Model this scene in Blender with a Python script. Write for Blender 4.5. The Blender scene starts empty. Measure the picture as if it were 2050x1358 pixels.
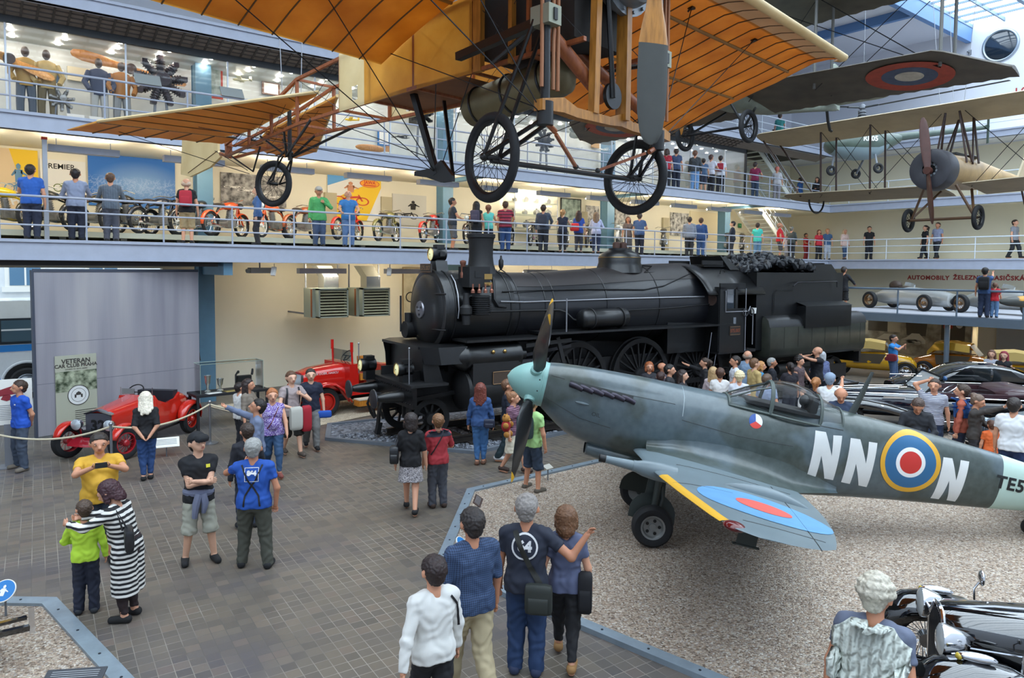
import bpy,bmesh,math,random
import numpy as np
from mathutils import Vector,Matrix
R=random.Random(7)
pi=math.pi
rad=math.radians
sin,cos=math.sin,math.cos
SC=bpy.context.scene
COL=SC.collection
V=Vector
F,CX,CY,HC=1452.6,1025.0,617.4,4.0
_a,_p,_r=rad(51.791),rad(3.094),rad(-.386)
FW=V((cos(_a)*cos(_p),sin(_a)*cos(_p),-sin(_p)))
_rt=V((sin(_a),-cos(_a),0));_up=_rt.cross(FW)
RT=_rt*cos(_r)-_up*sin(_r);UP=_up*cos(_r)+_rt*sin(_r)
CAM=V((0,0,HC))
def ray(px,py):return FW*F+RT*(px-CX)-UP*(py-CY)
def G(px,py,z=0.0):
 v=ray(px,py);return CAM+v*((z-HC)/v.z)
def PY(px,py,y):
 v=ray(px,py);return CAM+v*(y/v.y)
def PX(px,py,x):
 v=ray(px,py);return CAM+v*(x/v.x)
def PD(px,py,d):return CAM+ray(px,py)*(d/F)
def PN(px,py,p0,n):
 v=ray(px,py);n=V(n);return CAM+v*((V(p0)-CAM).dot(n)/v.dot(n))
cam=bpy.data.cameras.new('camera');cam_o=bpy.data.objects.new('camera',cam);COL.objects.link(cam_o)
cam.sensor_fit='HORIZONTAL';cam.sensor_width=36.0;cam.lens=36.0*F/2050
cam.shift_y=-(679-CY)/2050.0;cam.clip_start=.05;cam.clip_end=400
cam_o.matrix_world=Matrix(((RT.x,UP.x,-FW.x,0),(RT.y,UP.y,-FW.y,0),(RT.z,UP.z,-FW.z,HC),(0,0,0,1)))
SC.camera=cam_o
def lin(h):
 if isinstance(h,str):
  h=h.lstrip('#');c=[int(h[i:i+2],16)/255 for i in(0,2,4)]
 else:c=h
 return tuple(x/12.92 if x<=.04045 else((x+.055)/1.055)**2.4 for x in c)+(1,)
_M={}
class NT:
 """small wrapper over a material's node tree"""
 def __init__(s,m):
  s.t=m.node_tree;s.n=s.t.nodes;s.l=s.t.links
  s.b=s.n.get('Principled BSDF')
 def add(s,typ,**k):
  x=s.n.new(typ)
  for a,v in k.items():
   if a in x.inputs:x.inputs[a].default_value=v
   else:setattr(x,a,v)
  return x
 def link(s,a,b):s.l.new(a,b)
 def coord(s,out='Object',scale=(1,1,1),rot=(0,0,0),loc=(0,0,0)):
  tc=s.n.new('ShaderNodeTexCoord');mp=s.n.new('ShaderNodeMapping')
  mp.inputs['Scale'].default_value=scale;mp.inputs['Rotation'].default_value=rot;mp.inputs['Location'].default_value=loc
  s.link(tc.outputs[out],mp.inputs[0]);return mp.outputs[0]
 def ramp(s,fac,stops,interp='LINEAR'):
  r=s.n.new('ShaderNodeValToRGB');r.color_ramp.interpolation=interp
  e=r.color_ramp.elements
  while len(e)<len(stops):e.new(.5)
  for i,(p,c)in enumerate(stops):e[i].position=p;e[i].color=lin(c)
  s.link(fac,r.inputs[0]);return r.outputs[0]
 def mix(s,fac,a,b,mode='MIX'):
  x=s.n.new('ShaderNodeMix');x.data_type='RGBA';x.blend_type=mode
  for sock,v in((x.inputs[0],fac),(x.inputs[6],a),(x.inputs[7],b)):
   if isinstance(v,bpy.types.NodeSocket):s.link(v,sock)
   elif isinstance(v,str):sock.default_value=lin(v)
   else:sock.default_value=v
  return x.outputs[2]
 def math(s,op,a,b=0.0):
  x=s.n.new('ShaderNodeMath');x.operation=op
  for sock,v in((x.inputs[0],a),(x.inputs[1],b)):
   if isinstance(v,bpy.types.NodeSocket):s.link(v,sock)
   else:sock.default_value=v
  return x.outputs[0]
 def bump(s,h,strength=.3,dist=.01):
  x=s.n.new('ShaderNodeBump');x.inputs['Strength'].default_value=strength;x.inputs['Distance'].default_value=dist
  s.link(h,x.inputs['Height']);s.link(x.outputs[0],s.b.inputs['Normal']);return x
def mat(name,col='#808080',rough=.6,metal=0.0,noise=0.0,nscale=4.0,spec=.5,bump=0.0,bscale=60.,coat=0.0,trans=0.0,alpha=1.0,emit=None,estr=1.0,fn=None,ior=None):
 if name in _M:return _M[name]
 m=bpy.data.materials.new(name);m.use_nodes=True;_M[name]=m
 t=NT(m);b=t.b
 b.inputs['Base Color'].default_value=lin(col);b.inputs['Roughness'].default_value=rough;b.inputs['Metallic'].default_value=metal
 b.inputs['Specular IOR Level'].default_value=spec
 if coat:b.inputs['Coat Weight'].default_value=coat;b.inputs['Coat Roughness'].default_value=.04
 if trans:b.inputs['Transmission Weight'].default_value=trans
 if ior:b.inputs['IOR'].default_value=ior
 if alpha<1:b.inputs['Alpha'].default_value=alpha
 if emit:b.inputs['Emission Color'].default_value=lin(emit);b.inputs['Emission Strength'].default_value=estr
 if noise:
  n=t.add('ShaderNodeTexNoise',Scale=nscale,Detail=6.0,Roughness=.6);t.link(t.coord(),n.inputs['Vector'])
  c=lin(col);d=[max(0,x*(1-noise))for x in c[:3]]+[1];u=[min(1,x*(1+noise))for x in c[:3]]+[1]
  r=t.n.new('ShaderNodeValToRGB');r.color_ramp.elements[0].position=.3;r.color_ramp.elements[1].position=.7
  r.color_ramp.elements[0].color=d;r.color_ramp.elements[1].color=u
  t.link(n.outputs[0],r.inputs[0]);t.link(r.outputs[0],b.inputs['Base Color'])
 if bump:
  n=t.add('ShaderNodeTexNoise',Scale=bscale,Detail=4.0);t.link(t.coord(),n.inputs['Vector']);t.bump(n.outputs[0],bump,.01)
 if fn:fn(t)
 return m
def glass_fn(a):
 def f(t):
  tr=t.add('ShaderNodeBsdfTransparent');gl=t.add('ShaderNodeBsdfGlossy',Roughness=.02)
  mx=t.add('ShaderNodeMixShader');fr=t.add('ShaderNodeFresnel',IOR=1.3)
  t.link(t.math('MULTIPLY',fr.outputs[0],a),mx.inputs[0]);t.link(tr.outputs[0],mx.inputs[1]);t.link(gl.outputs[0],mx.inputs[2])
  out=[n for n in t.n if n.type=='OUTPUT_MATERIAL'][0];t.link(mx.outputs[0],out.inputs[0])
 return f
GLASS=lambda:mat('clear_glass',fn=glass_fn(.8))
class MB:
 def __init__(s):s.v=[];s.f=[];s.m=[];s.mats=[];s.cur=0;s.T=None;s.sm=[]
 def use(s,m):
  if m not in s.mats:s.mats.append(m)
  s.cur=s.mats.index(m);return s
 def add(s,vs,fs,smooth=True):
  o=len(s.v)
  if s.T is not None:vs=[s.T@V(p)for p in vs]
  s.v.extend([tuple(p)for p in vs]);s.f.extend([tuple(i+o for i in f)for f in fs])
  s.m.extend([s.cur]*len(fs));s.sm.extend([smooth]*len(fs));return s
 def box(s,c,d,rz=0.0,taper=1.0):
  x,y,z=[k/2 for k in d];q=[]
  for k,t in((-z,1),(z,taper)):
   for i,j in((-x,-y),(x,-y),(x,y),(-x,y)):q.append((i*t,j*t,k))
  if rz:q=[(a*cos(rz)-b*sin(rz),a*sin(rz)+b*cos(rz),e)for a,b,e in q]
  return s.add([(a+c[0],b+c[1],e+c[2])for a,b,e in q],[(3,2,1,0),(4,5,6,7),(0,1,5,4),(1,2,6,5),(2,3,7,6),(3,0,4,7)],False)
 def bb(s,lo,hi):return s.box([(a+b)/2 for a,b in zip(lo,hi)],[abs(b-a)for a,b in zip(lo,hi)])
 def bar(s,a,b,w,h,up=(0,0,1)):
  a,b=V(a),V(b);d=(b-a).normalized();u=V(up)
  if abs(d.dot(u))>.98:u=V((1,0,0))
  r=d.cross(u).normalized();u=r.cross(d);q=[]
  for p in(a,b):
   for i,j in((-1,-1),(1,-1),(1,1),(-1,1)):q.append(p+r*(i*w/2)+u*(j*h/2))
  return s.add(q,[(0,1,2,3),(7,6,5,4),(0,4,5,1),(1,5,6,2),(2,6,7,3),(3,7,4,0)],False)
 def cyl(s,a,b,r0,r1=None,n=12,caps=True):
  r1=r0 if r1 is None else r1
  a,b=V(a),V(b);d=(b-a).normalized();u=V((0,0,1))if abs(d.z)<.9 else V((1,0,0))
  x=d.cross(u).normalized();y=x.cross(d);q=[]
  for p,r in((a,r0),(b,r1)):
   for i in range(n):q.append(p+(x*cos(2*pi*i/n)+y*sin(2*pi*i/n))*r)
  f=[(i+n,(i+1)%n+n,(i+1)%n,i)for i in range(n)]
  if caps:f+=[tuple(range(n)),tuple(range(2*n-1,n-1,-1))]
  return s.add(q,f)
 def tube(s,path,r,n=8,caps=True,closed=False):
  P=[V(p)for p in path];k=len(P);rs=r if isinstance(r,(list,tuple))else[r]*k;q=[];u=None
  for i,p in enumerate(P):
   if closed:d=(P[(i+1)%k]-P[i-1])
   else:d=P[min(i+1,k-1)]-P[max(i-1,0)]
   d=d.normalized()if d.length>1e-9 else V((0,0,1))
   if u is None:
    u=V((0,0,1))if abs(d.z)<.9 else V((1,0,0))
   u=u-d*u.dot(d)
   u=u.normalized()if u.length>1e-6 else V((1,0,0))
   x=d.cross(u)
   for j in range(n):q.append(p+(x*cos(2*pi*j/n)+u*sin(2*pi*j/n))*rs[i])
  f=[]
  for i in range(k if closed else k-1):
   o,e=i*n,((i+1)%k)*n
   for j in range(n):f.append((o+j,o+(j+1)%n,e+(j+1)%n,e+j))
  if caps and not closed:f+=[tuple(range(n-1,-1,-1)),tuple(range((k-1)*n,k*n))]
  return s.add(q,f)
 def lathe(s,prof,o=(0,0,0),ax=(0,0,1),n=24,caps=True,a0=0.0,a1=2*pi):
  """prof = [(r, h)...] around axis ax from o"""
  d=V(ax).normalized();u=V((0,0,1))if abs(d.z)<.9 else V((1,0,0))
  x=d.cross(u).normalized();y=d.cross(x);o=V(o);q=[];k=len(prof)
  full=abs(a1-a0-2*pi)<1e-6;m=n if full else n+1
  for r,h in prof:
   for i in range(m):
    t=a0+(a1-a0)*i/n;q.append(o+d*h+(x*cos(t)+y*sin(t))*r)
  f=[]
  for i in range(k-1):
   for j in range(n):
    j2=(j+1)%m;f.append((i*m+j,i*m+j2,(i+1)*m+j2,(i+1)*m+j))
  if caps and full:
   if prof[0][0]>1e-6:f.append(tuple(range(m-1,-1,-1)))
   if prof[-1][0]>1e-6:f.append(tuple(range((k-1)*m,k*m)))
  return s.add(q,f)
 def torus(s,o,ax,R0,r,n=32,m=10,rw=None):
  rw=rw or r
  return s.lathe([(R0+r*cos(2*pi*i/m),rw*sin(2*pi*i/m))for i in range(m+1)],o,ax,n,False)
 def ell(s,c,d,n=16,m=10,rot=None):
  q=[];f=[]
  for i in range(m+1):
   t=pi*i/m
   for j in range(n):
    p=2*pi*j/n;w=V((d[0]*sin(t)*cos(p),d[1]*sin(t)*sin(p),d[2]*cos(t)))
    if rot is not None:w=rot@w
    q.append(V(c)+w)
  for i in range(m):
   for j in range(n):f.append((i*n+j,(i+1)*n+j,(i+1)*n+(j+1)%n,i*n+(j+1)%n))
  return s.add(q,f)
 def loft(s,rings,caps=True,closed=True):
  n=len(rings[0]);q=[p for r in rings for p in r];f=[]
  for i in range(len(rings)-1):
   for j in range(n if closed else n-1):
    k=(j+1)%n;f.append((i*n+j,i*n+k,(i+1)*n+k,(i+1)*n+j))
  if caps and closed:f+=[tuple(range(n-1,-1,-1)),tuple(range((len(rings)-1)*n,len(rings)*n))]
  return s.add(q,f)
 def prism(s,poly,a,b):
  """poly = list of 3d pts; extruded from offset vector a to b"""
  n=len(poly);a,b=V(a),V(b)
  q=[V(p)+a for p in poly]+[V(p)+b for p in poly]
  return s.add(q,[tuple(range(n-1,-1,-1)),tuple(range(n,2*n))]+[(i,(i+1)%n,(i+1)%n+n,i+n)for i in range(n)],False)
 def poly(s,pts,smooth=False):return s.add(pts,[tuple(range(len(pts)))],smooth)
 def grid(s,fn,nu,nv,close_u=False):
  q=[fn(i/nu,j/nv)for i in range(nu+1)for j in range(nv+1)]
  return s.add(q,[(i*(nv+1)+j,(i+1)*(nv+1)+j,(i+1)*(nv+1)+j+1,i*(nv+1)+j+1)for i in range(nu)for j in range(nv)])
 def mesh(s,name,ang=38):
  me=bpy.data.meshes.new(name);me.from_pydata(s.v,[],s.f)
  for m in s.mats:me.materials.append(m)
  me.polygons.foreach_set('material_index',s.m);me.polygons.foreach_set('use_smooth',s.sm)
  me.update()
  bm=bmesh.new();bm.from_mesh(me);bmesh.ops.recalc_face_normals(bm,faces=bm.faces);bm.to_mesh(me);bm.free()
  try:me.set_sharp_from_angle(angle=rad(ang))
  except Exception:pass
  return me
 def build(s,name,m=None,parent=None,ang=38):
  if m is not None and not s.mats:s.mats=[m]
  return link(name,s.mesh(name,ang),parent)
def link(name,me,parent=None):
 o=bpy.data.objects.new(name,me);COL.objects.link(o)
 if parent is not None:o.parent=parent
 return o
def tag(o,label=None,cat=None,group=None,kind=None):
 if label:o['label']=label
 if cat:o['category']=cat
 if group:o['group']=group
 if kind:o['kind']=kind
 return o
def thing(name,label,cat,loc=(0,0,0),rz=0.0,group=None):
 o=bpy.data.objects.new(name,None);COL.objects.link(o);o.location=loc;o.rotation_euler=(0,0,rz)
 o.empty_display_size=.2
 return tag(o,label,cat,group)
def struct(name,mb,m=None):return tag(mb.build(name,m),kind='structure')
def copy_tree(o,parent=None):
 c=o.copy();COL.objects.link(c)
 if parent is not None:c.parent=parent
 for ch in list(o.children):copy_tree(ch,c)
 return c
def text_mesh(body,size=1.0,bold=0.0,align='CENTER',space=1.0,res=3):
 """filled flat letters as (verts, faces) in the xy plane"""
 cu=bpy.data.curves.new('lettering','FONT');cu.body=body;cu.size=size;cu.align_x=align;cu.align_y='CENTER'
 cu.offset=bold;cu.space_character=space;cu.resolution_u=res
 o=bpy.data.objects.new('lettering',cu);COL.objects.link(o)
 dg=bpy.context.evaluated_depsgraph_get();me=o.evaluated_get(dg).to_mesh()
 vs=[tuple(v.co)for v in me.vertices];fs=[tuple(p.vertices)for p in me.polygons]
 o.evaluated_get(dg).to_mesh_clear();bpy.data.objects.remove(o);bpy.data.curves.remove(cu)
 return vs,fs
def put_text(mb,body,o,ux,uy,size,bold=0.0,align='CENTER',m=None,sx=1.0,space=1.0):
 """letters lying in the plane (ux, uy) at o, a hair proud of it"""
 if m is not None:mb.use(m)
 vs,fs=text_mesh(body,size,bold,align,space);ux,uy,o=V(ux).normalized(),V(uy).normalized(),V(o)
 return mb.add([o+ux*(x*sx)+uy*y for x,y,_ in vs],fs,False)
def lerp(a,b,t):return a+(b-a)*t
def interp(x,xs,ys):return float(np.interp(x,xs,ys))
def circ(o,ux,uy,r,n=24,r2=None):
 r2=r2 or r;o,ux,uy=V(o),V(ux),V(uy)
 return[o+ux*(r*cos(2*pi*i/n))+uy*(r2*sin(2*pi*i/n))for i in range(n)]
def stdmats():
 g=globals()
 g['STEEL']=mat('pale_steel_paint','#a5abba',.45,.0,noise=.05)
 g['RAILW']=mat('white_rail_paint','#cfd6de',.4)
 g['BLUEP']=mat('blue_column_paint','#557a90',.5,noise=.06)
 g['BLACK']=mat('black_paint','#0c0d0f',.45)
 g['RUBBER']=mat('black_rubber','#16171a',.75,noise=.3,nscale=20)
 g['CHROME']=mat('chrome','#d8dade',.12,1.0)
 g['BRASS']=mat('brass','#a98a55',.3,1.0)
 g['GREY']=mat('mid_grey_paint','#70757c',.5)
 g['WHITE']=mat('white_paint','#e4e4e0',.5)
 g['WIRE']=mat('dark_steel_wire','#2a2a2c',.5,.6)
stdmats()
YG,XR=20.17,37.46
Z1,Z2,Z3=4.62,7.535,10.42
B1,B2,B3=4.13,7.118,10.08
YW,XW,ZC=23.9,39.7,15.7
LX,FY=-9.0,-9.0
def tiles(t):
 co=t.coord('Object',rot=(0,0,rad(5)))
 sc=t.add('ShaderNodeVectorMath',operation='SCALE');sc.inputs[3].default_value=1/.15;t.link(co,sc.inputs[0])
 fl=t.add('ShaderNodeVectorMath',operation='FLOOR');t.link(sc.outputs[0],fl.inputs[0])
 wn=t.add('ShaderNodeTexWhiteNoise');t.link(fl.outputs[0],wn.inputs['Vector'])
 c=t.ramp(wn.outputs[0],[(0,'#46413e'),(.2,'#544d49'),(.42,'#5f5850'),(.58,'#696055'),(.74,'#5c544a'),(.88,'#74685a'),(1,'#6d5d53')])
 big=t.add('ShaderNodeTexNoise',Scale=.5,Detail=3.0);t.link(co,big.inputs['Vector'])
 c=t.mix(.5,c,t.ramp(big.outputs[0],[(.35,'#58555a'),(.5,'#686157'),(.65,'#675e52')]))
 fr=t.add('ShaderNodeVectorMath',operation='FRACTION');t.link(sc.outputs[0],fr.inputs[0])
 sp=t.add('ShaderNodeSeparateXYZ');t.link(fr.outputs[0],sp.inputs[0])
 def edge(o):
  a=t.math('SUBTRACT',o,.5);a=t.math('ABSOLUTE',a);return t.math('GREATER_THAN',a,.474)
 g=t.math('MAXIMUM',edge(sp.outputs[0]),edge(sp.outputs[1]))
 n2=t.add('ShaderNodeTexNoise',Scale=.8,Detail=2.0);t.link(co,n2.inputs['Vector'])
 gc=t.ramp(n2.outputs[0],[(.4,'#57524d'),(.6,'#948d82')])
 c=t.mix(g,c,gc);t.link(c,t.b.inputs['Base Color'])
 t.b.inputs['Roughness'].default_value=.42
 n3=t.add('ShaderNodeTexNoise',Scale=6.0,Detail=4.0);t.link(co,n3.inputs['Vector'])
 h=t.math('SUBTRACT',t.math('MULTIPLY',n3.outputs[0],.3),g);t.bump(h,.25,.004)
TILE=mat('clay_floor_tiles',fn=tiles)
def gravel(cols,size,stren=1.0):
 def f(t):
  co=t.coord('Object')
  v=t.add('ShaderNodeTexVoronoi',Scale=1/size);t.link(co,v.inputs['Vector'])
  s=t.add('ShaderNodeSeparateColor');t.link(v.outputs['Color'],s.inputs[0])
  c=t.ramp(s.outputs[0],[(i/(len(cols)-1),x)for i,x in enumerate(cols)])
  t.link(c,t.b.inputs['Base Color']);t.b.inputs['Roughness'].default_value=.85
  h=t.math('SUBTRACT',1.0,t.math('MULTIPLY',v.outputs['Distance'],1.3))
  s2=t.math('MULTIPLY',h,t.math('ADD',s.outputs[1],.4));t.bump(s2,stren,size*.9)
 return f
GRAVEL=mat('fine_beige_gravel',fn=gravel(['#6d5c4e','#8c7a6a','#b09d8a','#a08a76','#c9bba8','#9a8b80','#d8d0c4'],.021))
BALLAST=mat('grey_track_ballast',fn=gravel(['#4a4c52','#6d7078','#8f949e','#5b5e66','#a9aeb8'],.06))
CREAM=mat('cream_wall_paint','#e6dfc8',.75,noise=.02,nscale=.7)
WALLW=mat('white_wall_paint','#d9dbe2',.8,noise=.02,nscale=.5)
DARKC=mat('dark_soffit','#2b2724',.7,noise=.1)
def slabcol(t):pass
mb=MB().use(TILE);mb.poly([(LX,FY,0),(XW,FY,0),(XW,YW,0),(LX,YW,0)]);struct('floor',mb)
DX0,DX1,DZ=-7.5,5.3,3.95
mb=MB().use(CREAM)
mb.bb((DX1,YW,0),(XW+.3,YW+.3,B1));mb.bb((LX,YW,0),(DX0,YW+.3,B1));mb.bb((DX0,YW,DZ),(DX1,YW+.3,B1));mb.bb((LX,YW,B1),(XW+.3,YW+.3,Z3))
struct('wall_back',mb)
mb=MB().use(WALLW);mb.bb((LX,YW,Z3),(XW+.3,YW+.3,ZC+.4));struct('wall_back_upper',mb)
mb=MB().use(CREAM);mb.bb((XW,FY,0),(XW+.3,YW,Z3-.3));struct('wall_end',mb)
mb=MB().use(WALLW);mb.bb((XW,FY,Z3-.3),(XW+.3,YW,ZC+.4));struct('wall_end_upper',mb)
mb=MB().use(WALLW);mb.bb((LX-.3,FY-.3,0),(XW+.3,FY,ZC+.4));struct('wall_front',mb)
mb=MB().use(WALLW);mb.bb((LX-.3,FY,0),(LX,YW+.3,ZC+.4));struct('wall_side',mb)
YS=14.6
mb=MB().use(WALLW);mb.bb((LX,YS,ZC),(XW,YW,ZC+.3));struct('ceiling',mb)
SKY=mat('milky_skylight_glass','#cfe2ee',.3,emit='#dbe9f4',estr=5.5)
mb=MB().use(SKY);mb.poly([(LX,FY,ZC+.35),(LX,YS,ZC+.35),(XW,YS,ZC+.35),(XW,FY,ZC+.35)]);struct('window_1',mb)
BEAM=mat('blue_roof_steel','#5d83b4',.5)
mb=MB().use(BEAM)
mb.bb((LX,YS-.15,ZC-.55),(XW,YS+.1,ZC+.3))
x=34.2-5.7*7
while x<XW:mb.bb((x-.12,YS,ZC-.4),(x+.12,YW,ZC));x+=5.7
struct('trim_1',mb)
BARM=mat('glazing_bar_paint','#6f8598',.5)
mb=MB().use(BARM)
x=LX+.3
while x<XW:mb.bb((x-.03,FY,ZC+.2),(x+.03,YS,ZC+.3));x+=.95
y=FY+.5;k=0
while y<YS:
 w=.08 if k%3==0 else .03;mb.bb((LX,y-w,ZC+.12),(XW,y+w,ZC+.3));y+=1.35;k+=1
struct('window_1_frame',mb)
def slab(name,lo,hi,fascia,depth_m):
 m=MB().use(STEEL)
 for a,b in fascia:m.bb(a,b)
 m.use(depth_m).bb(lo,hi);return struct(name,m)
FLOORG=mat('pale_gallery_floor','#b9b6a8',.5);
for i,(zt,zb,mm)in enumerate(((Z1,B1,CREAM),(Z2,B2,CREAM),(Z3,B3,DARKC))):
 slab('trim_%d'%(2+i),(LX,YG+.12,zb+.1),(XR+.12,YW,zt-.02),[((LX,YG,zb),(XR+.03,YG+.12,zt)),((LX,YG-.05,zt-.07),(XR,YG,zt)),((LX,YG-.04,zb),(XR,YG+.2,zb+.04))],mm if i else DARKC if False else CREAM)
 slab('trim_%d'%(5+i),(XR+.12,FY,zb+.1),(XW,YW,zt-.02),[((XR,FY,zb),(XR+.12,YG+.12,zt)),((XR-.05,FY,zt-.07),(XR,YG,zt)),((XR-.04,FY,zb),(XR+.2,YG,zb+.04))],CREAM if i<2 else WALLW)
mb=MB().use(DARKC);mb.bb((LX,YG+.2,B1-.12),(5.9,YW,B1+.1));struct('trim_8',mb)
for k in range(4):
 x=6.15+8.45*k;mb=MB().use(BLUEP)
 mb.bb((x-.22,22.35,0),(x+.22,22.4,Z3));mb.bb((x-.22,22.75,0),(x+.22,22.8,Z3));mb.bb((x-.04,22.4,0),(x+.04,22.75,Z3))
 mb.bb((x-.2,22.4,0),(x-.16,22.75,Z3))
 mb.bb((x-.12,YG+.13,B1-.35),(x+.12,22.35,B1+.1));mb.bb((x-.12,YG+.13,B2-.02),(x+.12,22.35,B2+.1))
 c=struct('column',mb);tag(c)
def railing(name,label,a,b,z,h,m,step,rails=(1.0,.66,.33),r=.028,group=None,pm=None):
 a,b=V((a[0],a[1],z)),V((b[0],b[1],z));d=(b-a);L=d.length;d.normalize()
 t=thing(name,label,'railing',a)
 for f in rails:MB().use(m).cyl(V((0,0,h*f)),d*L+V((0,0,h*f)),r if f==1 else r*.75,n=8).build('rail',None,t)
 s=step*.5
 while s<L:
  MB().use(pm or m).cyl(d*s+V((0,0,-.05)),d*s+V((0,0,h)),r*.8,n=6).build('post',None,t);s+=step
 return t
railing('gallery_railing','blue-grey steel railing along the long lower gallery above the locomotive',(-1.5,YG+.02),(XR,YG+.02),Z1,1.0,STEEL,1.72)
railing('gallery_railing','blue-grey steel railing in front of the glass cases of the long upper gallery',(-1.5,YG+.02),(XR,YG+.02),Z2,1.0,STEEL,1.9)
railing('gallery_railing','pale railing of the lower walkway on the far end wall above the red lettering',(XR+.03,YG),(XR+.03,2),Z1,1.0,RAILW,2.0)
railing('gallery_railing','pale railing of the middle walkway on the far end wall behind the hanging biplane',(XR+.03,YG),(XR+.03,2),Z2,1.0,RAILW,2.0)
railing('gallery_railing','pale railing of the top walkway on the far end wall behind the helicopter',(XR+.03,YG),(XR+.03,2),Z3,1.0,RAILW,2.0)
railing('gallery_railing','white railing at the far end of the topmost gallery by the windows',(28,YG+.02),(XR,YG+.02),Z3,1.0,RAILW,2.0)
TUBE=mat('warm_fluorescent_tube','#fff6dd',.5,emit='#fff0d8',estr=95)
def trough(x,y,z,label,group,L=1.55,along='x'):
 t=thing('light_trough',label,'lamp',(x,y,z),0 if along=='x' else pi/2,group)
 m=MB().use(STEEL);m.bb((-L/2,-.14,-.03),(L/2,.1,.13));m.build('housing',None,t)
 MB().use(TUBE).cyl((-L/2+.05,.15,.02),(L/2-.05,.15,.02),.028,n=8).build('tube',None,t)
 m=MB().use(STEEL)
 for s in(-1,1):m.cyl((s*L*.38,0,.13),(s*L*.38,0,.3),.01,n=5)
 m.build('hanger',None,t);return t
g1='light troughs under the upper gallery'
for k in range(14):trough(.3+2.6*k,21.0,B2-.3,'long grey light trough hanging under the upper gallery slab',g1)
for k,x in enumerate((9.4,12.4,15.4,18.4,21.4,24.4,27.4)):trough(x,21.6,B1-.28,'grey light trough hanging under the lower gallery against the cream wall','light troughs under the lower gallery')
ZM,XM=2.42,28.6
DECK=mat('blue_grey_deck_steel','#5f6f80',.5,noise=.06)
DECKT=mat('pale_deck_boards','#aeb0b8',.5,noise=.05)
mb=MB().use(DECK);mb.bb((XM,FY,ZM-.34),(XM+.1,15.8,ZM-.03));mb.bb((XM,15.7,ZM-.34),(XW,15.8,ZM-.03));mb.use(DECKT);mb.bb((XM+.1,FY,ZM-.16),(XW,15.7,ZM));struct('mezzanine_floor',mb)
railing('deck_railing','dark blue-grey steel railing along the edge of the raised racing car deck',(XM+.05,15.7),(XM+.05,-2),ZM,.92,DECK,2.05,(1.0,),.04)
for k,y in enumerate((15.2,10.95,6.6,2.2)):
 mb=MB().use(DECK);mb.cyl((XM+.3,y,0),(XM+.3,y,ZM-.3),.09,n=12);mb.build('column',None);bpy.context.scene.objects
 o=COL.objects[-1];tag(o,kind='structure')
mb=MB().use(CREAM);mb.bb((34.2,FY,0),(34.4,15.6,ZM-.16));struct('wall_deck',mb)
KERB=mat('galvanised_kerb','#84919b',.42,.2,noise=.12,nscale=5)
BOLT=mat('kerb_bolt','#222830',.5)
def offset_poly(P,d):
 n=len(P);out=[]
 for i in range(n):
  a,b,c=V(P[i-1]),V(P[i]),V(P[(i+1)%n])
  e,f=(b-a).normalized(),(c-b).normalized();n1,n2=V((e.y,-e.x)),V((f.y,-f.x));m=(n1+n2).normalized()
  out.append(b-m*(d/max(.3,m.dot(n1))))
 return out
def bed(P,w,h,label,glabel,top,bolts=True,km=None):
 """P counter-clockwise outline; kerb of width w"""
 Q=offset_poly(P,w);n=len(P)
 t=thing('kerb_frame',label,'kerb',(P[0][0],P[0][1],0));o=V((P[0][0],P[0][1]))
 P=[V(p)-o for p in P];Q=[V(q)-o for q in Q]
 m=MB().use(km or KERB)
 for i in range(n):
  j=(i+1)%n;a,b,c,d=P[i],P[j],Q[j],Q[i]
  m.add([(a.x,a.y,0),(b.x,b.y,0),(b.x,b.y,h),(a.x,a.y,h),(d.x,d.y,h),(c.x,c.y,h),(d.x,d.y,0),(c.x,c.y,0)],[(0,1,2,3),(3,2,5,4),(4,5,7,6)],False)
 m.build('kerb',None,t)
 g=MB().use(top);g.poly([(q.x+o.x,q.y+o.y,h-.035)for q in Q]);g=g.build('ground_gravel');tag(g,glabel,'gravel',kind='stuff')
 if bolts:
  m=MB().use(BOLT)
  for i in range(n):
   a,b=(P[i]+Q[i])/2,(P[(i+1)%n]+Q[(i+1)%n])/2;L=(b-a).length;k=int(L/.52)
   for s in range(k):c=a.lerp(b,(s+.5)/k);m.cyl((c.x,c.y,h),(c.x,c.y,h+.006),.014,n=8)
  m.build('bolt',None,t)
 return t
bed([(14.6,10.66),(7.32,10.57),(5.08,8.1),(5.75,4.0),(6.6,-1.5),(22,-1.5),(22,6)],.15,.06,'bolted galvanised kerb around the gravel under the fighter plane','fine beige gravel spread under the fighter plane',GRAVEL)
bed([(-2.5,10.55),(-2.5,4.6),(1.78,4.6),(1.3,7.9),(.98,9.98),(.4,10.45)],.17,.06,'bolted galvanised kerb around the small gravel bed near the boy in lime green','beige gravel of the small bed near the boy in lime green',GRAVEL)
mb=MB().use(mat('outside_paving','#a7acb0',.8,noise=.08,nscale=2));mb.poly([(-30,YW,-.02),(16,YW,-.02),(16,45,-.02),(-30,45,-.02)]);struct('ground_outside',mb)
w=bpy.data.worlds.new('daylight');SC.world=w;w.use_nodes=True
nt=w.node_tree;bg=nt.nodes['Background'];bg.inputs[0].default_value=(.75,.87,1,1);bg.inputs[1].default_value=3.0
SC.view_settings.view_transform='Standard';SC.view_settings.look='None';SC.view_settings.exposure=0.12;SC.view_settings.gamma=1.0
SC.view_settings.use_curve_mapping=False
try:SC.cycles.use_denoising=True;SC.cycles.max_bounces=8;SC.cycles.transparent_max_bounces=16;SC.cycles.caustics_reflective=False;SC.cycles.caustics_refractive=False;SC.cycles.sample_clamp_indirect=6
except Exception:pass
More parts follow.
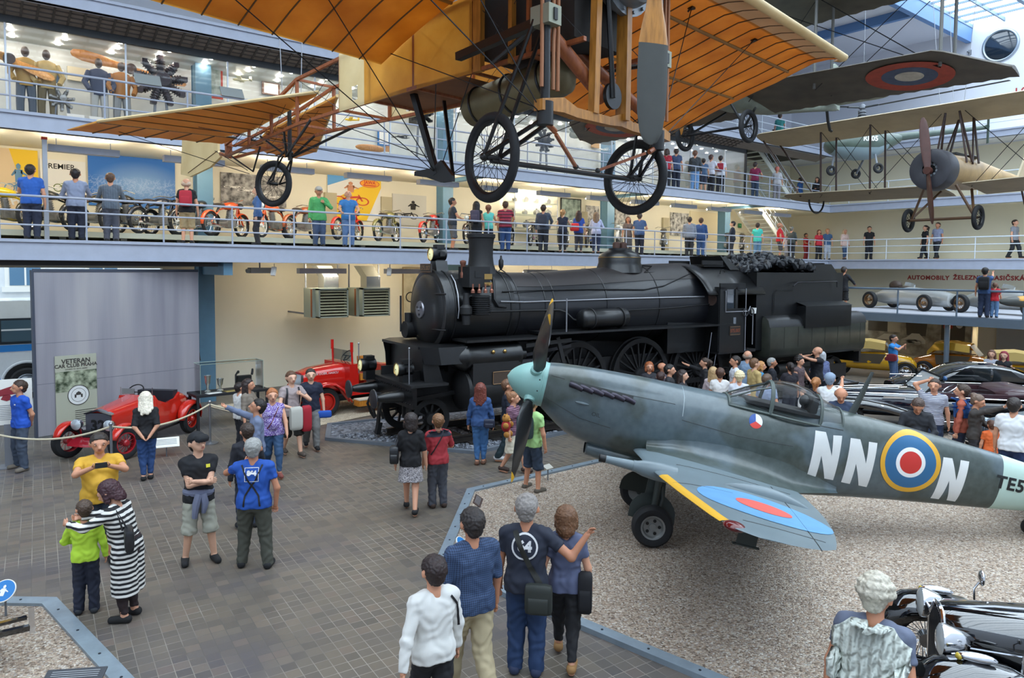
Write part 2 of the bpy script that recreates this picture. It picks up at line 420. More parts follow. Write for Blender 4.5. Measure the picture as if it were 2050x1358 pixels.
def drape(mb,polys,f,maxe=.09):
 """flat polygons (2d point lists, or (verts, faces)) cut fine and laid on a surface f(u, v)"""
 bm=bmesh.new()
 if isinstance(polys,tuple):
  vs=[bm.verts.new((x,y,0))for x,y,*_ in polys[0]]
  for fc in polys[1]:
   try:bm.faces.new([vs[i]for i in fc])
   except ValueError:pass
 else:
  for P in polys:bm.faces.new([bm.verts.new((x,y,0))for x,y in P])
 bmesh.ops.triangulate(bm,faces=bm.faces[:])
 for _ in range(5):
  e=[x for x in bm.edges if x.calc_length()>maxe]
  if not e:break
  bmesh.ops.subdivide_edges(bm,edges=e,cuts=1);bmesh.ops.triangulate(bm,faces=bm.faces[:])
 bm.verts.index_update();mb.add([f(v.co.x,v.co.y)for v in bm.verts],[tuple(v.index for v in fc.verts)for fc in bm.faces]);bm.free()
def ring_poly(c,r0,r1,n=32,a0=0,a1=2*pi):
 out=[]
 for i in range(n):
  t,u=a0+(a1-a0)*i/n,a0+(a1-a0)*(i+1)/n
  q=[(c[0]+r1*cos(t),c[1]+r1*sin(t)),(c[0]+r1*cos(u),c[1]+r1*sin(u))]
  q+=[(c[0]+r0*cos(u),c[1]+r0*sin(u)),(c[0]+r0*cos(t),c[1]+r0*sin(t))]if r0>1e-6 else[(c[0],c[1])]
  out.append(q)
 return out
def fighter():
 ANG,P=rad(-41.2),rad(12.5);tip=PD(1017,746,11.28)
 ax=V((cos(ANG),sin(ANG),0));lat=V((sin(ANG),-cos(ANG),0))
 t=thing('fighter_plane','grey-green propeller fighter with pale blue spinner and white N letters on gravel','aeroplane',(tip.x,tip.y,0),ANG)
 T=Matrix.Translation((0,0,tip.z))@Matrix.Rotation(P,4,'Y')
 def B(px,py,off):
  p=PN(px,py,tip+lat*off,lat)-tip;X,z=p.dot(ax),p.z
  return X*cos(P)-z*sin(P),X*sin(P)+z*cos(P)
 def camo(tn):
  n=tn.add('ShaderNodeTexNoise',Scale=.75,Detail=2.5,Roughness=.55);tn.link(tn.coord(loc=(3.1,0,.7)),n.inputs['Vector'])
  n2=tn.add('ShaderNodeTexNoise',Scale=9.0,Detail=5.0);tn.link(tn.coord(),n2.inputs['Vector'])
  c=tn.ramp(n.outputs[0],[(.49,'#3a4440'),(.53,'#4c5a60')])
  c=tn.mix(.12,c,tn.ramp(n2.outputs[0],[(.3,'#2e3634'),(.7,'#8a9798')]))
  tn.link(c,tn.b.inputs['Base Color']);tn.b.inputs['Roughness'].default_value=.33;tn.b.inputs['Coat Weight'].default_value=.25
 SKIN=mat('camouflaged_metal_skin',fn=camo)
 WING=mat('wing_grey_paint','#6b797f',.36,noise=.12,nscale=1.4)
 UNDER=mat('pale_grey_underside','#7a8078',.5,noise=.08)
 SKYB=mat('pale_duck_egg_paint','#86b2ac',.4,noise=.05);BAND=mat('pale_tail_band','#b3cbc0',.45,noise=.04)
 LINE=mat('panel_line','#262b2b',.6);RIV=mat('bright_rivets','#aeb9bd',.4,.5)
 xs=[.61,.75,.9,1.05,1.25,1.5,2.0,2.5,3.0,3.5,4.0,4.5,4.75,5.0,5.5,6.1,6.85,7.5,7.56,8.0,8.3,8.9,9.35]
 zt=[.30,.325,.34,.355,.37,.385,.41,.42,.435,.45,.455,.46,.60,.61,.60,.585,.545,.50,.497,.45,.42,.36,.31]
 zb=[-.40,-.50,-.60,-.69,-.75,-.79,-.83,-.85,-.865,-.87,-.86,-.82,-.79,-.745,-.65,-.55,-.44,-.345,-.335,-.26,-.2,-.1,-.02]
 hw=[.345,.365,.38,.395,.41,.425,.45,.47,.48,.485,.48,.455,.44,.42,.385,.34,.28,.225,.22,.18,.15,.08,.03]
 def sec(x):return interp(x,xs,zt),interp(x,xs,zb),interp(x,xs,hw)
 def side(x,z,pad=.004,s=-1):
  a,b,w=sec(x);c,h=(a+b)/2,(a-b)/2;k=min(.999,abs((z-c)/h))
  return V((x,s*(w*(1-k**2.25)**(1/2.25)+pad),z))
 N=88
 def ring(x):
  a,b,w=sec(x);c,h=(a+b)/2,(a-b)/2;q=[]
  for i in range(N):
   u=2*pi*i/N;cu,su=cos(u),sin(u)
   q.append((x,w*math.copysign(abs(cu)**(2/2.25),cu),c+h*math.copysign(abs(su)**(2/2.25),su)))
  return q
 fine=sorted(set(xs+[3.25,3.75,4.25,5.25,5.8,6.5,7.2]))
 m=MB().use(SKIN);m.T=T;m.loft([ring(x)for x in fine if x<=7.5]);m.use(BAND).loft([ring(x)for x in fine if x>=7.5],True)
 fus=m.build('fuselage',None,t,60)
 m=MB().use(SKIN);m.T=T
 rs=[]
 for x,w,a,b in((1.42,.17,-.74,-.95),(1.44,.19,-.72,-.97),(1.8,.22,-.7,-1.01),(2.3,.25,-.7,-1.02),(2.9,.22,-.7,-.95),(3.4,.1,-.75,-.88)):
  rs.append([(x,w*cos(2*pi*i/20),(a+b)/2+(a-b)/2*sin(2*pi*i/20))for i in range(20)])
 m.loft(rs,False);m.use(BLACK).poly(rs[1]);m.build('air_intake',None,t)
 m=MB().use(SKYB);m.T=T;prof=[(.345*(1-(1-s)**1.9)**.62 if s<1 else .345,.61*s)for s in[i/14 for i in range(15)]]
 m.lathe([(0,0)]+prof[1:],(0,0,-.05),(1,0,0),36);m.lathe([(.347,.54),(.352,.54),(.352,.555),(.347,.555)],(0,0,-.05),(1,0,0),36,False)
 sp=m.build('spinner',None,t,50)
 m=MB().use(LINE);m.T=T
 for x,z,r in((.50,.05,.012),(.50,-.12,.012),(.47,-.26,.012)):
  y=-math.sqrt(max(0,(.345*(1-(1-x/.61)**1.9)**.62)**2-(z+.05)**2));m.ell((x,y,z),(r,r*.4,r),8,5)
 m.build('fastener',None,sp)
 BLADE=mat('black_blade_paint','#1b1c1e',.35,coat=.2);YT=mat('yellow_tip_paint','#d9a520',.5);
 for k in range(4):
  a=rad(48+90*k);er=V((0,cos(a),sin(a)));et=V((0,-sin(a),cos(a)));rings=[]
  for r,ch,tw,th in((.26,.10,50,.10),(.38,.13,48,.10),(.48,.26,44,.07),(.68,.37,38,.05),(.95,.39,31,.036),(1.2,.36,26,.026),(1.46,.28,22,.018),(1.6,.18,20,.012),(1.68,.1,19,.008),(1.72,.015,19,.004)):
   g=rad(tw);u=et*cos(g)+V((1,0,0))*sin(g);n=V((1,0,0))*cos(g)-et*sin(g)
   rings.append([V((.42,0,-.05))+er*r+u*(ch/2*cos(2*pi*j/12))+n*(th/2*sin(2*pi*j/12))for j in range(12)])
  m=MB().use(BLADE);m.T=T;m.loft(rings[:8]);m.use(YT).loft(rings[7:]);b=m.build('propeller_blade',None,t,50)
  m=MB().use(SKYB);m.T=T;m.loft([[V((.42,0,-.05))+er*r+et*(w*cos(2*pi*j/14))+V((1,0,0))*(w*sin(2*pi*j/14))for j in range(14)]for r,w in((.2,.1),(.37,.088))]);m.build('blade_collar',None,b)
 LEx=lambda y:interp(y,[.3,2.1,3.3,4.4,4.68,4.8],[2.10,2.10,2.2,2.33,2.45,2.62])
 TEx=lambda y:interp(y,[.3,1,2,3,4,4.5,4.72,4.8],[4.5,4.42,4.22,3.98,3.64,3.42,3.2,2.9])
 def wz(y):return-.66+(y-.3)*.105
 th=lambda y:interp(y,[.3,2,4,4.6,4.8],[.42,.3,.16,.09,.015])
 def af(s):return 2.6*(.2969*math.sqrt(s)-.126*s-.3516*s*s+.2843*s**3-.1036*s**4)*1.92
 def wpt(x,y,up=1,pad=.004):
  a,b=LEx(y),TEx(y);s=min(1,max(0,(x-a)/(b-a)));return V((x,-y,wz(y)+up*(th(y)/2*af(s)*(1 if up>0 else .75)+pad)))
 S=[0,.008,.03,.07,.13,.22,.35,.5,.65,.8,.92,1]
 for sgn,nm in((1,'wing'),(-1,'wing')):
  m=MB().use(WING);m.T=T;rings=[]
  for y in[.3,.5,1,1.5,2.1,2.7,3.3,3.8,4.2,4.5,4.65,4.75,4.8]:
   a,b=LEx(y),TEx(y);up=[(wpt(a+(b-a)*s,y,1,0))for s in S];lo=[(wpt(a+(b-a)*s,y,-1,0))for s in S[1:-1][::-1]]
   rings.append([V((p.x,p.y*sgn,p.z))for p in up+lo])
  m.loft(rings);w=m.build(nm,None,t,60)
  m=MB().use(SKIN);m.T=T;rr=[]
  for i in range(9):
   x=2.25+2.9*i/8;q=[]
   for j in range(7):
    a=j/6*pi/2;k_=max(.04,sin(pi*min(1,(i+.35)/8.2)))**.6;yw=.47+.5*k_*max(.05,1-(max(0,x-4.3)/.9));s0=side(x,wz(.5)+.1+.3*k_,0);e0=wpt(min(x,TEx(yw)-.01),yw,1,.002)if x<4.4 else V((x,-interp(x,[4.4,5.15],[.8,.42]),-.62+interp(x,[4.4,5.15],[0,.06])))
    ctrl=V((x,s0.y,e0.z));u=j/6
    p=s0*(1-u)**2+ctrl*2*u*(1-u)+e0*u*u;q.append(V((p.x,p.y*sgn,p.z)))
   rr.append(q)
  m.loft(rr,False,False);m.build('wing_fillet',None,t,70)
  f=lambda x,y:(lambda p:V((p.x,p.y*sgn,p.z)))(wpt(x,y))
  f2=lambda x,y:(lambda p:V((p.x,p.y*sgn,p.z)))(wpt(x,y,1,.007))
  m=MB().use(mat('faded_blue_marking','#5f95c4',.5,noise=.1));m.T=T;drape(m,ring_poly((3.12,3.3),0,.72),f,.12)
  m.use(mat('faded_red_marking','#d65c50',.5,noise=.06));drape(m,ring_poly((3.12,3.3),0,.3),f2,.12);m.build('roundel',None,w)
  m=MB().use(YT);m.T=T
  m.loft([[V((p.x,p.y*sgn,p.z))for p in[wpt(LEx(y)+d,y,1,.004)for d in(.09,.04,.015)]+[V((LEx(y)-.008,-y,wz(y)))]+[wpt(LEx(y)+d,y,-1,.004)for d in(.015,.04,.09)]]for y in[2.45+.2*i for i in range(11)]],False,False)
  m.build('yellow_leading_edge',None,w,80)
  m=MB().use(mat('red_lamp_glass','#5e1717',.12)if sgn>0 else mat('green_lamp_glass','#17502f',.12));m.T=T
  p=wpt(LEx(4.55),4.55,1,-.03);m.ell((p.x+.06,p.y*sgn,wz(4.55)),(.11,.1,.045));m.build('wingtip_lamp',None,w)
  m=MB().use(WING);m.T=T;y=2.08*-sgn;z=wz(2.08)
  m.lathe([(.115,.3),(.12,.05),(.1,-.12),(.075,-.2),(.07,-.25)],(2.1,y,z),(1,0,0),16);m.lathe([(.066,-.2),(.06,-.35),(.05,-.52),(.048,-.62)],(2.1,y,z),(1,0,0),14);m.use(BLACK).lathe([(.05,-.6),(.05,-.68),(.03,-.68),(.03,-.58)],(2.1,y,z),(1,0,0),14,False);m.build('cannon',None,w)
  m=MB().use(WING);m.T=T
  rr=[]
  for i in range(11):
   u=i/10;x=2.95+1.1*u;hh=.12*sin(pi*min(1,u*1.0+.02))**.7;ww=.1*sin(pi*u)**.6+.004
   q=wpt(x,2.3,1,0);rr.append([V((x,(q.y+ww*cos(pi*j/8))*sgn,q.z-.01+hh*sin(pi*j/8)))for j in range(9)])
  m.loft(rr,False,False);m.build('cannon_blister',None,w,70)
  m=MB().use(LINE);m.T=T
  for(x0,y0),(x1,y1)in(((3.62,2.7),(3.2,4.72)),((2.5,1.55),(4.1,1.4)),((3.9,1.2),(3.62,2.7)),((2.2,2.9),(2.9,2.85)),((2.6,4.3),(3.4,4.3))):
   K=10;pts=[f(lerp(x0,x1,i/K),lerp(y0,y1,i/K))for i in range(K+1)]
   m.tube([p+V((0,0,-.004))for p in pts],.006,4)
  m.build('panel_line',None,w)
  Rw=.3;ax_=V((2.12,-.85*sgn,0))
  DKG=mat('dark_gear_paint','#2b322f',.5)
  wheel=V((2.12*1.018-.02,-.855*sgn,Rw+.025))
  m=MB().use(RUBBER);m.lathe([(.17,-.085),(.2,-.1),(.26,-.1),(.29,-.07),(.3,0),(.29,.07),(.26,.1),(.2,.1),(.17,.085)],wheel,(0,-sgn,0),36,False)
  wl=m.build('wheel',None,t)
  m=MB().use(mat('cast_hub','#8b8d8c',.4,.6));m.lathe([(0,.06),(.05,.06),(.055,.045),(.13,.05),(.15,.085),(.175,.09),(.175,-.08),(.05,-.05),(0,-.05)],wheel,(0,-sgn,0),28,False)
  for k in range(5):
   a=2*pi*k/5;c=wheel+V((cos(a)*.095,-sgn*.05,sin(a)*.095));m.use(BLACK).cyl(c,c+V((0,-sgn*.008,0)),.024,n=10)
  m.build('hub',None,wl)
  m=MB().use(DKG);top=V((2.32,-.62*sgn,1.28));m.tube([wheel+V((0,.13*sgn,0)),wheel+V((.02,.13*sgn,.1)),top],.05,12);m.tube([wheel+V((0,0,0)),wheel+V((0,.14*sgn,0))],.035,10)
  m.tube([wheel+V((.09,.12*sgn,.12)),wheel+V((.17,.16*sgn,.35)),wheel.lerp(top,.55)+V((.06,.05*sgn,0))],.02,6);m.build('landing_leg',None,t)
  m=MB().use(DKG);u=(top-wheel).normalized();n=V((0,sgn,0)).cross(u).normalized();o=wheel+V((0,.17*sgn,0))
  pl=[o+n*(.34*cos(a))+u*(.02+.36*sin(a))for a in[pi*i/10 for i in range(11)]]+[]
  pl=[o+n*.34+u*.02]+[o+n*(.34*cos(rad(d)))+u*(.12+.3*sin(rad(d)))for d in range(10,171,16)]+[o-n*.34+u*.02]
  m.prism(pl,(0,0,0),(0,.02*sgn,0));q=[o+n*.15+u*.3,o+n*.11+u*.95,o-n*.11+u*.95,o-n*.15+u*.3];m.prism(q,(0,.0,0),(0,.02*sgn,0));m.build('wheel_fairing',None,t)
 m=MB().use(mat('dark_gear_paint','#2b322f',.5));m.T=T;m.box((3.1,-3.1,wz(3.1)-.28),(.22,.03,.34));m.box((3.1,-3.1,wz(3.1)-.45),(.3,.05,.015));m.build('pitot_mast',None,t)
 x0,z0=B(1143,771,.40);x1,z1=B(1262,800,.42);EX=mat('burnt_exhaust_metal','#3a3640',.4,.7)
 for s in(-1,1):
  m=MB().use(LINE);m.T=T;drape(m,[[(x0-.02,z0-.045),(x1+.04,z1-.04),(x1+.04,z1+.06),(x0-.02,z0+.06)]],lambda x,z:side(x,z,.004,s),.1)
  m.build('exhaust_slot',None,t)
  for k in range(6):
   x=lerp(x0,x1-.11,k/5);z=lerp(z0,z1,k/5);p=side(x,z,-.01,s)
   m=MB().use(EX);m.T=T;m.tube([p,p+V((.05,.045*s,0)),p+V((.12,.06*s,-.012)),p+V((.185,.07*s,-.03))],[.042,.042,.036,.034],10);m.use(BLACK).ell(p+V((.182,.07*s,-.03)),(.006,.026,.026),8,6);m.build('exhaust_stub',None,t)
 for s in(-1,1):
  m=MB().use(LINE);m.T=T
  def ln(pts,r=.0045,mm=LINE):
   m.use(mm);q=[]
   for(a,b),(c,d)in zip(pts,pts[1:]):
    for i in range(6):q.append(side(lerp(a,c,i/6),lerp(b,d,i/6),.001,s))
   m.tube(q,r,4)
  a,b=B(1107,752,.38),B(1500,845,.45)
  ln([B(1104,753,.38),B(1137,762,.4)]);ln([B(1262,793,.45),B(1372,815,.47)]);ln([B(1372,780,.35),B(1374,800,.47),B(1366,842,.49)],.006,RIV)
  ln([B(1366,842,.49),B(1480,874,.49),B(1610,898,.46)]);ln([B(1092,797,.38),B(1160,838,.42),B(1235,862,.44)])
  ln([B(1498,810,.43),B(1556,832,.46),B(1630,852,.45),B(1704,866,.4)],.007)
  m.build('panel_line',None,fus)
  m=MB().use(WING);m.T=T;x,z=B(1166,808,.42);p=side(x,z,0,s);m.ell(p,(.11,.03,.022),14,8);m.build('side_bulge',None,fus)
  m=MB().use(LINE);m.T=T;x,z=B(1193,831,.42);vs,fs=text_mesh('OIL',.085)
  drape(m,([(x+(-a if s>0 else a),z+b)for a,b,_ in vs],fs),lambda a,b:side(a,b,.003,s),.1)
  m.build('stencil',None,fus)
 WH=mat('white_marking','#d6d8d6',.5,noise=.06,nscale=3)
 def c4(x,y):return B(1450+x/3.417,740+y/3.417,.36)
 for s in(-1,1):
  m=MB().use(WH);m.T=T
  for q in(((555,715),(620,415),(690,425),(722,585),(740,447),(803,452),(740,755),(678,742),(650,580),(616,727)),((797,770),(862,467),(930,478),(962,640),(990,495),(1050,505),(980,810),(922,797),(893,640),(860,785)),((1443,900),(1520,610),(1585,620),(1605,770),(1645,633),(1707,645),(1622,930),(1560,918),(1555,770),(1503,910))):
   m=MB().use(WH);m.T=T;drape(m,[[c4(*p)for p in q]],lambda x,z:side(x,z,.005,s),.08);m.build('code_letter',None,fus)
  c=c4(1280,636);c=(c[0],c[1]-.01)
  for r0,r1,col,nm in((.385,.455,'#d9a22c','a'),(.222,.385,'#28618c','b'),(.165,.222,'#e2e2e0','c'),(0,.165,'#c3302a','d')):
   if nm=='a':m=MB();m.T=T
   m.use(mat('fuselage_roundel_'+{'a':'yellow','b':'blue','c':'white','d':'red'}[nm],col,.42));drape(m,ring_poly(c,r0,r1,40),lambda x,z:side(x,z,.010,s),.045)
  m.build('roundel',None,fus)
  c=B(1516,846,.48);m=MB();m.T=T
  for a0,a1,col,nm in((-25,95,'#dcdcdc','white'),(215,335,'#cf3a30','red'),(95,215,'#2c4f97','blue')):
   m.use(mat('tricolour_'+nm,col,.45));drape(m,ring_poly(c,0,.1,12,rad(a0),rad(a1)),lambda x,z:side(x,z,.005,s),.1)
  m.build('national_mark',None,fus)
  m=MB().use(mat('black_stencil','#14181a',.5));m.T=T;vs,fs=text_mesh('TE565',.26,.008,'CENTER',1.1);x,z=B(2045,977,.25)
  drape(m,([(x+(-a if s>0 else a)+.0,z+b-.08*a*0)for a,b,_ in vs],fs),lambda a,b:side(a,b,.006,s),.1);m.build('serial_number',None,fus)
 CG=GLASS();FR=mat('canopy_frame_paint','#4b5551',.45)
 def crng(x,zt_,w,z0=.33):return[V((x,w*cos(u),z0+(zt_-z0)*max(0,sin(u))**.9))for u in[pi*i/16 for i in range(17)]]
 C1=[(3.34,.452,.30),(3.5,.55,.315),(3.66,.66,.32),(3.82,.74,.325),(3.93,.79,.33)]
 C2=[(3.95,.80,.34),(4.1,.84,.365),(4.3,.85,.375),(4.5,.82,.365),(4.68,.75,.34)]
 C3=[(4.7,.73,.33),(4.85,.68,.325),(5.02,.635,.32)]
 for nm,cc in(('windscreen',C1),('sliding_hood',C2),('rear_glazing',C3)):
  m=MB().use(CG);m.T=T;m.loft([crng(*c)for c in cc],False,False);g=m.build(nm,None,t,80)
  m=MB().use(FR);m.T=T
  for c in(cc[0],cc[-1]):m.tube([p for p in crng(*c)],.02 if nm!='rear_glazing' else .014,6)
  for k in(0,16):m.tube([crng(*c)[k]+V((0,0,.01))for c in cc],.022,6)
  if nm=='windscreen':
   for k in(5,11):m.tube([crng(*c)[k]for c in cc],.014,6)
  m.build('frame',None,g)
 m=MB().use(mat('cockpit_black','#1a1c1c',.7));m.T=T;m.box((4.15,0,.45),(1.1,.56,.05));m.box((4.6,0,.55),(.1,.4,.34));m.ell((4.5,0,.62),(.07,.12,.09));m.build('seat',None,t)
 m=MB().use(mat('dark_mast_paint','#363c3a',.5));m.T=T;x,z=B(1707,817,0);m.loft([[V((x+d+l*cos(2*pi*j/10),w*sin(2*pi*j/10),.56+h))for j in range(10)]for d,h,l,w in((0,0,.06,.03),(.08,.35,.045,.02),(.15,.72,.025,.012))]);m.build('aerial_mast',None,t)
 m=MB().use(SKIN);m.T=T
 m.loft([[V((x0+l*(1-cos(2*pi*j/16))/2,w*sin(2*pi*j/16),z))for j in range(16)]for x0,l,w,z in((7.9,1.5,.06,.3),(8.25,1.3,.055,.8),(8.55,1.05,.045,1.2),(8.85,.55,.02,1.42))]);m.build('tail_fin',None,t,60)
 for s in(-1,1):
  m=MB().use(SKIN);m.T=T;m.loft([[V((x0+l*(1-cos(2*pi*j/16))/2,s*y,.28+w*sin(2*pi*j/16)))for j in range(16)]for x0,l,w,y in((8.05,1.15,.06,.05),(8.2,1.0,.05,.8),(8.4,.75,.035,1.35),(8.7,.3,.012,1.62))]);m.build('tailplane',None,t,60)
 m=MB().use(RUBBER);q=T@V((8.2,0,-.3));m.lathe([(.05,-.05),(.12,-.05),(.13,0),(.12,.05),(.05,.05)],(q.x,0,.15),(0,1,0),20);m.use(GREY).cyl((q.x,0,.15),(q.x-.1,0,q.z+.2),.03);m.build('tail_wheel',None,t)
fighter()
def loco():
 TH=rad(-5.5);O=V((7.13,14.42,0));ax=V((cos(TH),sin(TH),0));lt=V((-sin(TH),cos(TH),0))
 t=thing('steam_locomotive','huge black steam locomotive with tall chimney, coupled tender and white-lensed lamps','locomotive',O,TH)
 def L(px,py,off):p=PN(px,py,O+lt*off,lt)-O;return V((p.dot(ax),off,p.z))
 LB=mat('black_locomotive_paint','#0c0d0f',.36,noise=.35,nscale=2.0,coat=.1);LB2=mat('dull_black_iron','#0f0f11',.6,noise=.4,nscale=6)
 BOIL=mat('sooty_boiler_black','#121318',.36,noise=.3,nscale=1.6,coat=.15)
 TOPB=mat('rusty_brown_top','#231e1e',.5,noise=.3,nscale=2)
 TANK=mat('olive_black_tank','#2f322b',.36,noise=.35,nscale=2.2)
 ROD=mat('bright_steel','#9a9ba0',.35,.9);LENS=mat('lamp_lens','#f4efb8',.2,emit='#f3eeb0',estr=.35);IRON=mat('grey_iron','#3a3a3e',.5,.5)
 RB,ZB=.9,3.06
 m=MB().use(LB);m.lathe([(.86,0),(.93,.02),(.93,.1),(.9,.12),(.9,1.85)],(1.62,0,ZB),(1,0,0),48);sb=m.build('smokebox',None,t)
 for k in range(2):
  m=MB().use(LB);m.torus((1.9+k*1.45,0,ZB),(1,0,0),.905,.018,48,6);m.build('riveted_band',None,sb)
 m=MB().use(LB);m.lathe([(0,-.13),(.25,-.12),(.5,-.085),(.7,-.03),(.8,.02),(.84,.06),(.84,.1)],(1.58,0,ZB),(1,0,0),48,False);dr=m.build('smokebox_door',None,t)
 m=MB().use(mat('polished_door_disc','#8b8a90',.35,.8));m.lathe([(0,-.2),(.03,-.2),(.03,-.16),(.19,-.155),(.2,-.13),(.2,-.1)],(1.58,0,ZB),(1,0,0),32)
 m.use(BLACK)
 for k in range(3):a=2*pi*k/3+.5;m.cyl((1.415,.11*cos(a),ZB+.11*sin(a)),(1.44,.11*cos(a),ZB+.11*sin(a)),.028,n=8)
 m.build('door_lock',None,dr)
 for z in(.38,-.42):
  m=MB().use(LB2);m.tube([(1.535,-.05,ZB+z),(1.54,-.4,ZB+z),(1.58,-.72,ZB+z),(1.66,-.86,ZB+z)],.022,6);m.build('hinge_strap',None,dr)
 m=MB().use(BOIL);m.lathe([(.84,3.47),(.85,3.6),(.86,4.4),(.93,6.0),(1.04,7.6),(1.08,8.6),(1.1,9.8)],(0,0,0),(1,0,0),56);m.T=None
 rz=lambda x:interp(x,[3.4,4.4,9.9],[3.06,3.05,3.10])
 m.v=[(x,y,z+rz(x))for x,y,z in m.v];bo=m.build('boiler',None,t,60)
 RX=lambda x:interp(x,[3.47,3.6,4.4,6.0,7.6,8.6,9.8],[.84,.85,.86,.93,1.04,1.08,1.1])
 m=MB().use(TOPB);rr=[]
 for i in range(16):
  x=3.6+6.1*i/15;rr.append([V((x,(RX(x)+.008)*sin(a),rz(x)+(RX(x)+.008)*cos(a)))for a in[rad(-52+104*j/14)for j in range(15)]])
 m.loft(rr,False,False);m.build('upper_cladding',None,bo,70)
 for x in(3.62,4.35,4.62,6.2,7.9):
  m=MB().use(LB);m.torus((x,0,rz(x)),(1,0,0),RX(x)+.006,.014,48,6);m.build('boiler_band',None,bo)
 m=MB().use(LB);m.bb((8.3,-.95,1.75),(9.95,.95,3.1));m.build('firebox',None,t)
 c=V((3.05,0,0));m=MB().use(LB2);m.lathe([(.42,3.82),(.36,3.95),(.31,4.1),(.285,4.3),(.29,4.55),(.315,4.72),(.34,4.74),(.345,4.82),(.31,4.83),(.29,4.74),(.2,4.4)],c,(0,0,1),36,False);m.build('chimney',None,t)
 m=MB().use(LB);m.lathe([(.66,3.92),(.6,4.1),(.57,4.2),(.575,4.33),(.52,4.43),(.36,4.5),(.3,4.54),(.3,4.58),(0,4.58)],(7.4,0,0),(0,0,1),36,False);dm=m.build('steam_dome',None,t)
 m=MB().use(BRASS);m.torus((7.4,0,4.33),(0,0,1),.577,.009,36,6);m.build('dome_band',None,dm)
 for s in(-.12,.12):m=MB().use(mat('brown_valve','#4d352c',.5,.3));m.lathe([(.1,4.58),(.1,4.72),(.08,4.74),(.03,4.75)],(7.4+s,0,0),(0,0,1),14);m.build('safety_valve',None,dm)
 def lamp(p,label=None,r=.13):
  x,y,z=p;m=MB().use(LB);m.lathe([(r+.02,-.02),(r+.02,.12),(r+.005,.14),(r+.005,.34),(r-.04,.36)],(x,y,z),(1,0,0),24,False);m.box((x+.2,y,z+r+.03),(.2,.2,.1));m.box((x+.2,y,z-r-.1),(.22,.2,.22));m.box((x+.2,y-.17,z),(.12,.03,.1))
  o=m.build('headlamp',None,t);m=MB().use(LENS);m.lathe([(0,-.035),(.07,-.028),(r,-.005),(r,.02)],(x,y,z),(1,0,0),24);m.use(BRASS).torus((x-.015,y,z),(1,0,0),r+.008,.012,24,6);m.use(IRON).ell((x-.035,y,z),(.01,.015,.015),6,4);m.build('lens',None,o)
 p=L(863,509,0);lamp((p.x,0,p.z),r=.14);m=MB().use(LB);m.add([(p.x+.05,-.12,p.z-.15),(p.x+.35,-.12,p.z-.15),(p.x+.35,.12,p.z-.15),(p.x+.05,.12,p.z-.15),(p.x+.05,-.2,3.9),(p.x+.35,-.2,3.9),(p.x+.35,.2,3.9),(p.x+.05,.2,3.9)],[(0,1,5,4),(1,2,6,5),(2,3,7,6),(3,0,4,7)],False);m.build('lamp_bracket',None,t)
 lamp(L(795,740,-.72));lamp(L(722,731,.72))
 PLATE=mat('dark_number_plate','#2b241f',.5);PG=mat('dull_gilt_lettering','#8a6a4a',.45,.4)
 p=L(857,537,-.0);m=MB().use(PLATE);m.box((1.6,0,p.z),(.03,.56,.2));m.use(PG);put_text(m,'375.007',(1.582,0,p.z),(0,-1,0),(0,0,1),.15,.004)
 for a,b in(((1.582,-.27,p.z-.09),(1.582,.27,p.z-.09)),((1.582,-.27,p.z+.09),(1.582,.27,p.z+.09))):m.tube([a,b],.006,4)
 m.build('front_number_plate',None,t)
 A,B2_=L(936,534,-.97),L(977,575,-.97);m=MB().use(LB2);m.bb((A.x,-1.06,B2_.z),(B2_.x,-.55,A.z));m.use(BLACK).bb((A.x+.14,-1.07,B2_.z+.22),(A.x+.3,-1.0,B2_.z+.36));m.use(BRASS).bb((A.x+.38,-1.066,A.z-.28),(A.x+.58,-1.05,A.z-.16));m.bb((A.x+.38,-1.066,A.z-.42),(A.x+.58,-1.05,A.z-.35));m.build('preheater_box',None,t)
 A,B2_=L(940,592,-1.0),L(974,630,-1.0);m=MB().use(LB2);m.lathe([(.2,0),(.2,A.z-B2_.z)],((A.x+B2_.x)/2+.06,-1.02,B2_.z),(0,0,1),20)
 for k in range(9):z=B2_.z+.03+k*(A.z-B2_.z-.06)/8;m.lathe([(.2,-.008),(.245,-.006),(.245,.006),(.2,.008)],((A.x+B2_.x)/2+.06,-1.02,z),(0,0,1),20,False)
 pm=m.build('air_pump',None,t)
 for k in range(4):
  m=MB().use(mat('dull_copper','#8c5c4c',.4,.7));q=(A.x+.0+k*.16,-1.15,A.z+.06);m.lathe([(.045,0),(.045,.06),(.02,.09),(.02,.2)],q,(0,0,1),10);m.build('oil_cup',None,pm)
 A=L(933,605,-1.02);m=MB().use(LB2);m.lathe([(.09,-.5),(.1,-.3),(.14,-.26),(.14,-.12),(.08,-.06),(.06,.2)],(A.x,-1.02,A.z),(0,0,1),14);m.build('pump_valve',None,pm)
 p=L(927,530,-.7);m=MB().use(mat('dull_copper','#8c5c4c',.4,.7));m.lathe([(.06,-.3),(.07,-.2),(.045,-.15),(.055,.0),(.07,.02),(.07,.08),(.03,.1)],(p.x,-.7,p.z),(0,0,1),12);m.build('steam_whistle',None,t)
 p=L(1003,530,0);m=MB().use(LB2);m.lathe([(.025,-.14),(.06,-.06),(.06,.08),(.03,.12),(.02,.2)],(p.x,0,p.z+.02),(0,0,1),12);m.tube([(p.x-.16,0,p.z-.2),(p.x,0,p.z-.12),(p.x+.14,0,p.z-.2)],.014,6);m.build('oil_valve',None,t)
 def side_y(x,z):r=RX(x)if x>3.5 else RB;d=z-rz(x);return-math.sqrt(max(.01,r*r-d*d))
 def pipe(name,pts,r,mm,par=t):
  m=MB().use(mm);m.tube(pts,r,8);return m.build(name,None,par)
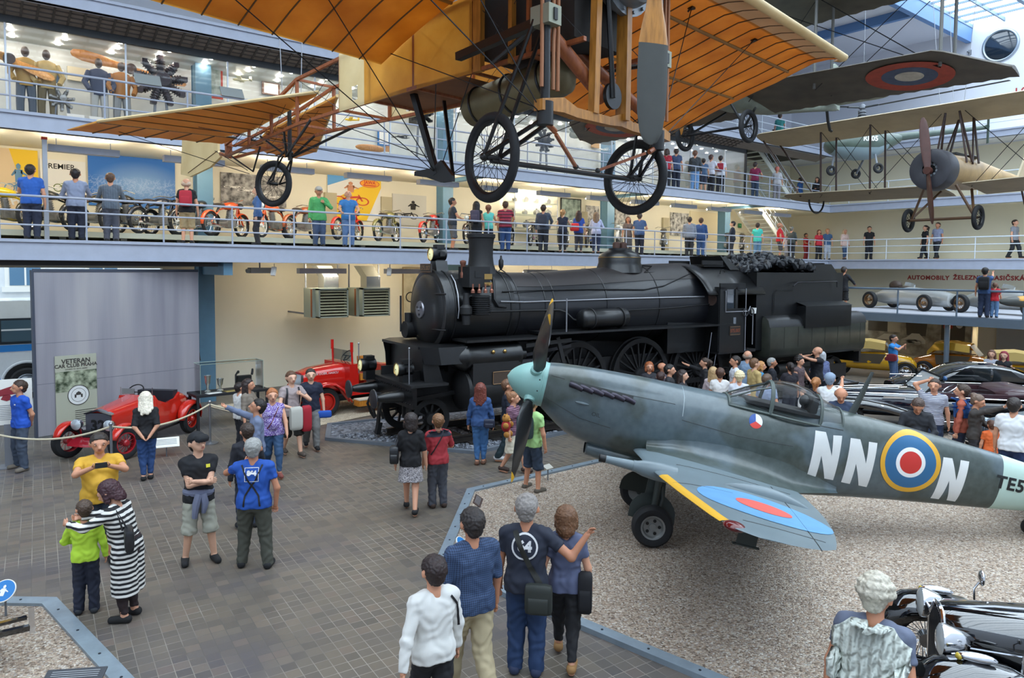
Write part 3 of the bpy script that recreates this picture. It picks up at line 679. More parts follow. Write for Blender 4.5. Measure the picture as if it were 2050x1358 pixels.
 def onb(px,py,pad=.03):
  off=-.9
  for _ in range(6):q=L(px,py,off);off=side_y(q.x,q.z)-pad
  return L(px,py,off)
 pipe('steam_pipe',[onb(978,556),onb(988,557,.06),onb(989,575,.06),onb(990,600,.06),onb(998,613,.06),onb(1013,615,.04)],.035,LB2)
 pipe('control_rod',[onb(1006,584),onb(1080,581),onb(1180,579),onb(1290,580),onb(1330,572),onb(1365,555),onb(1400,540)],.016,LB2)
 pipe('handrail',[onb(1002,604,.09),onb(1050,605,.09),onb(1140,602,.09),onb(1250,598,.09),onb(1410,594,.09)],.02,ROD)
 pipe('smokebox_handrail',[onb(903,551,.06),onb(911,565,.06),onb(917,590,.07),onb(919,620,.07),onb(917,638,.06)],.018,ROD)
 pipe('sand_pipe',[onb(980,624),onb(1060,622),onb(1120,621),onb(1132,625,.12),onb(1148,640,.2),onb(1165,643,.25)],.024,LB2)
 pipe('feed_pipe',[onb(1250,622),onb(1340,617),onb(1430,608)],.015,LB2)
 pipe('regulator_rod',[(7.9,-.35,4.12),(8.1,-.5,4.1),L(1290,545,-.62),L(1330,547,-.62),L(1395,545,-.62)],.02,LB2)
 r0,r1=L(1104,667,-1.46),L(1470,647,-1.46);zr=(r0.z+r1.z)/2
 m=MB().use(LB);m.bb((3.95,-1.48,zr-.05),(10.3,-.7,zr));m.bb((3.95,.7,zr-.05),(10.3,1.48,zr));m.bb((1.9,-1.4,zr-.14),(3.98,-.7,zr-.09));m.bb((1.9,.7,zr-.14),(3.98,1.4,zr-.09));m.build('running_board',None,t)
 q=L(1136,668,-1.46);pipe('handrail_post',[(q.x,-1.42,zr),(q.x,-1.42,L(1136,598,-1.42).z)],.018,ROD)
 a,b=L(1163,640,-1.22),L(1252,636,-1.22);m=MB().use(LB);rr_=.235;zc=zr+rr_+.03
 m.lathe([(.0,-.06),(.12,-.04),(.2,0),(rr_,.06),(rr_,b.x-a.x-.06),(.2,b.x-a.x),(.12,b.x-a.x+.04),(0,b.x-a.x+.06)],(a.x,-1.22,zc),(1,0,0),28);ar=m.build('air_reservoir',None,t)
 for f in(.2,.85):m=MB().use(LB2);m.torus((lerp(a.x,b.x,f),-1.22,zc),(1,0,0),rr_+.01,.02,28,6);m.build('tank_strap',None,ar)
 m=MB().use(LB2);m.bb((.75,-.62,.75),(10.6,-.55,1.75));m.bb((.75,.55,.75),(10.6,.62,1.75));m.bb((1.75,-.8,1.7),(3.4,.8,2.3));m.bb((2.0,-.1,.9),(16.3,.1,2.3));m.build('main_frame',None,t)
 def wheel(x,y,r,z0,ns,nm='wheel',hub=.12,wt=None):
  c=(x,y,z0+r);m=MB().use(LB2);s=-1 if y<0 else 1
  m.lathe([(r-.13,-.06),(r-.07,-.07),(r,-.07),(r-.005,.05),(r+.035,.055),(r+.035,.08),(r-.1,.08),(r-.13,.06),(r-.13,-.06)],c,(0,-s,0),48,False)
  m.lathe([(hub*.5,-.13),(hub,-.12),(hub*1.25,-.06),(hub*1.25,.06)],c,(0,s,0)if False else(0,-s,0),20);m.lathe([(0,.13),(hub,.12),(hub,.0)],c,(0,-s,0),20)
  for k in range(ns):
   a=2*pi*k/ns+.1;u=V((cos(a),0,sin(a)));m.bar(V(c)+u*hub,V(c)+u*(r-.1),.045,.055,(0,1,0))
  m.use(IRON).torus(V(c)+V((0,-.073*(-s)*-1,0)),(0,1,0),r-.02,.007,48,4)
  if wt is not None:
   m.use(LB2);q=[V(c)+V((cos(a),0,sin(a)))*(r-.1)for a in[wt-.6+1.2*i/10 for i in range(11)]];m.prism(q,(0,-.05,0),(0,.05,0))
  return m.build(nm,None,t)
 ZR=.24
 for s in(-1,1):
  wheel(1.32,.75*s,.46,ZR,10)
  for k,x in enumerate((5.35,7.5,9.65)):wheel(x,.75*s,.98,ZR,20,'driving_wheel',.17,2.2+k)
  wheel(10.9,.75*s,.46,ZR,10)
  for x in(12.1,13.5,14.7,16.0):wheel(x,.75*s,.48,ZR,9)
  m=MB().use(LB2);m.cyl((4.0,s*.98,1.22),(5.35,s*.98,1.0),.04);m.bar((5.35,s*.92,.95),(9.65,s*.92,.95),.05,.13);m.build('coupling_rod',None,t)
  m=MB().use(IRON);m.bar((3.7,s*1.18,1.75),(5.35,s*1.08,1.05),.06,.12);m.bar((3.5,s*1.0,1.98),(5.0,s*1.0,2.15),.05,.08);m.bar((3.4,s*1.18,1.87),(4.2,s*1.18,1.87),.08,.1);m.box((3.95,s*1.18,1.82),(.25,.18,.3));m.cyl((3.75,s*1.32,1.75),(3.75,s*1.1,1.75),.1);m.build('connecting_rod',None,t)
  m=MB().use(LB2);q0=(4.3,s*1.05,2.3);m.bar((3.5,s*1.28,2.25),(4.8,s*1.28,2.32),.05,.09);m.bar((4.4,s*1.28,2.4),(4.6,s*1.28,1.75),.05,.1);m.bar((3.2,s*1.3,1.55),(4.9,s*1.3,1.5),.2,.05);m.build('valve_gear',None,t)
  z1=2.05;m=MB().use(LB);m.lathe([(.13,-.3),(.2,-.24),(.27,-.08),(.3,-.04),(.3,.04),(.285,.06),(.285,1.28),(.3,1.3),(.3,1.38),(.15,1.4),(.12,1.6)],(1.95,s*1.14,z1),(1,0,0),28);cy=m.build('valve_chest',None,t)
  m=MB().use(BRASS)
  for x in(2.55,2.85):m.ell((x,s*1.42,z1+.12),(.045,.04,.045),10,8)
  m.build('oil_knob',None,cy)
  m=MB().use(LB2);m.lathe([(0,-.12),(.2,-.1),(.36,-.02),(.44,.0),(.44,.08),(.42,.1),(.42,1.4),(.2,1.45)],(1.95,s*1.0,1.32),(1,0,0),32);m.bb((2.05,s*1.0-.4,1.3),(3.3,s*1.0+.4,1.95));m.build('cylinder',None,t)
  for k in range(14):
   a=2*pi*k/14
  m=MB().use(mat('worn_maker_plate','#4e4138',.5,.4));m.bb((2.55,s*1.405,1.45),(3.05,s*1.42,1.72));m.use(PG)
  for a,b in(((2.55,1.45),(3.05,1.45)),((2.55,1.72),(3.05,1.72)),((2.55,1.45),(2.55,1.72)),((3.05,1.45),(3.05,1.72))):m.tube([(a[0],s*1.424,a[1]),(b[0],s*1.424,b[1])],.008,4)
  m.build('maker_plate',None,t)
  bz=1.25;m=MB().use(LB);m.lathe([(.06,.1),(.07,.12),(.11,.3),(.13,.6),(.15,.68)],(0,s*.74,bz),(1,0,0),20);m.use(IRON).lathe([(0,-.02),(.12,-.015),(.2,.005),(.205,.03),(.19,.04),(.05,.06),(.05,.3)],(0,s*.74,bz),(1,0,0),32);m.build('buffer',None,t)
  m=MB().use(LB2);m.bar((.8,s*.78,1.0),(.72,s*.78,.12),.12,.05,(1,0,0));m.bar((.78,s*.78,.4),(.72,s*.78,.12),.14,.1,(1,0,0));m.build('rail_guard',None,t)
  p=L(819,698,-1.05)if s<0 else L(718,688,1.05);z0=1.55;m=MB().use(ROD);m.cyl((p.x,p.y,z0),(p.x,p.y,p.z),.014,n=8);m.ell((p.x,p.y,p.z),(.025,.025,.025),8,6);m.build('marker_rod',None,t)
 m=MB().use(LB);m.bb((.66,-1.3,1.05),(.76,1.3,1.52));m.use(LB2).bb((.62,-1.32,1.5),(1.5,1.32,1.55))
 for k in range(22):y=-1.2+2.4*k/21;m.ell((.65,y,1.42),(.014,.02,.02),6,4);m.ell((.65,y,1.14),(.014,.02,.02),6,4)
 m.build('buffer_beam',None,t)
 m=MB().use(LB);z1,z0=2.32,1.95
 m.add([(.95,-1.0,z1),(1.25,-1.32,z1),(1.95,-1.32,z1),(1.95,1.32,z1),(1.25,1.32,z1),(.95,1.0,z1),(1.05,-1.05,z0),(1.3,-1.36,z0),(1.95,-1.36,z0),(1.05,1.05,z0),(1.3,1.36,z0),(1.95,1.36,z0)],[(0,1,2,3,4,5),(0,6,7,1),(1,7,8,2),(5,4,10,9),(4,3,11,10)],False)
 m.bb((1.15,-.95,1.55),(1.2,.95,2.3));m.bar((.95,-.98,2.3),(.95,.98,2.3),.04,.06);m.add([(1.0,-1.0,2.3),(1.06,-1.04,1.55),(1.5,-1.04,1.55),(1.3,-1.0,2.3)],[(0,1,2,3)],False);m.add([(1.0,1.0,2.3),(1.06,1.04,1.55),(1.5,1.04,1.55),(1.3,1.0,2.3)],[(0,1,2,3)],False)
 m.bb((1.2,-.5,1.5),(2.0,.5,2.3));m.build('cylinder_casing',None,t)
 p=L(812,678,.55);m=MB().use(LB2);m.lathe([(.28,-.9),(.28,.1),(.2,.2)],(1.55,.7,2.4),(0,0,1),14)if False else m.cyl((1.4,.75,2.55),(1.9,.75,2.55),.2,n=14);m.cyl((1.5,.75,2.7),(1.5,.75,2.95),.09,n=10);m.cyl((1.35,.85,2.5),(1.35,.85,3.35),.022,n=6);m.build('relief_valve',None,t)
 m=MB().use(LB2);m.tube([(.62,0,1.2),(.4,0,1.15),(.3,.05,.95),(.38,.05,.7)],.035,8);m.tube([(.62,.3,1.15),(.4,.33,1.2),(.32,.36,.95),(.42,.4,.72),(.5,.4,.6)],.03,8);m.tube([(.62,-.3,1.15),(.4,-.33,1.2),(.32,-.36,.95),(.42,-.3,.72)],.03,8);m.build('coupling_hose',None,t)
 m=MB().use(LB);m.bar((.78,-.93,1.18),(1.95,-.93,1.28),.05,.09);m.build('side_brace',None,t)
 x0,x1,yc=9.75,10.78,1.44;zs,zt=1.75,3.55
 for s in(-1,1):
  m=MB().use(LB);m.bb((x0,s*yc-.02,zs),(x1,s*yc+.02,2.95));m.bb((x0,s*yc-.02,2.95),(x0+.28,s*yc+.02,zt));m.bb((x0+.62,s*yc-.02,2.95),(x0+.72,s*yc+.02,zt));m.bb((x0,s*yc-.02,3.48),(x1,s*yc+.02,zt+.1));sd=m.build('cab_side',None,t)
  m=MB().use(GLASS());m.bb((x0+.28,s*yc-.004,2.95),(x0+.62,s*yc+.004,3.48));m.build('cab_window',None,sd)
  m=MB().use(ROD);m.tube([(x0+.16,s*(yc+.05),3.42),(x0+.2,s*(yc+.05),3.45),(x0+.2,s*(yc+.05),2.86),(x1+.1,s*(yc+.05),2.86),(x1+.18,s*(yc+.05),3.0)],.014,6);m.cyl((x1,s*(yc+.04),1.75),(x1,s*(yc+.04),3.5),.016,n=6);m.cyl((x1+.42,s*(yc-.05),1.9),(x1+.42,s*(yc-.05),2.75),.018,n=6);m.build('grab_rail',None,sd)
  m=MB().use(PLATE);m.bb((x0+.4,s*(yc+.02),2.2),(x0+.84,s*(yc+.035),2.46));m.use(mat('rusty_red_lettering','#8d4a30',.5,.3));put_text(m,'375.007',(x0+.62,s*(yc+.038),2.33),(1 if s<0 else-1,0,0),(0,0,1),.13,.003)
  m.use(PG);zz=((x0+.42,2.22),(x0+.82,2.22),(x0+.82,2.44),(x0+.42,2.44));m.tube([(a,s*(yc+.038),b)for a,b in zz],.006,4,closed=True);m.use(GREY).bb((x0+.55,s*(yc+.02),2.52),(x0+.65,s*(yc+.03),2.7));m.build('cab_plate',None,sd)
  for k in range(2):m=MB().use(ROD);q=x0-.35+k*.28;m.cyl((q,s*1.3,1.0+.1*k),(q+.22,s*1.3,2.3-.2*k),.012,n=6);m.build('brake_rod',None,t)
  m=MB().use(LB2);m.bb((x1-.5,s*1.2-.2,.55),(x1+.25,s*1.2+.2,.6));m.bb((x1-.5,s*1.38-.02,.55),(x1-.46,s*1.38+.02,1.8));m.bb((x1+.2,s*1.38-.02,.55),(x1+.25,s*1.38+.02,1.8));m.bb((x1-.5,s*1.2-.2,1.1),(x1+.25,s*1.2+.2,1.14));m.build('cab_steps',None,t)
 m=MB().use(LB2);m.bb((x0,-yc,1.7),(x1+.5,yc,1.78));m.build('cab_floor',None,t)
 m=MB().use(LB);m.bb((x0-.03,-yc,1.78),(x0,yc,3.55));m.use(mat('brown_cab_window','#4a3a34',.3));
 for s in(-1,1):m.cyl((x0-.05,s*1.2,3.2),(x0+.01,s*1.2,3.2),.17,n=18)
 m.build('cab_front',None,t)
 m=MB().use(LB);rr=[]
 for x in(9.35,9.6,10.5,11.7):
  rr.append([V((x,1.62*sin(a),2.6+1.62*cos(a)*.97+(.0)))for a in[rad(-62+124*j/20)for j in range(21)]])
 m.loft(rr,False,False);o=m.build('cab_roof',None,t,70);mod=o.modifiers.new('s','SOLIDIFY');mod.thickness=.04
 m=MB().use(LB2);m.bb((10.0,-.62,4.1),(10.9,.62,4.16));m.add([(10.95,-.75,4.02),(11.35,-.75,4.02),(11.35,.75,4.02),(10.95,.75,4.02),(10.7,-.6,4.42),(11.0,-.6,4.36),(11.0,.6,4.36),(10.7,.6,4.42)],[(0,1,5,4),(1,2,6,5),(2,3,7,6),(3,0,4,7),(4,5,6,7)],False);m.bb((9.9,-.66,4.16),(10.75,-.62,4.28));m.bb((9.9,.62,4.16),(10.75,.66,4.28));m.build('roof_ventilator',None,t)
 for y,x in((-.95,10.3),(-1.0,11.4)):m=MB().use(LB2);m.tube([(x,y,3.9),(x,y-.02,4.0),(x+.08,y-.05,4.02),(x+.12,y-.06,3.95)],.014,6);m.build('roof_hook',None,t)
 a,b=L(1515,545,-1.3),L(1683,545,-1.3);X0,X1=11.45,15.6
 m=MB().use(LB);m.bb((X0,-1.3,1.7),(X1,1.3,3.95));m.build('tender_body',None,t)
 m=MB().use(LB);m.tube([(X0+.75,-1.33,2.75),(X0+.75,-1.33,3.3),(X0+.85,-1.33,3.42),(X0+1.6,-1.33,3.42)],.014,5);m.build('tender_beading',None,t)
 m=MB().use(IRON);m.tube([(12.95,-1.42,3.55),(13.15,-1.42,3.66),(15.1,-1.42,3.68),(15.12,-1.42,3.5)],.02,6);m.build('tender_handrail',None,t)
 for s in(-1,1):
  m=MB().use(TANK);rr=[]
  for x,k in((11.72,.9),(11.78,1),(16.5,1),(16.56,.9)):
   q=[(0,1.45),(1.42,1.45),(1.52,1.55),(1.56,1.75),(1.56,2.35),(1.5,2.55),(1.38,2.66),(1.2,2.7),(0,2.7)]
   rr.append([V((x,s*y*(k if y>1.3 else 1),(z-2.1)*k+2.1))for y,z in q])
  m.loft(rr);tk=m.build('water_tank',None,t,50)
  m=MB().use(LB);rr=[[V((x,s*y,z))for y,z in((1.565,2.36),(1.508,2.555),(1.386,2.668),(1.2,2.71))]for x in(11.74,16.54)];m.loft(rr,False,False);m.build('tank_top',None,tk)
  for x in(12.4,13.05,13.7,14.35,15.0,15.65,16.2):m=MB().use(mat('tank_seam','#2a2c27',.5));m.bb((x,s*1.562,1.75),(x+.02,s*1.566,2.35));m.build('tank_seam',None,tk)
  m=MB().use(LB);m.bb((13.3,s*1.3,2.3),(15.6,s*1.62,2.95));m.add([(13.3,s*1.3,3.06),(15.6,s*1.3,3.06),(15.6,s*1.66,2.95),(13.3,s*1.66,2.95)],[(0,1,2,3)],False);m.build('tool_box',None,t)
  m=MB().use(LB2);m.bb((11.9,s*.95-.04,.55),(16.4,s*.95+.04,1.0));m.bb((13.1,s*1.1-.1,1.05),(15.4,s*1.1+.3,1.2));m.cyl((12.5,s*1.2,1.05),(13.4,s*1.2,1.05),.16);m.build('tender_frame',None,t)
 m=MB().use(LB);m.bb((X0+3.2,-1.25,3.95),(X0+3.25,1.25,4.25));m.add([(14.1,-1.28,3.95),(15.3,-1.28,3.95),(15.0,-1.28,4.22),(14.1,-1.28,4.22)],[(0,1,2,3)],False);m.add([(14.1,1.28,3.95),(15.3,1.28,3.95),(15.0,1.28,4.22),(14.1,1.28,4.22)],[(0,1,2,3)],False);m.build('coal_board',None,t)
 m=MB().use(LB2);m.bb((16.6,-1.3,1.05),(16.7,1.3,1.5));m.bb((16.3,-1.3,1.4),(16.7,1.3,1.5))
 for s in(-1,1):m.lathe([(.14,0),(.12,.1),(.07,.3),(.06,.42),(.2,.44),(.2,.47),(0,.48)],(16.7,s*.74,1.25),(1,0,0),16)
 m.build('rear_buffer_beam',None,t)
 m=MB().use(WHITE);m.lathe([(.07,0),(.08,.16)],(x1+.5,-1.35,2.78),(0,0,1),12);m.build('white_can',None,t);m=MB().use(IRON);m.torus((x1+.35,-1.4,2.83),(0,1,0),.1,.015,18,6);m.torus((x1-.02,-1.5,2.83),(0,1,0),.1,.015,18,6);m.build('hand_wheel',None,t)
 rnd=random.Random(3);m=MB().use(mat('coal','#26292e',.42,noise=.4,nscale=9,spec=.6))
 def lump(p,r):
  bm=bmesh.new();bmesh.ops.create_icosphere(bm,subdivisions=1,radius=r)
  for v in bm.verts:v.co*=rnd.uniform(.7,1.2)
  m.add([v.co+V(p)for v in bm.verts],[tuple(v.index for v in f.verts)for f in bm.faces],False);bm.free()
 for k in range(760):
  x=rnd.uniform(11.5,14.7);y=rnd.uniform(-1.22,1.22);h=.62*max(0,1-((x-13.0)/1.75)**2)*(1-.35*(y/1.2)**2);lump((x,y,3.92+h*rnd.uniform(.55,1.0)),rnd.uniform(.07,.14))
 co=m.build('coal_heap',None,None);tag(co,'heap of dark coal lumps on top of the tender','coal',kind='stuff');co.location=O;co.rotation_euler=(0,0,TH)
 tr=thing('railway_track','short length of dark rails and sleepers under the locomotive','track',O,TH)
 for s in(-1,1):
  m=MB().use(mat('dark_rail_steel','#37322f',.5,.5,noise=.2));m.bb((.95,s*.75-.035,.2),(17.5,s*.75+.035,.24));m.bb((.95,s*.75-.01,.1),(17.5,s*.75+.01,.2));m.bb((.95,s*.75-.07,.085),(17.5,s*.75+.07,.11));m.build('rail',None,tr)
 k=0;x=1.6
 while x<17.4:
  m=MB().use(mat('dark_sleeper','#2a2624',.8,noise=.3));m.bb((x,-.98,.0),(x+.24,.98,.09));m.build('sleeper',None,tr);x+=.62
loco()
P0=[(6.9,15.75),(8.95,12.62),(13.0,13.0),(24.8,10.6),(26.2,13.9),(24.5,14.8),(7.6,17.2)]
P0=[V((a,b))for a,b in P0]
bed([tuple(p)for p in P0],.12,.07,'plain grey kerb around the ballast of the steam locomotive','grey stone ballast under the steam locomotive',BALLAST,False,mat('dull_grey_kerb','#656c75',.6,noise=.1))
def stones():
 rnd=random.Random(5);m=MB();ms=[mat('ballast_stone_%s'%n,c,.8)for n,c in(('dark','#4f5258'),('mid','#777b84'),('pale','#9ba0aa'))]
 bm=bmesh.new();bmesh.ops.create_icosphere(bm,subdivisions=1,radius=1);vs=[v.co.copy()for v in bm.verts];fs=[tuple(v.index for v in f.verts)for f in bm.faces];bm.free()
 a,b,c=V((7.05,15.6)),V((9.0,12.8)),V((14.0,12.9))
 for k in range(1500):
  if rnd.random()<.6:p=a.lerp(b,rnd.random())+V((rnd.random()*1.9+.05,rnd.uniform(-.1,.3)))
  else:p=b.lerp(c,rnd.random())+V((rnd.uniform(0,.3),rnd.random()*1.2+.06))
  r=rnd.uniform(.02,.042);m.use(ms[rnd.randrange(3)]);sx,sy=rnd.uniform(.8,1.3),rnd.uniform(.8,1.3)
  m.add([(p.x+v.x*r*sx*rnd.uniform(.8,1.2),p.y+v.y*r*sy,.045+v.z*r*.8)for v in vs],fs,False)
 o=m.build('ballast_stones');tag(o,'loose grey ballast stones scattered around the locomotive front','stones',kind='stuff')
stones()
def trans_fabric(c1,c2,tr=.5,sc=2.5):
 def f(t):
  n=t.add('ShaderNodeTexNoise',Scale=sc,Detail=5.0);t.link(t.coord(),n.inputs['Vector'])
  c=t.ramp(n.outputs[0],[(.3,c1),(.7,c2)]);t.link(c,t.b.inputs['Base Color']);t.b.inputs['Roughness'].default_value=.5
  tl=t.add('ShaderNodeBsdfTranslucent');t.link(c,tl.inputs[0]);mx=t.add('ShaderNodeMixShader');mx.inputs[0].default_value=tr
  out=[q for q in t.n if q.type=='OUTPUT_MATERIAL'][0];t.link(t.b.outputs[0],mx.inputs[1]);t.link(tl.outputs[0],mx.inputs[2]);t.link(mx.outputs[0],out.inputs[0])
 return f
def wood_fn(c1,c2):
 def f(t):
  n=t.add('ShaderNodeTexNoise',Scale=6.0,Detail=6.0);t.link(t.coord(scale=(6,6,1)),n.inputs['Vector'])
  t.link(t.ramp(n.outputs[0],[(.3,c1),(.7,c2)]),t.b.inputs['Base Color']);t.b.inputs['Roughness'].default_value=.38
 return f
AMBERW=mat('varnished_amber_wood',fn=wood_fn('#8a5a20','#b87d34'));REDW=mat('reddish_varnished_wood',fn=wood_fn('#7a3f22','#9c5a32'))
def spoked_wheel(par,c,ax,R0,rt,ns=28,hubw=.06,tyre=None,rim=None,name='wheel',spoke=.0022,hubr=.022):
 """bicycle-like wheel: tyre, rim, laced spokes, hub"""
 c=V(c);d=V(ax).normalized();u=V((0,0,1))if abs(d.z)<.9 else V((1,0,0));x=d.cross(u).normalized();y=d.cross(x)
 m=MB().use(tyre or RUBBER);m.torus(c,d,R0-rt,rt,48,12);w=m.build(name,None,par,70)
 m=MB().use(rim or BLACK);m.lathe([(R0-2*rt+.004,-rt*.6),(R0-2*rt-.01,-rt*.3),(R0-2*rt-.01,rt*.3),(R0-2*rt+.004,rt*.6)],c,d,48,False);m.build('rim',None,w)
 m=MB().use(WIRE)
 for k in range(ns):
  a=2*pi*k/ns;s=1 if k%2 else-1;b=a+(.5 if(k//2)%2 else-.5)
  p=c+d*(s*hubw)+(x*cos(b)+y*sin(b))*hubr;q=c+(x*cos(a)+y*sin(a))*(R0-2*rt-.005);m.tube([p,q],spoke,4,False)
 m.build('spokes',None,w)
 m=MB().use(rim or BLACK);m.cyl(c-d*(hubw+.015),c+d*(hubw+.015),hubr,n=12);m.build('hub',None,w);return w
def monoplane():
 A=rad(8);t=thing('fabric_monoplane','amber fabric early monoplane with open wooden girder fuselage and spoked wheels hanging overhead','aeroplane',(3.98,4.35,0),A)
 FAB=mat('amber_doped_fabric',fn=trans_fabric('#c07f25','#dca040',.42));FAB2=mat('pale_doped_fabric',fn=trans_fabric('#d6bd88','#e6d2a2',.3));TAILF=mat('ochre_tail_fabric',fn=trans_fabric('#bd8540','#cf9b54',.4))
 RIB=mat('rib_brown','#5a4020',.6);BK=mat('black_enamel','#131313',.35)  # plain brown for the thin rib bars
 COP=mat('copper_spring','#9a6a4c',.45,.6)
 def wing(s):
  def P(b,u,up=0):
   le=V((b,lerp(-.68,-.60,b/4.3),6.47));te=V((b,lerp(1.95,1.62,max(0,b-.4)/3.9),5.93-.03*b/4))
   p=le.lerp(te,u);h=.20*(4*u*(1-u))**.9*(1-.35*u)+.06*sin(pi*min(1,u*3))if u>0 else 0
   return V((s*p.x,p.y,p.z+h+up))
  B0,B1=.40,4.28;m=MB().use(FAB)
  us=[0,.02,.05,.1,.18,.28,.4,.52,.64,.76,.88,1]
  nb=13
  def tipb(b,u):return b if b<B1-.2 else b+.16*sin(pi*(.15+.85*u))-(.14 if u>.93 else 0)
  top=[[P(tipb(B0+(B1-B0)*i/nb,u),u,.02)for u in us]for i in range(nb+1)];bot=[[P(tipb(B0+(B1-B0)*i/nb,u),u,-.015-.03*sin(pi*u))for u in us]for i in range(nb+1)]
  m.loft(top,False,False);m.loft(bot,False,False);m.poly(top[0]+bot[0][::-1]);m.poly(top[-1]+bot[-1][::-1]);w=m.build('wing',None,t,60)
  m=MB().use(FAB2);rr=[]
  for i in range(nb+1):
   b=B0+(B1-B0)*i/nb;c=P(b,0);rr.append([c+V((0,.01+.055*cos(a)*1.0,.045*sin(a)+.004))for a in[2*pi*k/12 for k in range(12)]])
  q=P(B1,0);rr+=[[V((q.x+s*.08,q.y+.06,q.z))+(p-q)*.55 for p in rr[-1]],[V((q.x+s*.12,q.y+.16,q.z+.02))+(p-q)*.1 for p in rr[-1]]]
  m.loft(rr);m.use(FAB2);m.loft([[P(B0+(B1-B0)*i/nb,u,-.019-.03*sin(pi*u))for u in(.01,.05,.1,.15)]for i in range(nb+1)],False,False);m.build('leading_edge',None,w,70)
  for i in range(1,nb+1):
   b=B0+(B1-B0)*i/nb-.04;m=MB().use(RIB);m.tube([P(b,u,-.018-.03*sin(pi*u))for u in us],.0075,5);m.build('rib',None,w)
  for u in(.3,.62):
   m=MB().use(mat('faint_spar','#8f6529',.6));m.tube([P(B0+(B1-B0)*i/nb,u,-.012-.03*sin(pi*u))for i in range(nb+1)],.02,6);m.build('spar',None,w)
  for b,u in((1.7,.22),(3.0,.22),(1.7,.68),(3.0,.68)):
   p=P(b,u,-.04);m=MB().use(BK);m.box(p,(.06,.05,.03));m.cyl(p,p+V((-s*.06,0,-.05)),.01,n=6);m.build('wire_fitting',None,w)
  return P
 PR=wing(1);PL=wing(-1)
 ys=[-.45,.1,.74,1.5,2.2,2.77,3.76,4.46,5.14,5.95]
 hw=lambda y:interp(y,[-.5,1.5,3,6],[.36,.36,.30,.06]);zt=lambda y:interp(y,[-.5,.7,2.8,3.76,4.46,5.14,5.95],[6.22,6.22,6.15,6.12,5.94,5.80,5.66]);zb=lambda y:interp(y,[-.5,1,3.8,5.95],[5.66,5.63,5.62,5.5])
 for s in(-1,1):
  for f,nm in((zt,'longeron'),(zb,'longeron')):
   m=MB().use(REDW);m.loft([[V((s*hw(y)+dx*.016,y,f(y)+dz*.016))for dx,dz in((-1,-1),(1,-1),(1,1),(-1,1))]for y in ys]);m.build(nm,None,t,30)
  for y in ys[1:-1]:m=MB().use(REDW);m.bar((s*hw(y),y,zb(y)),(s*hw(y),y,zt(y)),.03,.03);m.build('upright',None,t)
  m=MB().use(WIRE)
  for a,b in zip(ys[4:],ys[5:]):m.tube([(s*hw(a),a,zb(a)),(s*hw(b),b,zt(b))],.003,4,False);m.tube([(s*hw(a),a,zt(a)),(s*hw(b),b,zb(b))],.003,4,False)
  for a,b in zip(ys[:4],ys[1:4]):m.tube([(s*hw(a),a,zb(a)),(s*hw(b),b,zt(b))],.003,4,False);m.tube([(s*hw(a),a,zt(a)),(s*hw(b),b,zb(b))],.003,4,False)
  m.build('bracing_wire',None,t)
  m=MB().use(FAB);x=lambda y:s*(hw(y)+.02)
  m.loft([[V((x(y),y,z))for z in(zb(y)-.02,zt(y)+.04)]for y in(.72,1.3,1.9,2.3)],False,False);m.use(FAB2)
  m.loft([[V((x(y),y,z))for z in(zb(y)-.02,zb(y)+.05)]for y in(2.3,2.77)],False,False);m.loft([[V((x(y),y,z))for z in(zb(y)+.19,zt(y)+.04)]for y in(2.3,2.77)],False,False)
  for y0,y1 in((2.3,2.42),(2.52,2.77)):m.loft([[V((x(y),y,z))for z in(zb(y)+.05,zb(y)+.19)]for y in(y0,y1)],False,False)
  m.build('fabric_side',None,t)
 for y in ys[1:]:
  for f in(zt,zb):m=MB().use(REDW);m.bar((-hw(y),y,f(y)),(hw(y),y,f(y)),.025,.025);m.build('cross_member',None,t)
 m=MB().use(mat('brown_belly_cloth','#7b4d2a',.6,noise=.15));m.loft([[V((k*hw(y),y,zb(y)+.01))for k in(-1,1)]for y in(.9,1.5,2.2)],False,False);m.build('belly_cloth',None,t)
 for s in(-1,1):
  Lp=[(.12,3.5,5.96),(1.53,6.3,5.80),(.1,5.52,5.70)]
  n=8;m=MB().use(TAILF);le=[V(Lp[0]).lerp(V(Lp[1]),i/n)for i in range(n+1)];he=[V((.1,3.6,5.94)).lerp(V(Lp[2]),min(1,i/2.5))if i<2.5 else V(Lp[2]).lerp(V(Lp[1]),(i-2.5)/(n-2.5))for i in range(n+1)]
  fl=lambda p:V((s*p.x,p.y,p.z))
  m.loft([[fl(a)+V((0,0,.012)),fl(b)+V((0,0,.012))]for a,b in zip(le,he)],False,False);m.loft([[fl(a)-V((0,0,.012)),fl(b)-V((0,0,.012))]for a,b in zip(le,he)],False,False)
  st=m.build('tailplane',None,t)
  m=MB().use(FAB2);m.tube([fl(p)for p in le],.02,6);m.build('tailplane_edge',None,st)
  for i in range(1,n):m=MB().use(RIB);f=i/n;a=V(Lp[0]).lerp(V(Lp[1]),f);b=V((.1,3.6+f*1.9,5.94-.22*f));m.tube([fl(a)-V((0,0,.016)),fl(V((.1+(a.x-.1)*.0,lerp(3.7,5.52,f),lerp(5.93,5.70,f))))-V((0,0,.016))],.006,4);m.build('rib',None,st)
  m=MB().use(TAILF);h0,h1,t0,t1=V((.1,5.54,5.70)),V((1.53,6.33,5.8)),V((.1,5.98,5.67)),V((1.64,7.2,5.79))
  k=6;sc_=[]
  for i in range(k*2+1):
   f=i/(k*2);te=t0.lerp(t1,f)+V((0,-.05*(1-abs(((f*k)%1)*2-1))if 0<f<1 else 0,0));sc_.append([fl(h0.lerp(h1,f)),fl(te)])
  m.loft([[a+V((0,0,.01)),b+V((0,0,.004))]for a,b in sc_],False,False);m.loft([[a-V((0,0,.01)),b-V((0,0,.004))]for a,b in sc_],False,False);e=m.build('elevator',None,t)
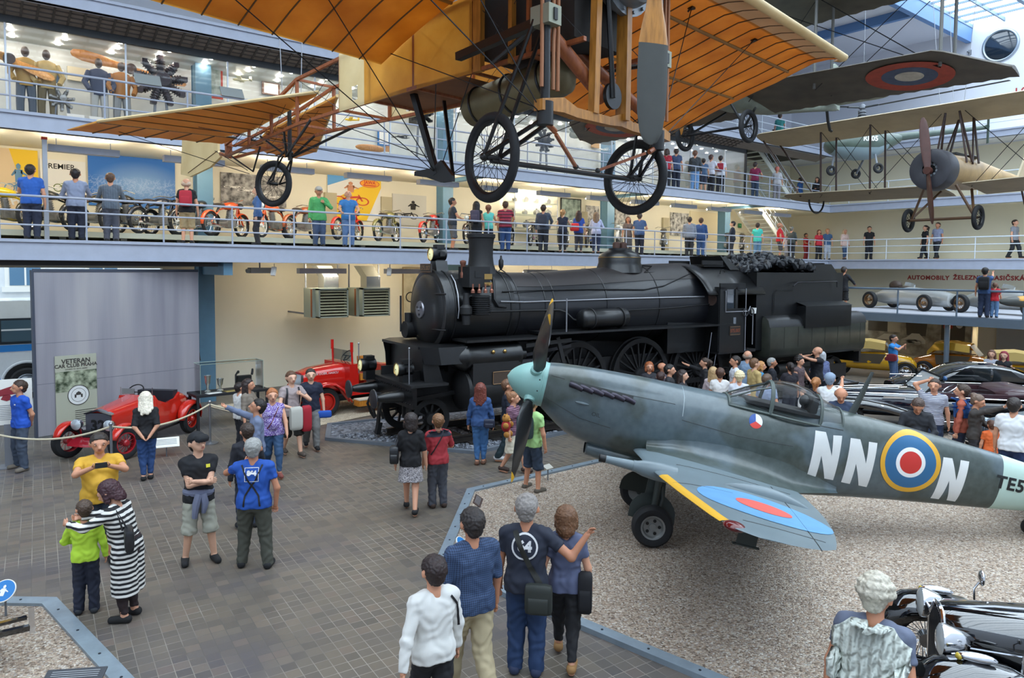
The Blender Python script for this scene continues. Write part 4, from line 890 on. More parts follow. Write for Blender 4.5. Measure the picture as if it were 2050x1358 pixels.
  m=MB().use(BK);m.tube([fl(h0),fl(h1)],.016,6);m.build('hinge_tube',None,e)
  for i in range(1,k):m=MB().use(RIB);m.tube([fl(h0.lerp(h1,i/k))-V((0,0,.012)),fl(t0.lerp(t1,i/k))-V((0,0,.008))],.01,4);m.build('rib',None,e)
 m=MB().use(FAB2)
 pr=[(6.3,5.92),(7.5,5.95),(7.57,5.40),(7.25,5.34),(6.55,5.42),(6.22,5.53),(6.3,5.62)]
 m.prism([V((0,y,z))for y,z in pr],(-.018,0,0),(.018,0,0));ru=m.build('rudder',None,t)
 m=MB().use(RIB);m.tube([(-.02,6.3,5.62),(-.02,7.3,5.40)],.006,4);m.build('rib',None,ru)
 m=MB().use(REDW);m.bar((0,6.0,5.5),(0,6.0,5.85),.05,.08);m.bar((0,5.95,5.5),(0,6.25,5.58),.04,.04);m.build('stern_post',None,t)
 m=MB().use(BK);m.tube([(0,5.9,5.5),(0,5.3,5.25),(0,5.1,5.55)],.012,5);m.build('control_strut',None,t)
 tw=V((0,4.77,5.05));wl=spoked_wheel(t,tw,(1,.35,0),.29,.035,24,.05);wl.name='tail_wheel'
 m=MB().use(BK)
 for s in(-1,1):
  m.tube([tw+V((s*.08,0,0)),tw+V((s*.1,-.18,.02)),tw+V((s*.09,-.3,.28)),tw+V((s*.05,-.38,.36))],.014,6)
  m.tube([tw+V((s*.08,0,0)),tw+V((s*.06,-.36,.3))],.012,6);m.tube([tw+V((s*.04,-.4,.3)),V((s*.22,4.1,5.62))],.014,6);m.tube([tw+V((s*.05,-.36,.33)),V((s*.15,4.8,5.62))],.014,6);m.tube([tw+V((s*.04,-.4,.3)),V((s*.28,3.4,5.62))],.016,6)
 m.tube([(0,4.36,5.3),(0,4.36,6.0)],.026,8);m.build('tail_wheel_fork',None,t)
 zc=5.13
 for s,bx,ay in((-1,-.68,-.14),(1,.74,-.62)):
  bx=.71*s;ay=-.38
  m=MB().use(BK);m.cyl((bx,ay,zc-.07),(bx,ay,6.75),.035,n=12);m.cyl((bx,ay,5.0),(bx,ay,5.16),.06,n=12);py=m.build('pylon',None,t)
  for d in(-.06,.06,.11):m=MB().use(COP);m.cyl((bx+d,ay-.02,zc+.12),(bx+d,ay-.02,6.7),.014,n=8);m.build('bungee_tube',None,py)
  c=V((s*.80,-.05+.0,4.81));c=V((-.8,0.06,4.81))if s<0 else V((.83,-.08,4.81))
  spoked_wheel(t,c,(.985,-.17 if s<0 else .0,0),.328,.034,36,.055)
  m=MB().use(BK);col=V((bx,ay,5.72))
  for d in(-.075,.075):
   h=c+V((d,0,0));m.tube([h,V((bx+d*.6,ay+.02,5.02))],.016,6);m.tube([h,V((bx+d*.7,ay+.06,5.72))],.015,6);m.ell(h,(.03,.03,.03),8,6)
  m.tube([V((bx,ay-.02,5.72)),V((bx-s*.1,ay+.05,6.75))],.018,6);m.tube([V((bx,ay+.04,5.72)),V((s*.36,.5,5.66))],.02,6);fk=m.build('wheel_fork',None,t)
  m=MB().use(mat('weathered_zinc','#8c8e7c',.5,.4));m.box((bx,ay,5.74),(.13,.17,.13));m.use(BLACK).box((bx,ay-.09,5.74),(.035,.01,.08));m.build('slide_collar',None,py)
  m=MB().use(REDW);e=V((s*.14,-.2,4.79));m.tube([V((bx-s*.02,ay,5.02)),V((lerp(bx,e.x,.2),ay,4.97))],.02,6);m.bar((lerp(bx,e.x,.25),ay+.02,4.96),e,.022,.022);m.use(BK).ell(e,(.03,.02,.02),8,6);m.tube([e,(0,-.15,4.79)],.004,4);m.build('radius_rod',None,t)
 m=MB().use(AMBERW);pts=[(-.78,5.13,.055),(-.55,5.16,.075),(-.4,5.13,.05),(0,5.13,.045),(.15,5.16,.07),(.3,5.13,.05),(.6,5.13,.05),(.66,5.16,.07),(.85,5.12,.05)]
 m.loft([[V((b,-.38+dy*.04,z+dz*h*.7))for dy,dz in((-1,-1),(1,-1),(1,1),(-1,1))]for b,z,h in pts]);m.build('lower_beam',None,t,25)
 m=MB().use(AMBERW);m.bar((-.85,-.38,6.72),(.85,-.38,6.72),.08,.06);m.build('upper_beam',None,t)
 for b in(-.17,.17):
  m=MB().use(AMBERW);m.bar((b*1.1,-.4,5.16),(b,-.42,6.75),.1 if b>0 else .06,.06);m.build('chassis_post',None,t)
 m=MB().use(BK);m.tube([V((0,-.44,5.3)),V((-.12,-.42,6.7))],.02,8);m.lathe([(0,-.015),(.1,-.015),(.1,.015),(0,.015)],(.02,-.42,5.32),(0,1,0),20);m.build('pedal_disc',None,t)
 m=MB().use(REDW);m.tube([(-.5,-.2,5.75),(.0,-.36,5.3)],.055,10);m.tube([(.1,.0,5.75),(.66,-.36,5.25)],.05,10);m.build('diagonal_strut',None,t)
 m=MB().use(BK);m.cyl((-.8,.06,4.79),(.83,-.08,4.79),.02,n=10);m.build('axle_tube',None,t)
 m=MB().use(BK);m.bar((-.62,.62,5.68),(-.72,-.38,5.72),.06,.06);m.build('chassis_bar',None,t);m=MB().use(BK);m.bar((.1,-.2,5.68),(.75,.3,5.86),.05,.06);m.build('chassis_bar',None,t)
 m=MB().use(mat('dark_hull','#171310',.7));m.bb((-.3,-.3,5.72),(.3,.66,6.6));m.build('cockpit_shadow_box',None,t)  # dark box added to stand for the shade inside the open cockpit
 m=MB().use(AMBERW);m.bar((-.36,.66,5.62),(-.36,.66,6.7),.09,.05);m.bar((-.36,.28,5.62),(-.36,.28,6.7),.04,.05);m.build('door_post',None,t)
 m=MB().use(mat('tarnished_tank','#6e6448',.42,.5,noise=.25,nscale=3));m.lathe([(0,0),(.1,.01),(.155,.05),(.165,.1),(.165,1.05),(.15,1.12),(.08,1.16),(0,1.17)],(-.02,-.02,5.56),(0,1,-.12),28);tk=m.build('fuel_tank',None,t)
 for f in(.2,.6,.97):m=MB().use(BK);m.torus((-.02,-.02+f*1.02,5.56-.122*f),(0,1,-.12),.168,.012,28,6);m.build('tank_strap',None,tk)
 ALU=mat('grey_crankcase','#7d8286',.45,.5,noise=.15)
 m=MB().use(ALU);m.lathe([(.05,-.2),(.17,-.2),(.25,-.14),(.27,-.05),(.27,.1),(.2,.16),(.1,.2)],(.16,-.42,6.28),(0,1,0),32);m.lathe([(.27,-.03),(.33,-.03),(.33,.02),(.27,.02)],(.16,-.42,6.28),(0,1,0),32,False)
 for k in range(14):a=2*pi*k/14;m.cyl((.16+.3*cos(a),-.47,6.28+.3*sin(a)),(.16+.3*cos(a),-.44,6.28+.3*sin(a)),.014,n=6)
 en=m.build('engine_crankcase',None,t)
 for a in(-60,0,60):
  m=MB().use(ALU);u=V((sin(rad(a)),0,cos(rad(a))));c=V((.16,-.42,6.28))
  m.cyl(c+u*.2,c+u*.55,.07,n=16)
  for k in range(8):m.lathe([(.07,-.004),(.1,-.004),(.1,.004),(.07,.004)],c+u*(.28+.033*k),u,16,False)
  m.build('engine_cylinder',None,en)
 m=MB().use(AMBERW);hub=V((.12,-.72,6.12));m.lathe([(.09,-.06),(.09,.06)],hub,(0,1,0),20);pr=m.build('propeller',None,t)
 for sg,mm in((-1,mat('dark_grey_blade','#3b3c38',.5,noise=.12)),(1,mat('dark_grey_blade','#3b3c38',.5))):
  R_=[(.05,.09,.05),(.2,.13,.05),(.34,.19,.04),(.45,.22,.034),(.7,.23,.026),(.95,.215,.02),(1.1,.17,.016),(1.17,.1,.012),(1.19,.03,.006)]
  rings=[[hub+V((w/2*cos(j*pi/6)+.0,-.5*w/2*cos(j*pi/6)+th/2*sin(j*pi/6),sg*r))+V((-.03*(r/1.2)*(1 if sg<0 else-1),0,0))for j in range(12)]for r,w,th in R_]
  m=MB().use(AMBERW);m.loft(rings[:4]);m.use(mm);m.loft(rings[3:]);m.build('blade',None,pr,60)
 m=MB().use(BK);m.bar((-.2,1.76,5.75),(-.2,1.38,4.86),.045,.06);m.bar((.2,1.76,5.75),(.0,1.38,4.86),.03,.03);m.prism([V((-.2,y,z))for y,z in((1.68,4.87),(1.5,4.84),(1.3,4.78),(1.15,4.78),(1.15,4.83),(1.3,4.98),(1.42,4.92),(1.68,4.91))],(-.02,0,0),(.02,0,0));m.build('landing_skid',None,t)
 lo=[(-.2,1.4,4.88),(.1,1.42,4.88)]
 for pts in([(-.2,1.4,4.88),PL(1.7,.68,-.05)],[(-.2,1.4,4.88),PL(3.0,.68,-.05)],[(-.71,-.38,5.05),PL(1.7,.22,-.05)],[(-.71,-.38,5.05),PL(3.0,.22,-.05)],[(0,1.4,4.88),PR(1.7,.68,-.05)],[(0,1.4,4.88),PR(3.0,.68,-.05)],[(.71,-.38,5.05),PR(1.7,.22,-.05)],[(.71,-.38,5.05),PR(3.0,.22,-.05)],[(-.2,1.4,4.9),(-.7,5.3,5.72)],[(-.71,-.38,5.1),(-.36,2.2,6.15)],[(-.36,.7,5.7),(-.2,1.3,4.95)],[(-.36,1.2,5.65),(-.2,1.42,4.95)],[(.7,-.36,5.1),(.1,.3,5.9)],[(-1.2,6.6,5.76),(-.1,5.2,5.2)],[(-.1,6.2,5.6),(-.1,5.25,5.25)],[(-.2,1.42,5.0),(-.25,3.3,5.64)]):
  m=MB().use(WIRE);m.tube([V(p)for p in pts],.0045,5,False);m.build('rigging_wire',None,t)
 for b,a,z in((-.12,4.3,6.0),(.12,4.3,6.0),(-.5,-.38,6.7),(.5,-.38,6.7),(0,1.5,6.2)):
  m=MB().use(mat('pale_hanging_cable','#9a9da2',.4,.5));m.tube([(b,a,z),(b*4,a+.1,15.8)],.005,5,False);m.build('hanging_cable',None,t)
monoplane()
def flat_wing(m,x0,x1,y0,y1,z0,z1,th=.12,tip=.35,rake=0.0,n=10,scal=0.0,nb=16,inc=0.0):
 """wing between spans y0..y1 (chord x0..x1), rounded or raked tip at y1; returns lower-surface function"""
 rings=[];S=[0,.03,.1,.25,.45,.7,.9,1.0]
 sg=1 if y1>y0 else-1
 def ch(y):
  f=abs(y-y0)/abs(y1-y0);d=(1-f)*abs(y1-y0)
  if rake:a=x0+max(0,(1-d/.9))*rake if d<.9 else x0;b=x1
  else:r=math.sqrt(max(0,1-(1-min(1,d/tip))**2))if d<tip else 1;c=(x0+x1)/2;a=c+(x0-c)*max(r,.1);b=c+(x1-c)*max(r,.1)
  if scal:b+=-scal*(1-abs(((f*nb)%1)*2-1))
  return a,b
 ys=sorted(set([y0+(y1-y0)*i/nb for i in range(nb+1)]+[y1-sg*tip*k/5 for k in range(6)]+([y0+(y1-y0)*(i+.5)/nb for i in range(nb)]if scal else[])),key=lambda y:abs(y-y0))
 for y in ys:
  a,b=ch(y);f=abs(y-y0)/abs(y1-y0);z=lerp(z0,z1,f)
  up=[V((a+(b-a)*s,y,z+th*(.25+.75*4*s*(1-s)*(1-.5*s))if 0<s<1 else z))for s in S];lo=[V((a+(b-a)*s,y,z+th*.25*4*s*(1-s)*(1-.4*s)-.012))for s in S[1:-1]]
  rings.append(up+lo[::-1])
 m.loft([[V((p.x,p.y,p.z-inc*p.x))for p in r]for r in rings])
 return lambda x,y,pad=-.02:V((x,y,lerp(z0,z1,abs(y-y0)/abs(y1-y0))+th*.25*4*max(0,min(1,(x-x0)/(x1-x0)))*(1-max(0,min(1,(x-x0)/(x1-x0))))*.8-.012+pad-inc*x))
STRUT=mat('dark_brown_strut','#3a2620',.4);
def scout_biplane():
 t=thing('biplane','tan fabric biplane with dark round cowling and brown propeller hanging at the far end','aeroplane',(22.7,8.55,-.08),rad(-1))
 LINEN=mat('weathered_linen','#a89a80',.7,noise=.12,nscale=1.5);PLY=mat('tan_plywood_skin','#a88a5c',.45,noise=.22,nscale=2.2);COWL=mat('dark_grey_cowl','#34343a',.45,noise=.15)
 PROPB=mat('dark_red_brown_propeller','#4a2a22',.4,noise=.15)
 ZU,ZL=8.55,6.45;c0,c1=-.95,.9
 m=MB().use(LINEN);flat_wing(m,c0,c1,0,6.2,ZU,ZU+.02,.12,.5,inc=.13);flat_wing(m,c0,c1,0,-6.2,ZU,ZU+.02,.12,.5,inc=.13);m.build('upper_wing',None,t,60)
 for s in(-1,1):
  m=MB().use(LINEN);flat_wing(m,c0+.35,c1+.25,s*.4,s*5.3,ZL,ZL+.12,.1,.5,inc=.1);m.build('lower_wing',None,t,60)
  for y0,y1 in((2.3,2.3),(3.9,3.9),(6.0,4.6)):
   for x in(-.35,.6):m=MB().use(STRUT);m.tube([(x,s*y0,ZU),(x+.1,s*y1,ZL+.1)],.032,8);m.build('interplane_strut',None,t)
  m=MB().use(WIRE)
  for a,b in(((-.3,s*2.3,ZU),(-.2,s*.5,ZL)),((-.3,s*2.3,ZL),(-.3,s*.3,ZU)),((-.3,s*3.9,ZU),(-.2,s*2.3,ZL)),((-.3,s*3.9,ZL),(-.3,s*2.3,ZU)),((.6,s*3.9,ZU),(.6,s*2.3,ZL)),((.6,s*2.3,ZU),(.6,s*.5,ZL))):m.tube([a,b],.009,4,False)
  m.build('bracing_wire',None,t)
  for x in(-.35,.6):m=MB().use(STRUT);m.tube([(x,s*.18,ZU),(x+(.35 if x<0 else-.15),s*.42,7.15)],.032,8);m.tube([(x,s*.18,ZU),(x-(.0 if x<0 else .55),s*.42,7.1)],.028,8);m.build('cabane_strut',None,t)
  m=MB().use(WIRE);m.tube([(.2+.45*cos(a),s*4.3,ZL-.02-.42*sin(a))for a in[pi*i/12 for i in range(13)]],.03,8);m.build('wingtip_skid',None,t)
 m=MB().use(PLY);rr=[]
 for x,w,h,zc in((-1.15,.46,.46,6.85),(-.6,.46,.5,6.86),(.2,.44,.52,6.88),(1.0,.40,.48,6.9),(2.4,.30,.36,6.93),(4.2,.18,.24,6.96),(5.9,.05,.14,6.98)):
  rr.append([(x,w*cos(2*pi*i/24),zc+h*sin(2*pi*i/24)*(1.0 if sin(2*pi*i/24)>0 else .9))for i in range(24)])
 m.loft(rr);f=m.build('fuselage',None,t,60)
 m=MB().use(mat('black_coaming','#1b1a1a',.5));m.lathe([(.3,0),(.34,.03),(.3,.06)],(.55,0,7.33),(0.1,0,1),20);m.bb((-.5,-.2,7.33),(.2,.2,7.4));m.build('cockpit_rim',None,f)
 m=MB().use(COWL);m.lathe([(.2,-1.62),(.4,-1.66),(.53,-1.62),(.56,-1.5),(.56,-1.15)],(0,0,6.85),(1,0,0),36,False);m.use(BLACK).lathe([(0,-1.5),(.42,-1.5)],(0,0,6.85),(1,0,0),24,False);cw=m.build('engine_cowling',None,t)
 for k in range(9):
  a=2*pi*k/9;m=MB().use(GREY);c=V((-1.5,0,6.85));u=V((0,cos(a),sin(a)));m.cyl(c+u*.12,c+u*.4,.06,n=8);m.build('cylinder',None,cw)
 m=MB().use(PROPB);h=V((-1.74,0,6.8));m.lathe([(.1,-.06),(.11,.06)],h,(1,0,0),16)
 for s in(-1,1):
  u=V((0,.12,1)).normalized()*s;w=V((0,1,-.12))
  m.loft([[h+u*r+w*(c/2*cos(j*pi/5))+V((-.35*c*cos(j*pi/5)*s+.02*sin(j*pi/5),0,0))for j in range(10)]for r,c in((.05,.12),(.3,.17),(.7,.21),(1.1,.19),(1.35,.13),(1.45,.05))])
 m.build('propeller',None,t,60)
 for s in(-1,1):
  spoked_wheel(t,(-.75,s*.9,5.55),(0,1,.03),.34,.06,20,.06,spoke=.006)
  m=MB().use(mat('brown_gear_strut','#5f4530',.45));m.tube([(-.75,s*.8,5.6),(-.95,s*.4,6.45)],.035,8);m.tube([(-.75,s*.8,5.6),(.1,s*.4,6.4)],.035,8);m.build('gear_strut',None,t)
 m=MB().use(mat('brown_gear_strut','#5f4530',.45));m.cyl((-.75,-.9,5.55),(-.75,.9,5.55),.04,n=8);m.build('gear_axle',None,t)
 m=MB().use(LINEN);m.prism([V((x,0,z))for x,z in((4.6,7.1),(5.2,7.85),(5.75,7.95),(5.75,6.9),(4.6,7.0))],(0,-.03,0),(0,.03,0));fn=m.build('tail_fin',None,t)
 m=MB().use(mat('faded_red_rudder','#9a3a34',.6));m.prism([V((x,0,z))for x,z in((5.77,6.9),(5.77,7.95),(6.1,7.9),(6.35,7.4),(6.2,6.9))],(0,-.03,0),(0,.03,0));m.build('rudder',None,t)
 for s in(-1,1):m=MB().use(LINEN);flat_wing(m,4.5,5.9,s*.1,s*1.7,7.0,7.0,.05,.6);m.build('tailplane',None,t)
 m=MB().use(STRUT);m.tube([(5.0,0,6.85),(5.35,0,6.35),(5.4,0,6.3)],.03,6);m.build('tail_skid',None,t)
 for x,y in((-.4,.3),(-.4,-.3),(.5,.3)):m=MB().use(mat('pale_hanging_cable','#9a9da2',.4,.5));m.tube([(x,y,ZU+.1),(x*1.5,y*3,15.7)],.008,4,False);m.build('hanging_cable',None,t)
scout_biplane()
def dark_biplane():
 t=thing('biplane','dark shaded biplane with red, blue and white roundel under its lower wing, hung high','aeroplane',(15.55,10.8,0),rad(4.6))
 DK=mat('shaded_dark_fabric',fn=trans_fabric('#4c473f','#625b50',.12));FUS=mat('grey_green_fuselage','#7d8578',.55,noise=.15)  # wing fabric colour darkened to carry the shade on the underside
 ZL,ZU=8.0,10.0
 m=MB().use(DK);flat_wing(m,-1.15,1.0,0,6.3,ZU,ZU+.1,.12,.4,rake=.9,scal=.06,inc=.12);flat_wing(m,-1.15,1.0,0,-6.3,ZU,ZU+.1,.12,.4,rake=.9,scal=.06,inc=.12);m.build('upper_wing',None,t,60)
 for s in(-1,1):
  m=MB().use(DK);low=flat_wing(m,-1.1,1.0,s*.45,s*5.6,ZL+.08,ZL+.02,.12,.4,rake=1.5,scal=.06,inc=.13);w=m.build('lower_wing',None,t,60)
  m=MB();c=(-.02,s*3.9)
  for r0,r1,nm,col,pad in((.52,.82,'red','#a2412f',-.024),(.27,.52,'blue','#47536b',-.026),(0,.27,'white','#b9b4a8',-.028)):
   m.use(mat('worn_roundel_'+nm,col,.6,noise=.2,nscale=6));drape(m,[[(max(-1.05,min(.93,x)),y)for x,y in q]for q in ring_poly(c,r0,r1,32)],lambda x,y,p=pad:low(x,y,p),.2)
  m.build('roundel',None,w)
  for y in(2.1,4.6):
   for x in(-.45,.4):m=MB().use(mat('grey_tubular_strut','#6a6a66',.45));m.tube([(x,s*y,ZL+.02),(x,s*y,ZU)],.035,8);m.build('interplane_strut',None,t)
  m=MB().use(WIRE)
  for a,b in(((-.4,s*4.6,ZL),(-.4,s*2.1,ZU)),((-.4,s*4.6,ZU),(-.4,s*2.1,ZL)),((-.4,s*2.1,ZU),(-.4,s*.5,ZL)),((.4,s*4.6,ZL),(.4,s*2.1,ZU)),((.4,s*4.6,ZU),(.4,s*2.1,ZL)),((-.4,s*4.6,ZL+.0),(-.5,s*1.0,ZU))):m.tube([a,b],.009,4,False)
  m.build('bracing_wire',None,t)
  spoked_wheel(t,(-1.0,s*.85,7.3),(0,1,.02),.38,.055,24,.06,spoke=.005)
  m=MB().use(BLACK);m.tube([(-1.0,s*.75,7.3),(-1.2,s*.4,8.0)],.03,8);m.tube([(-1.0,s*.75,7.3),(.1,s*.4,7.95)],.03,8);m.build('gear_strut',None,t)
  m=MB().use(FUS);flat_wing(m,4.3,5.5,s*.1,s*1.7,8.9,8.9,.05,.6);m.build('tailplane',None,t)
 m=MB().use(BLACK);m.cyl((-1.0,-.8,7.3),(-1.0,.8,7.3),.03,n=8);m.build('gear_axle',None,t)
 m=MB().use(FUS);rr=[]
 for x,w,z0,z1 in((-2.3,.3,8.05,8.7),(-1.6,.42,7.9,8.85),(0,.45,7.9,8.95),(1.8,.38,8.1,9.0),(4.0,.2,8.5,9.1),(5.5,.05,8.75,9.1)):
  zc,h=(z0+z1)/2,(z1-z0)/2;rr.append([(x,w*math.copysign(abs(cos(2*pi*i/20))**.6,cos(2*pi*i/20)),zc+h*math.copysign(abs(sin(2*pi*i/20))**.6,sin(2*pi*i/20)))for i in range(20)])
 m.loft(rr);m.build('fuselage',None,t,50)
 m=MB().use(FUS);m.prism([V((x,0,z))for x,z in((4.6,9.1),(5.0,9.8),(5.3,10.1),(5.6,10.05),(5.8,9.6),(5.7,8.8),(5.3,8.8))],(0,-.03,0),(0,.03,0));fn=m.build('tail_fin',None,t)
 for s in(-1,1):
  m=MB()
  for r0,r1,nm,y in((.17,.27,'red',.032),(.08,.17,'blue',.033),(0,.08,'white',.034)):
   m.use(_M['worn_roundel_'+nm]);drape(m,ring_poly((5.4,9.72),r0,r1,20),lambda x,z,k=y:V((x,s*k,z)),.3)
  m.build('roundel',None,fn)
 m=MB().use(BLACK);m.tube([(4.9,0,8.75),(5.0,0,8.4),(5.15,0,8.15),(5.25,0,8.13)],.045,8);m.build('tail_skid',None,t)
 m=MB().use(AMBERW);m.loft([[V((-2.4+.1*c*cos(j*pi/4),c/2*cos(j*pi/4),8.35+r+.02*sin(j*pi/4)))for j in range(8)]for r,c in((-1.3,.05),(-1,.22),(-.4,.22),(0,.12),(.4,.22),(1,.22),(1.3,.05))]);m.build('propeller',None,t)
 for x,y in((-.4,4.6),(-.4,-4.6),(.4,2.1),(.4,-2.1)):m=MB().use(mat('pale_hanging_cable','#9a9da2',.4,.5));m.tube([(x,y,ZU),(x,y*.8,15.7)],.008,4,False);m.build('hanging_cable',None,t)
dark_biplane()
def helicopter():
 p=PD(1714,290,28.0)
 t=thing('helicopter','small grey-green helicopter with long drooping rotor blades hanging by the end wall','helicopter',(p.x,p.y,0),rad(-36));z=p.z
 GR=mat('grey_green_helicopter_paint','#4d5b52',.35,noise=.12);BL=mat('pale_blue_grey_belly','#8fa5ad',.4)
 m=MB().use(GR);rr=[]
 for x,w,zb,zt_ in((-1.25,.05,-.05,.02),(-1.1,.4,-.3,.22),(-.6,.62,-.52,.52),(0,.68,-.6,.62),(.6,.6,-.55,.6),(1.2,.38,-.2,.5),(1.7,.18,.1,.42)):
  rr.append([(x,w*cos(2*pi*i/20),z+(zb+zt_)/2+(zt_-zb)/2*sin(2*pi*i/20))for i in range(20)])
 m.loft(rr);bd=m.build('cabin',None,t,60)
 m=MB().use(BL);m.loft([[(x,w*1.01*cos(a),z+(zb+zt_)/2+(zt_-zb)/2*1.01*sin(a))for a in[rad(200+140*j/10)for j in range(11)]]for x,w,zb,zt_ in((-1.0,.45,-.35,.25),(-.6,.62,-.52,.52),(0,.68,-.6,.62),(.6,.6,-.55,.6),(1.1,.42,-.25,.5))],False,False);m.build('belly_panel',None,bd)
 m=MB().use(mat('dark_tinted_glazing','#2c3a40',.12));m.loft([[(x,w*1.012*cos(a),z+(zb+zt_)/2+(zt_-zb)/2*1.012*sin(a))for a in[rad(20+140*j/10)for j in range(11)]]for x,w,zb,zt_ in((-1.05,.42,-.33,.24),(-.6,.62,-.52,.52),(-.1,.67,-.6,.62))],False,False);m.build('windscreen',None,bd)
 m=MB().use(WHITE)
 for s in(-1,1):put_text(m,'RR05',(.2,s*.69,z+.12),(-s,0,0),(0,0,1),.26,.01)
 m.build('registration',None,bd)
 m=MB().use(GR);m.tube([(1.5,0,z+.3),(3.2,0,z+.5),(5.2,0,z+.75)],[.16,.12,.08],12);m.build('tail_boom',None,t)
 m=MB().use(GR);m.cyl((5.1,-.12,z+.75),(5.1,.0,z+.75),.08);m.bar((5.1,-.14,z+.1),(5.1,-.14,z+1.4),.12,.02);m.build('tail_rotor',None,t)
 m=MB().use(GREY);m.lathe([(.28,.5),(.22,.7),(.12,.85),(.07,1.0),(.07,1.35),(.13,1.38),(.13,1.46),(.06,1.55)],(.2,0,z),(0,0,1),16)
 for k in range(4):m.torus((.2,0,z+.95+.1*k),(0,0,1),.12,.03,14,6)
 m.build('rotor_mast',None,t)
 for a in(62,182,302):
  u=V((cos(rad(a)),sin(rad(a)),.0));w=V((-u.y,u.x,0));c=V((.2,0,z+1.42));m=MB().use(mat('dark_rotor_blade','#3e4142',.5));m.cyl(c,c+u*.6,.035);m.loft([[c+u*r+w*(k*.11+.05)+V((0,0,h))for k,h in((-1,0),(0,.02),(1,0),(0,-.015))]for r in(.6,2.5,5.0)]);m.build('rotor_blade',None,t)
 for x,y in((-.85,0),(.55,-.75),(.55,.75)):
  m=MB().use(RUBBER);m.torus((x-.1,y*1.1,z-1.0),(0,1,0),.14,.06,20,8);w=m.build('wheel',None,t);m=MB().use(GREY);m.tube([(x,y*.5,z-.4),(x-.1,y*1.05,z-1.0)],.04,8);m.build('gear_leg',None,t)
 m=MB().use(mat('pale_hanging_cable','#9a9da2',.4,.5));m.tube([(.2,0,z+1.5),(.2,0,15.6)],.01,4,False);m.build('hanging_cable',None,t)
helicopter()
def paint(name,col,rough=.12):return mat(name,col,rough,coat=.6,noise=.03)
def superring(x,w,z0,z1,e=2.6,n=24):
 c,h=(z0+z1)/2,(z1-z0)/2
 return[V((x,w*math.copysign(abs(cos(2*pi*i/n))**(2/e),cos(2*pi*i/n)),c+h*math.copysign(abs(sin(2*pi*i/n))**(2/e),sin(2*pi*i/n))))for i in range(n)]
def body(par,name,m,st,e=2.6,ang=50):
 b=MB().use(m);b.loft([superring(*s,e=e)for s in st]);return b.build(name,None,par,ang)
def carwheel(par,c,R_,w,rimm,spokes=0,steer=0.0,hubcap=None,name='wheel'):
 d=V((sin(steer),-cos(steer),0))if c[1]<0 else V((-sin(steer),cos(steer),0));b=MB().use(RUBBER)
 b.lathe([(R_*.62,-w*.4),(R_*.72,-w*.5),(R_*.92,-w*.45),(R_,-w*.25),(R_,w*.25),(R_*.92,w*.45),(R_*.72,w*.5),(R_*.62,w*.4)],c,d,32,False);t=b.build(name,None,par)
 b=MB().use(rimm);b.lathe([(R_*.64,-w*.4),(R_*.64,w*.42),(R_*.58,w*.44),(R_*.56,w*.3)],c,d,32,False)
 if spokes:
  x=d.cross(V((0,0,1))).normalized();y=d.cross(x)
  for k in range(spokes):a=2*pi*k/spokes;b.tube([V(c)+d*w*.35+(x*cos(a+.2)+y*sin(a+.2))*.05,V(c)+d*(w*.2 if k%2 else-w*.1)+(x*cos(a)+y*sin(a))*R_*.6],R_*.014,4,False)
  b.lathe([(.07,-w*.3),(.07,w*.45),(.045,w*.6),(0,w*.62)],c,d,16)
 else:b.lathe([(R_*.6,w*.1),(R_*.5,w*.22),(R_*.3,w*.3),(R_*.28,w*.4),(0,w*.46)],c,d,28)
 b.build('rim',None,t)
 if hubcap:b=MB().use(hubcap);b.lathe([(R_*.26,w*.38),(R_*.2,w*.5),(0,w*.54)],c,d,20);b.build('hubcap',None,t)
 return t
def fender(par,name,m,pts,y,w,n=9,r=.09,ang=60):
 """mudguard: path pts (x, z) with a rounded section of width w at lateral y; section curls down at both sides"""
 b=MB().use(m);rings=[]
 for i,(x,z)in enumerate(pts):
  a,c=pts[max(0,i-1)],pts[min(len(pts)-1,i+1)];t=V((c[0]-a[0],0,c[1]-a[1])).normalized();nrm=V((-t.z,0,t.x))
  if nrm.z<0 and abs(t.x)>.3:nrm=-nrm
  k=sin(pi*(i+.6)/(len(pts)+.2))**.35
  rings.append([V((x,y,z))+V((0,1,0))*(w/2*k*cos(pi*j/n))+nrm*(r*(sin(pi*j/n)**.7)-r)for j in range(n+1)])
 b.loft(rings,False,False);o=b.build(name,None,par,ang);md=o.modifiers.new('s','SOLIDIFY');md.thickness=.012;return o
def lampbody(par,c,r,d,m,lensm,name='headlamp'):
 b=MB().use(m);b.lathe([(r,0),(r*1.02,.02),(r*.98,.05),(r*.75,r*1.1),(r*.35,r*1.6),(0,r*1.7)],c,d,24,False);o=b.build(name,None,par)
 b=MB().use(lensm);b.lathe([(r*.98,.0),(r*.7,-.02),(0,-.03)],c,d,24,False);b.build('lens',None,o);return o
LENSG=mat('lamp_glass','#c9d2d6',.08,.4)
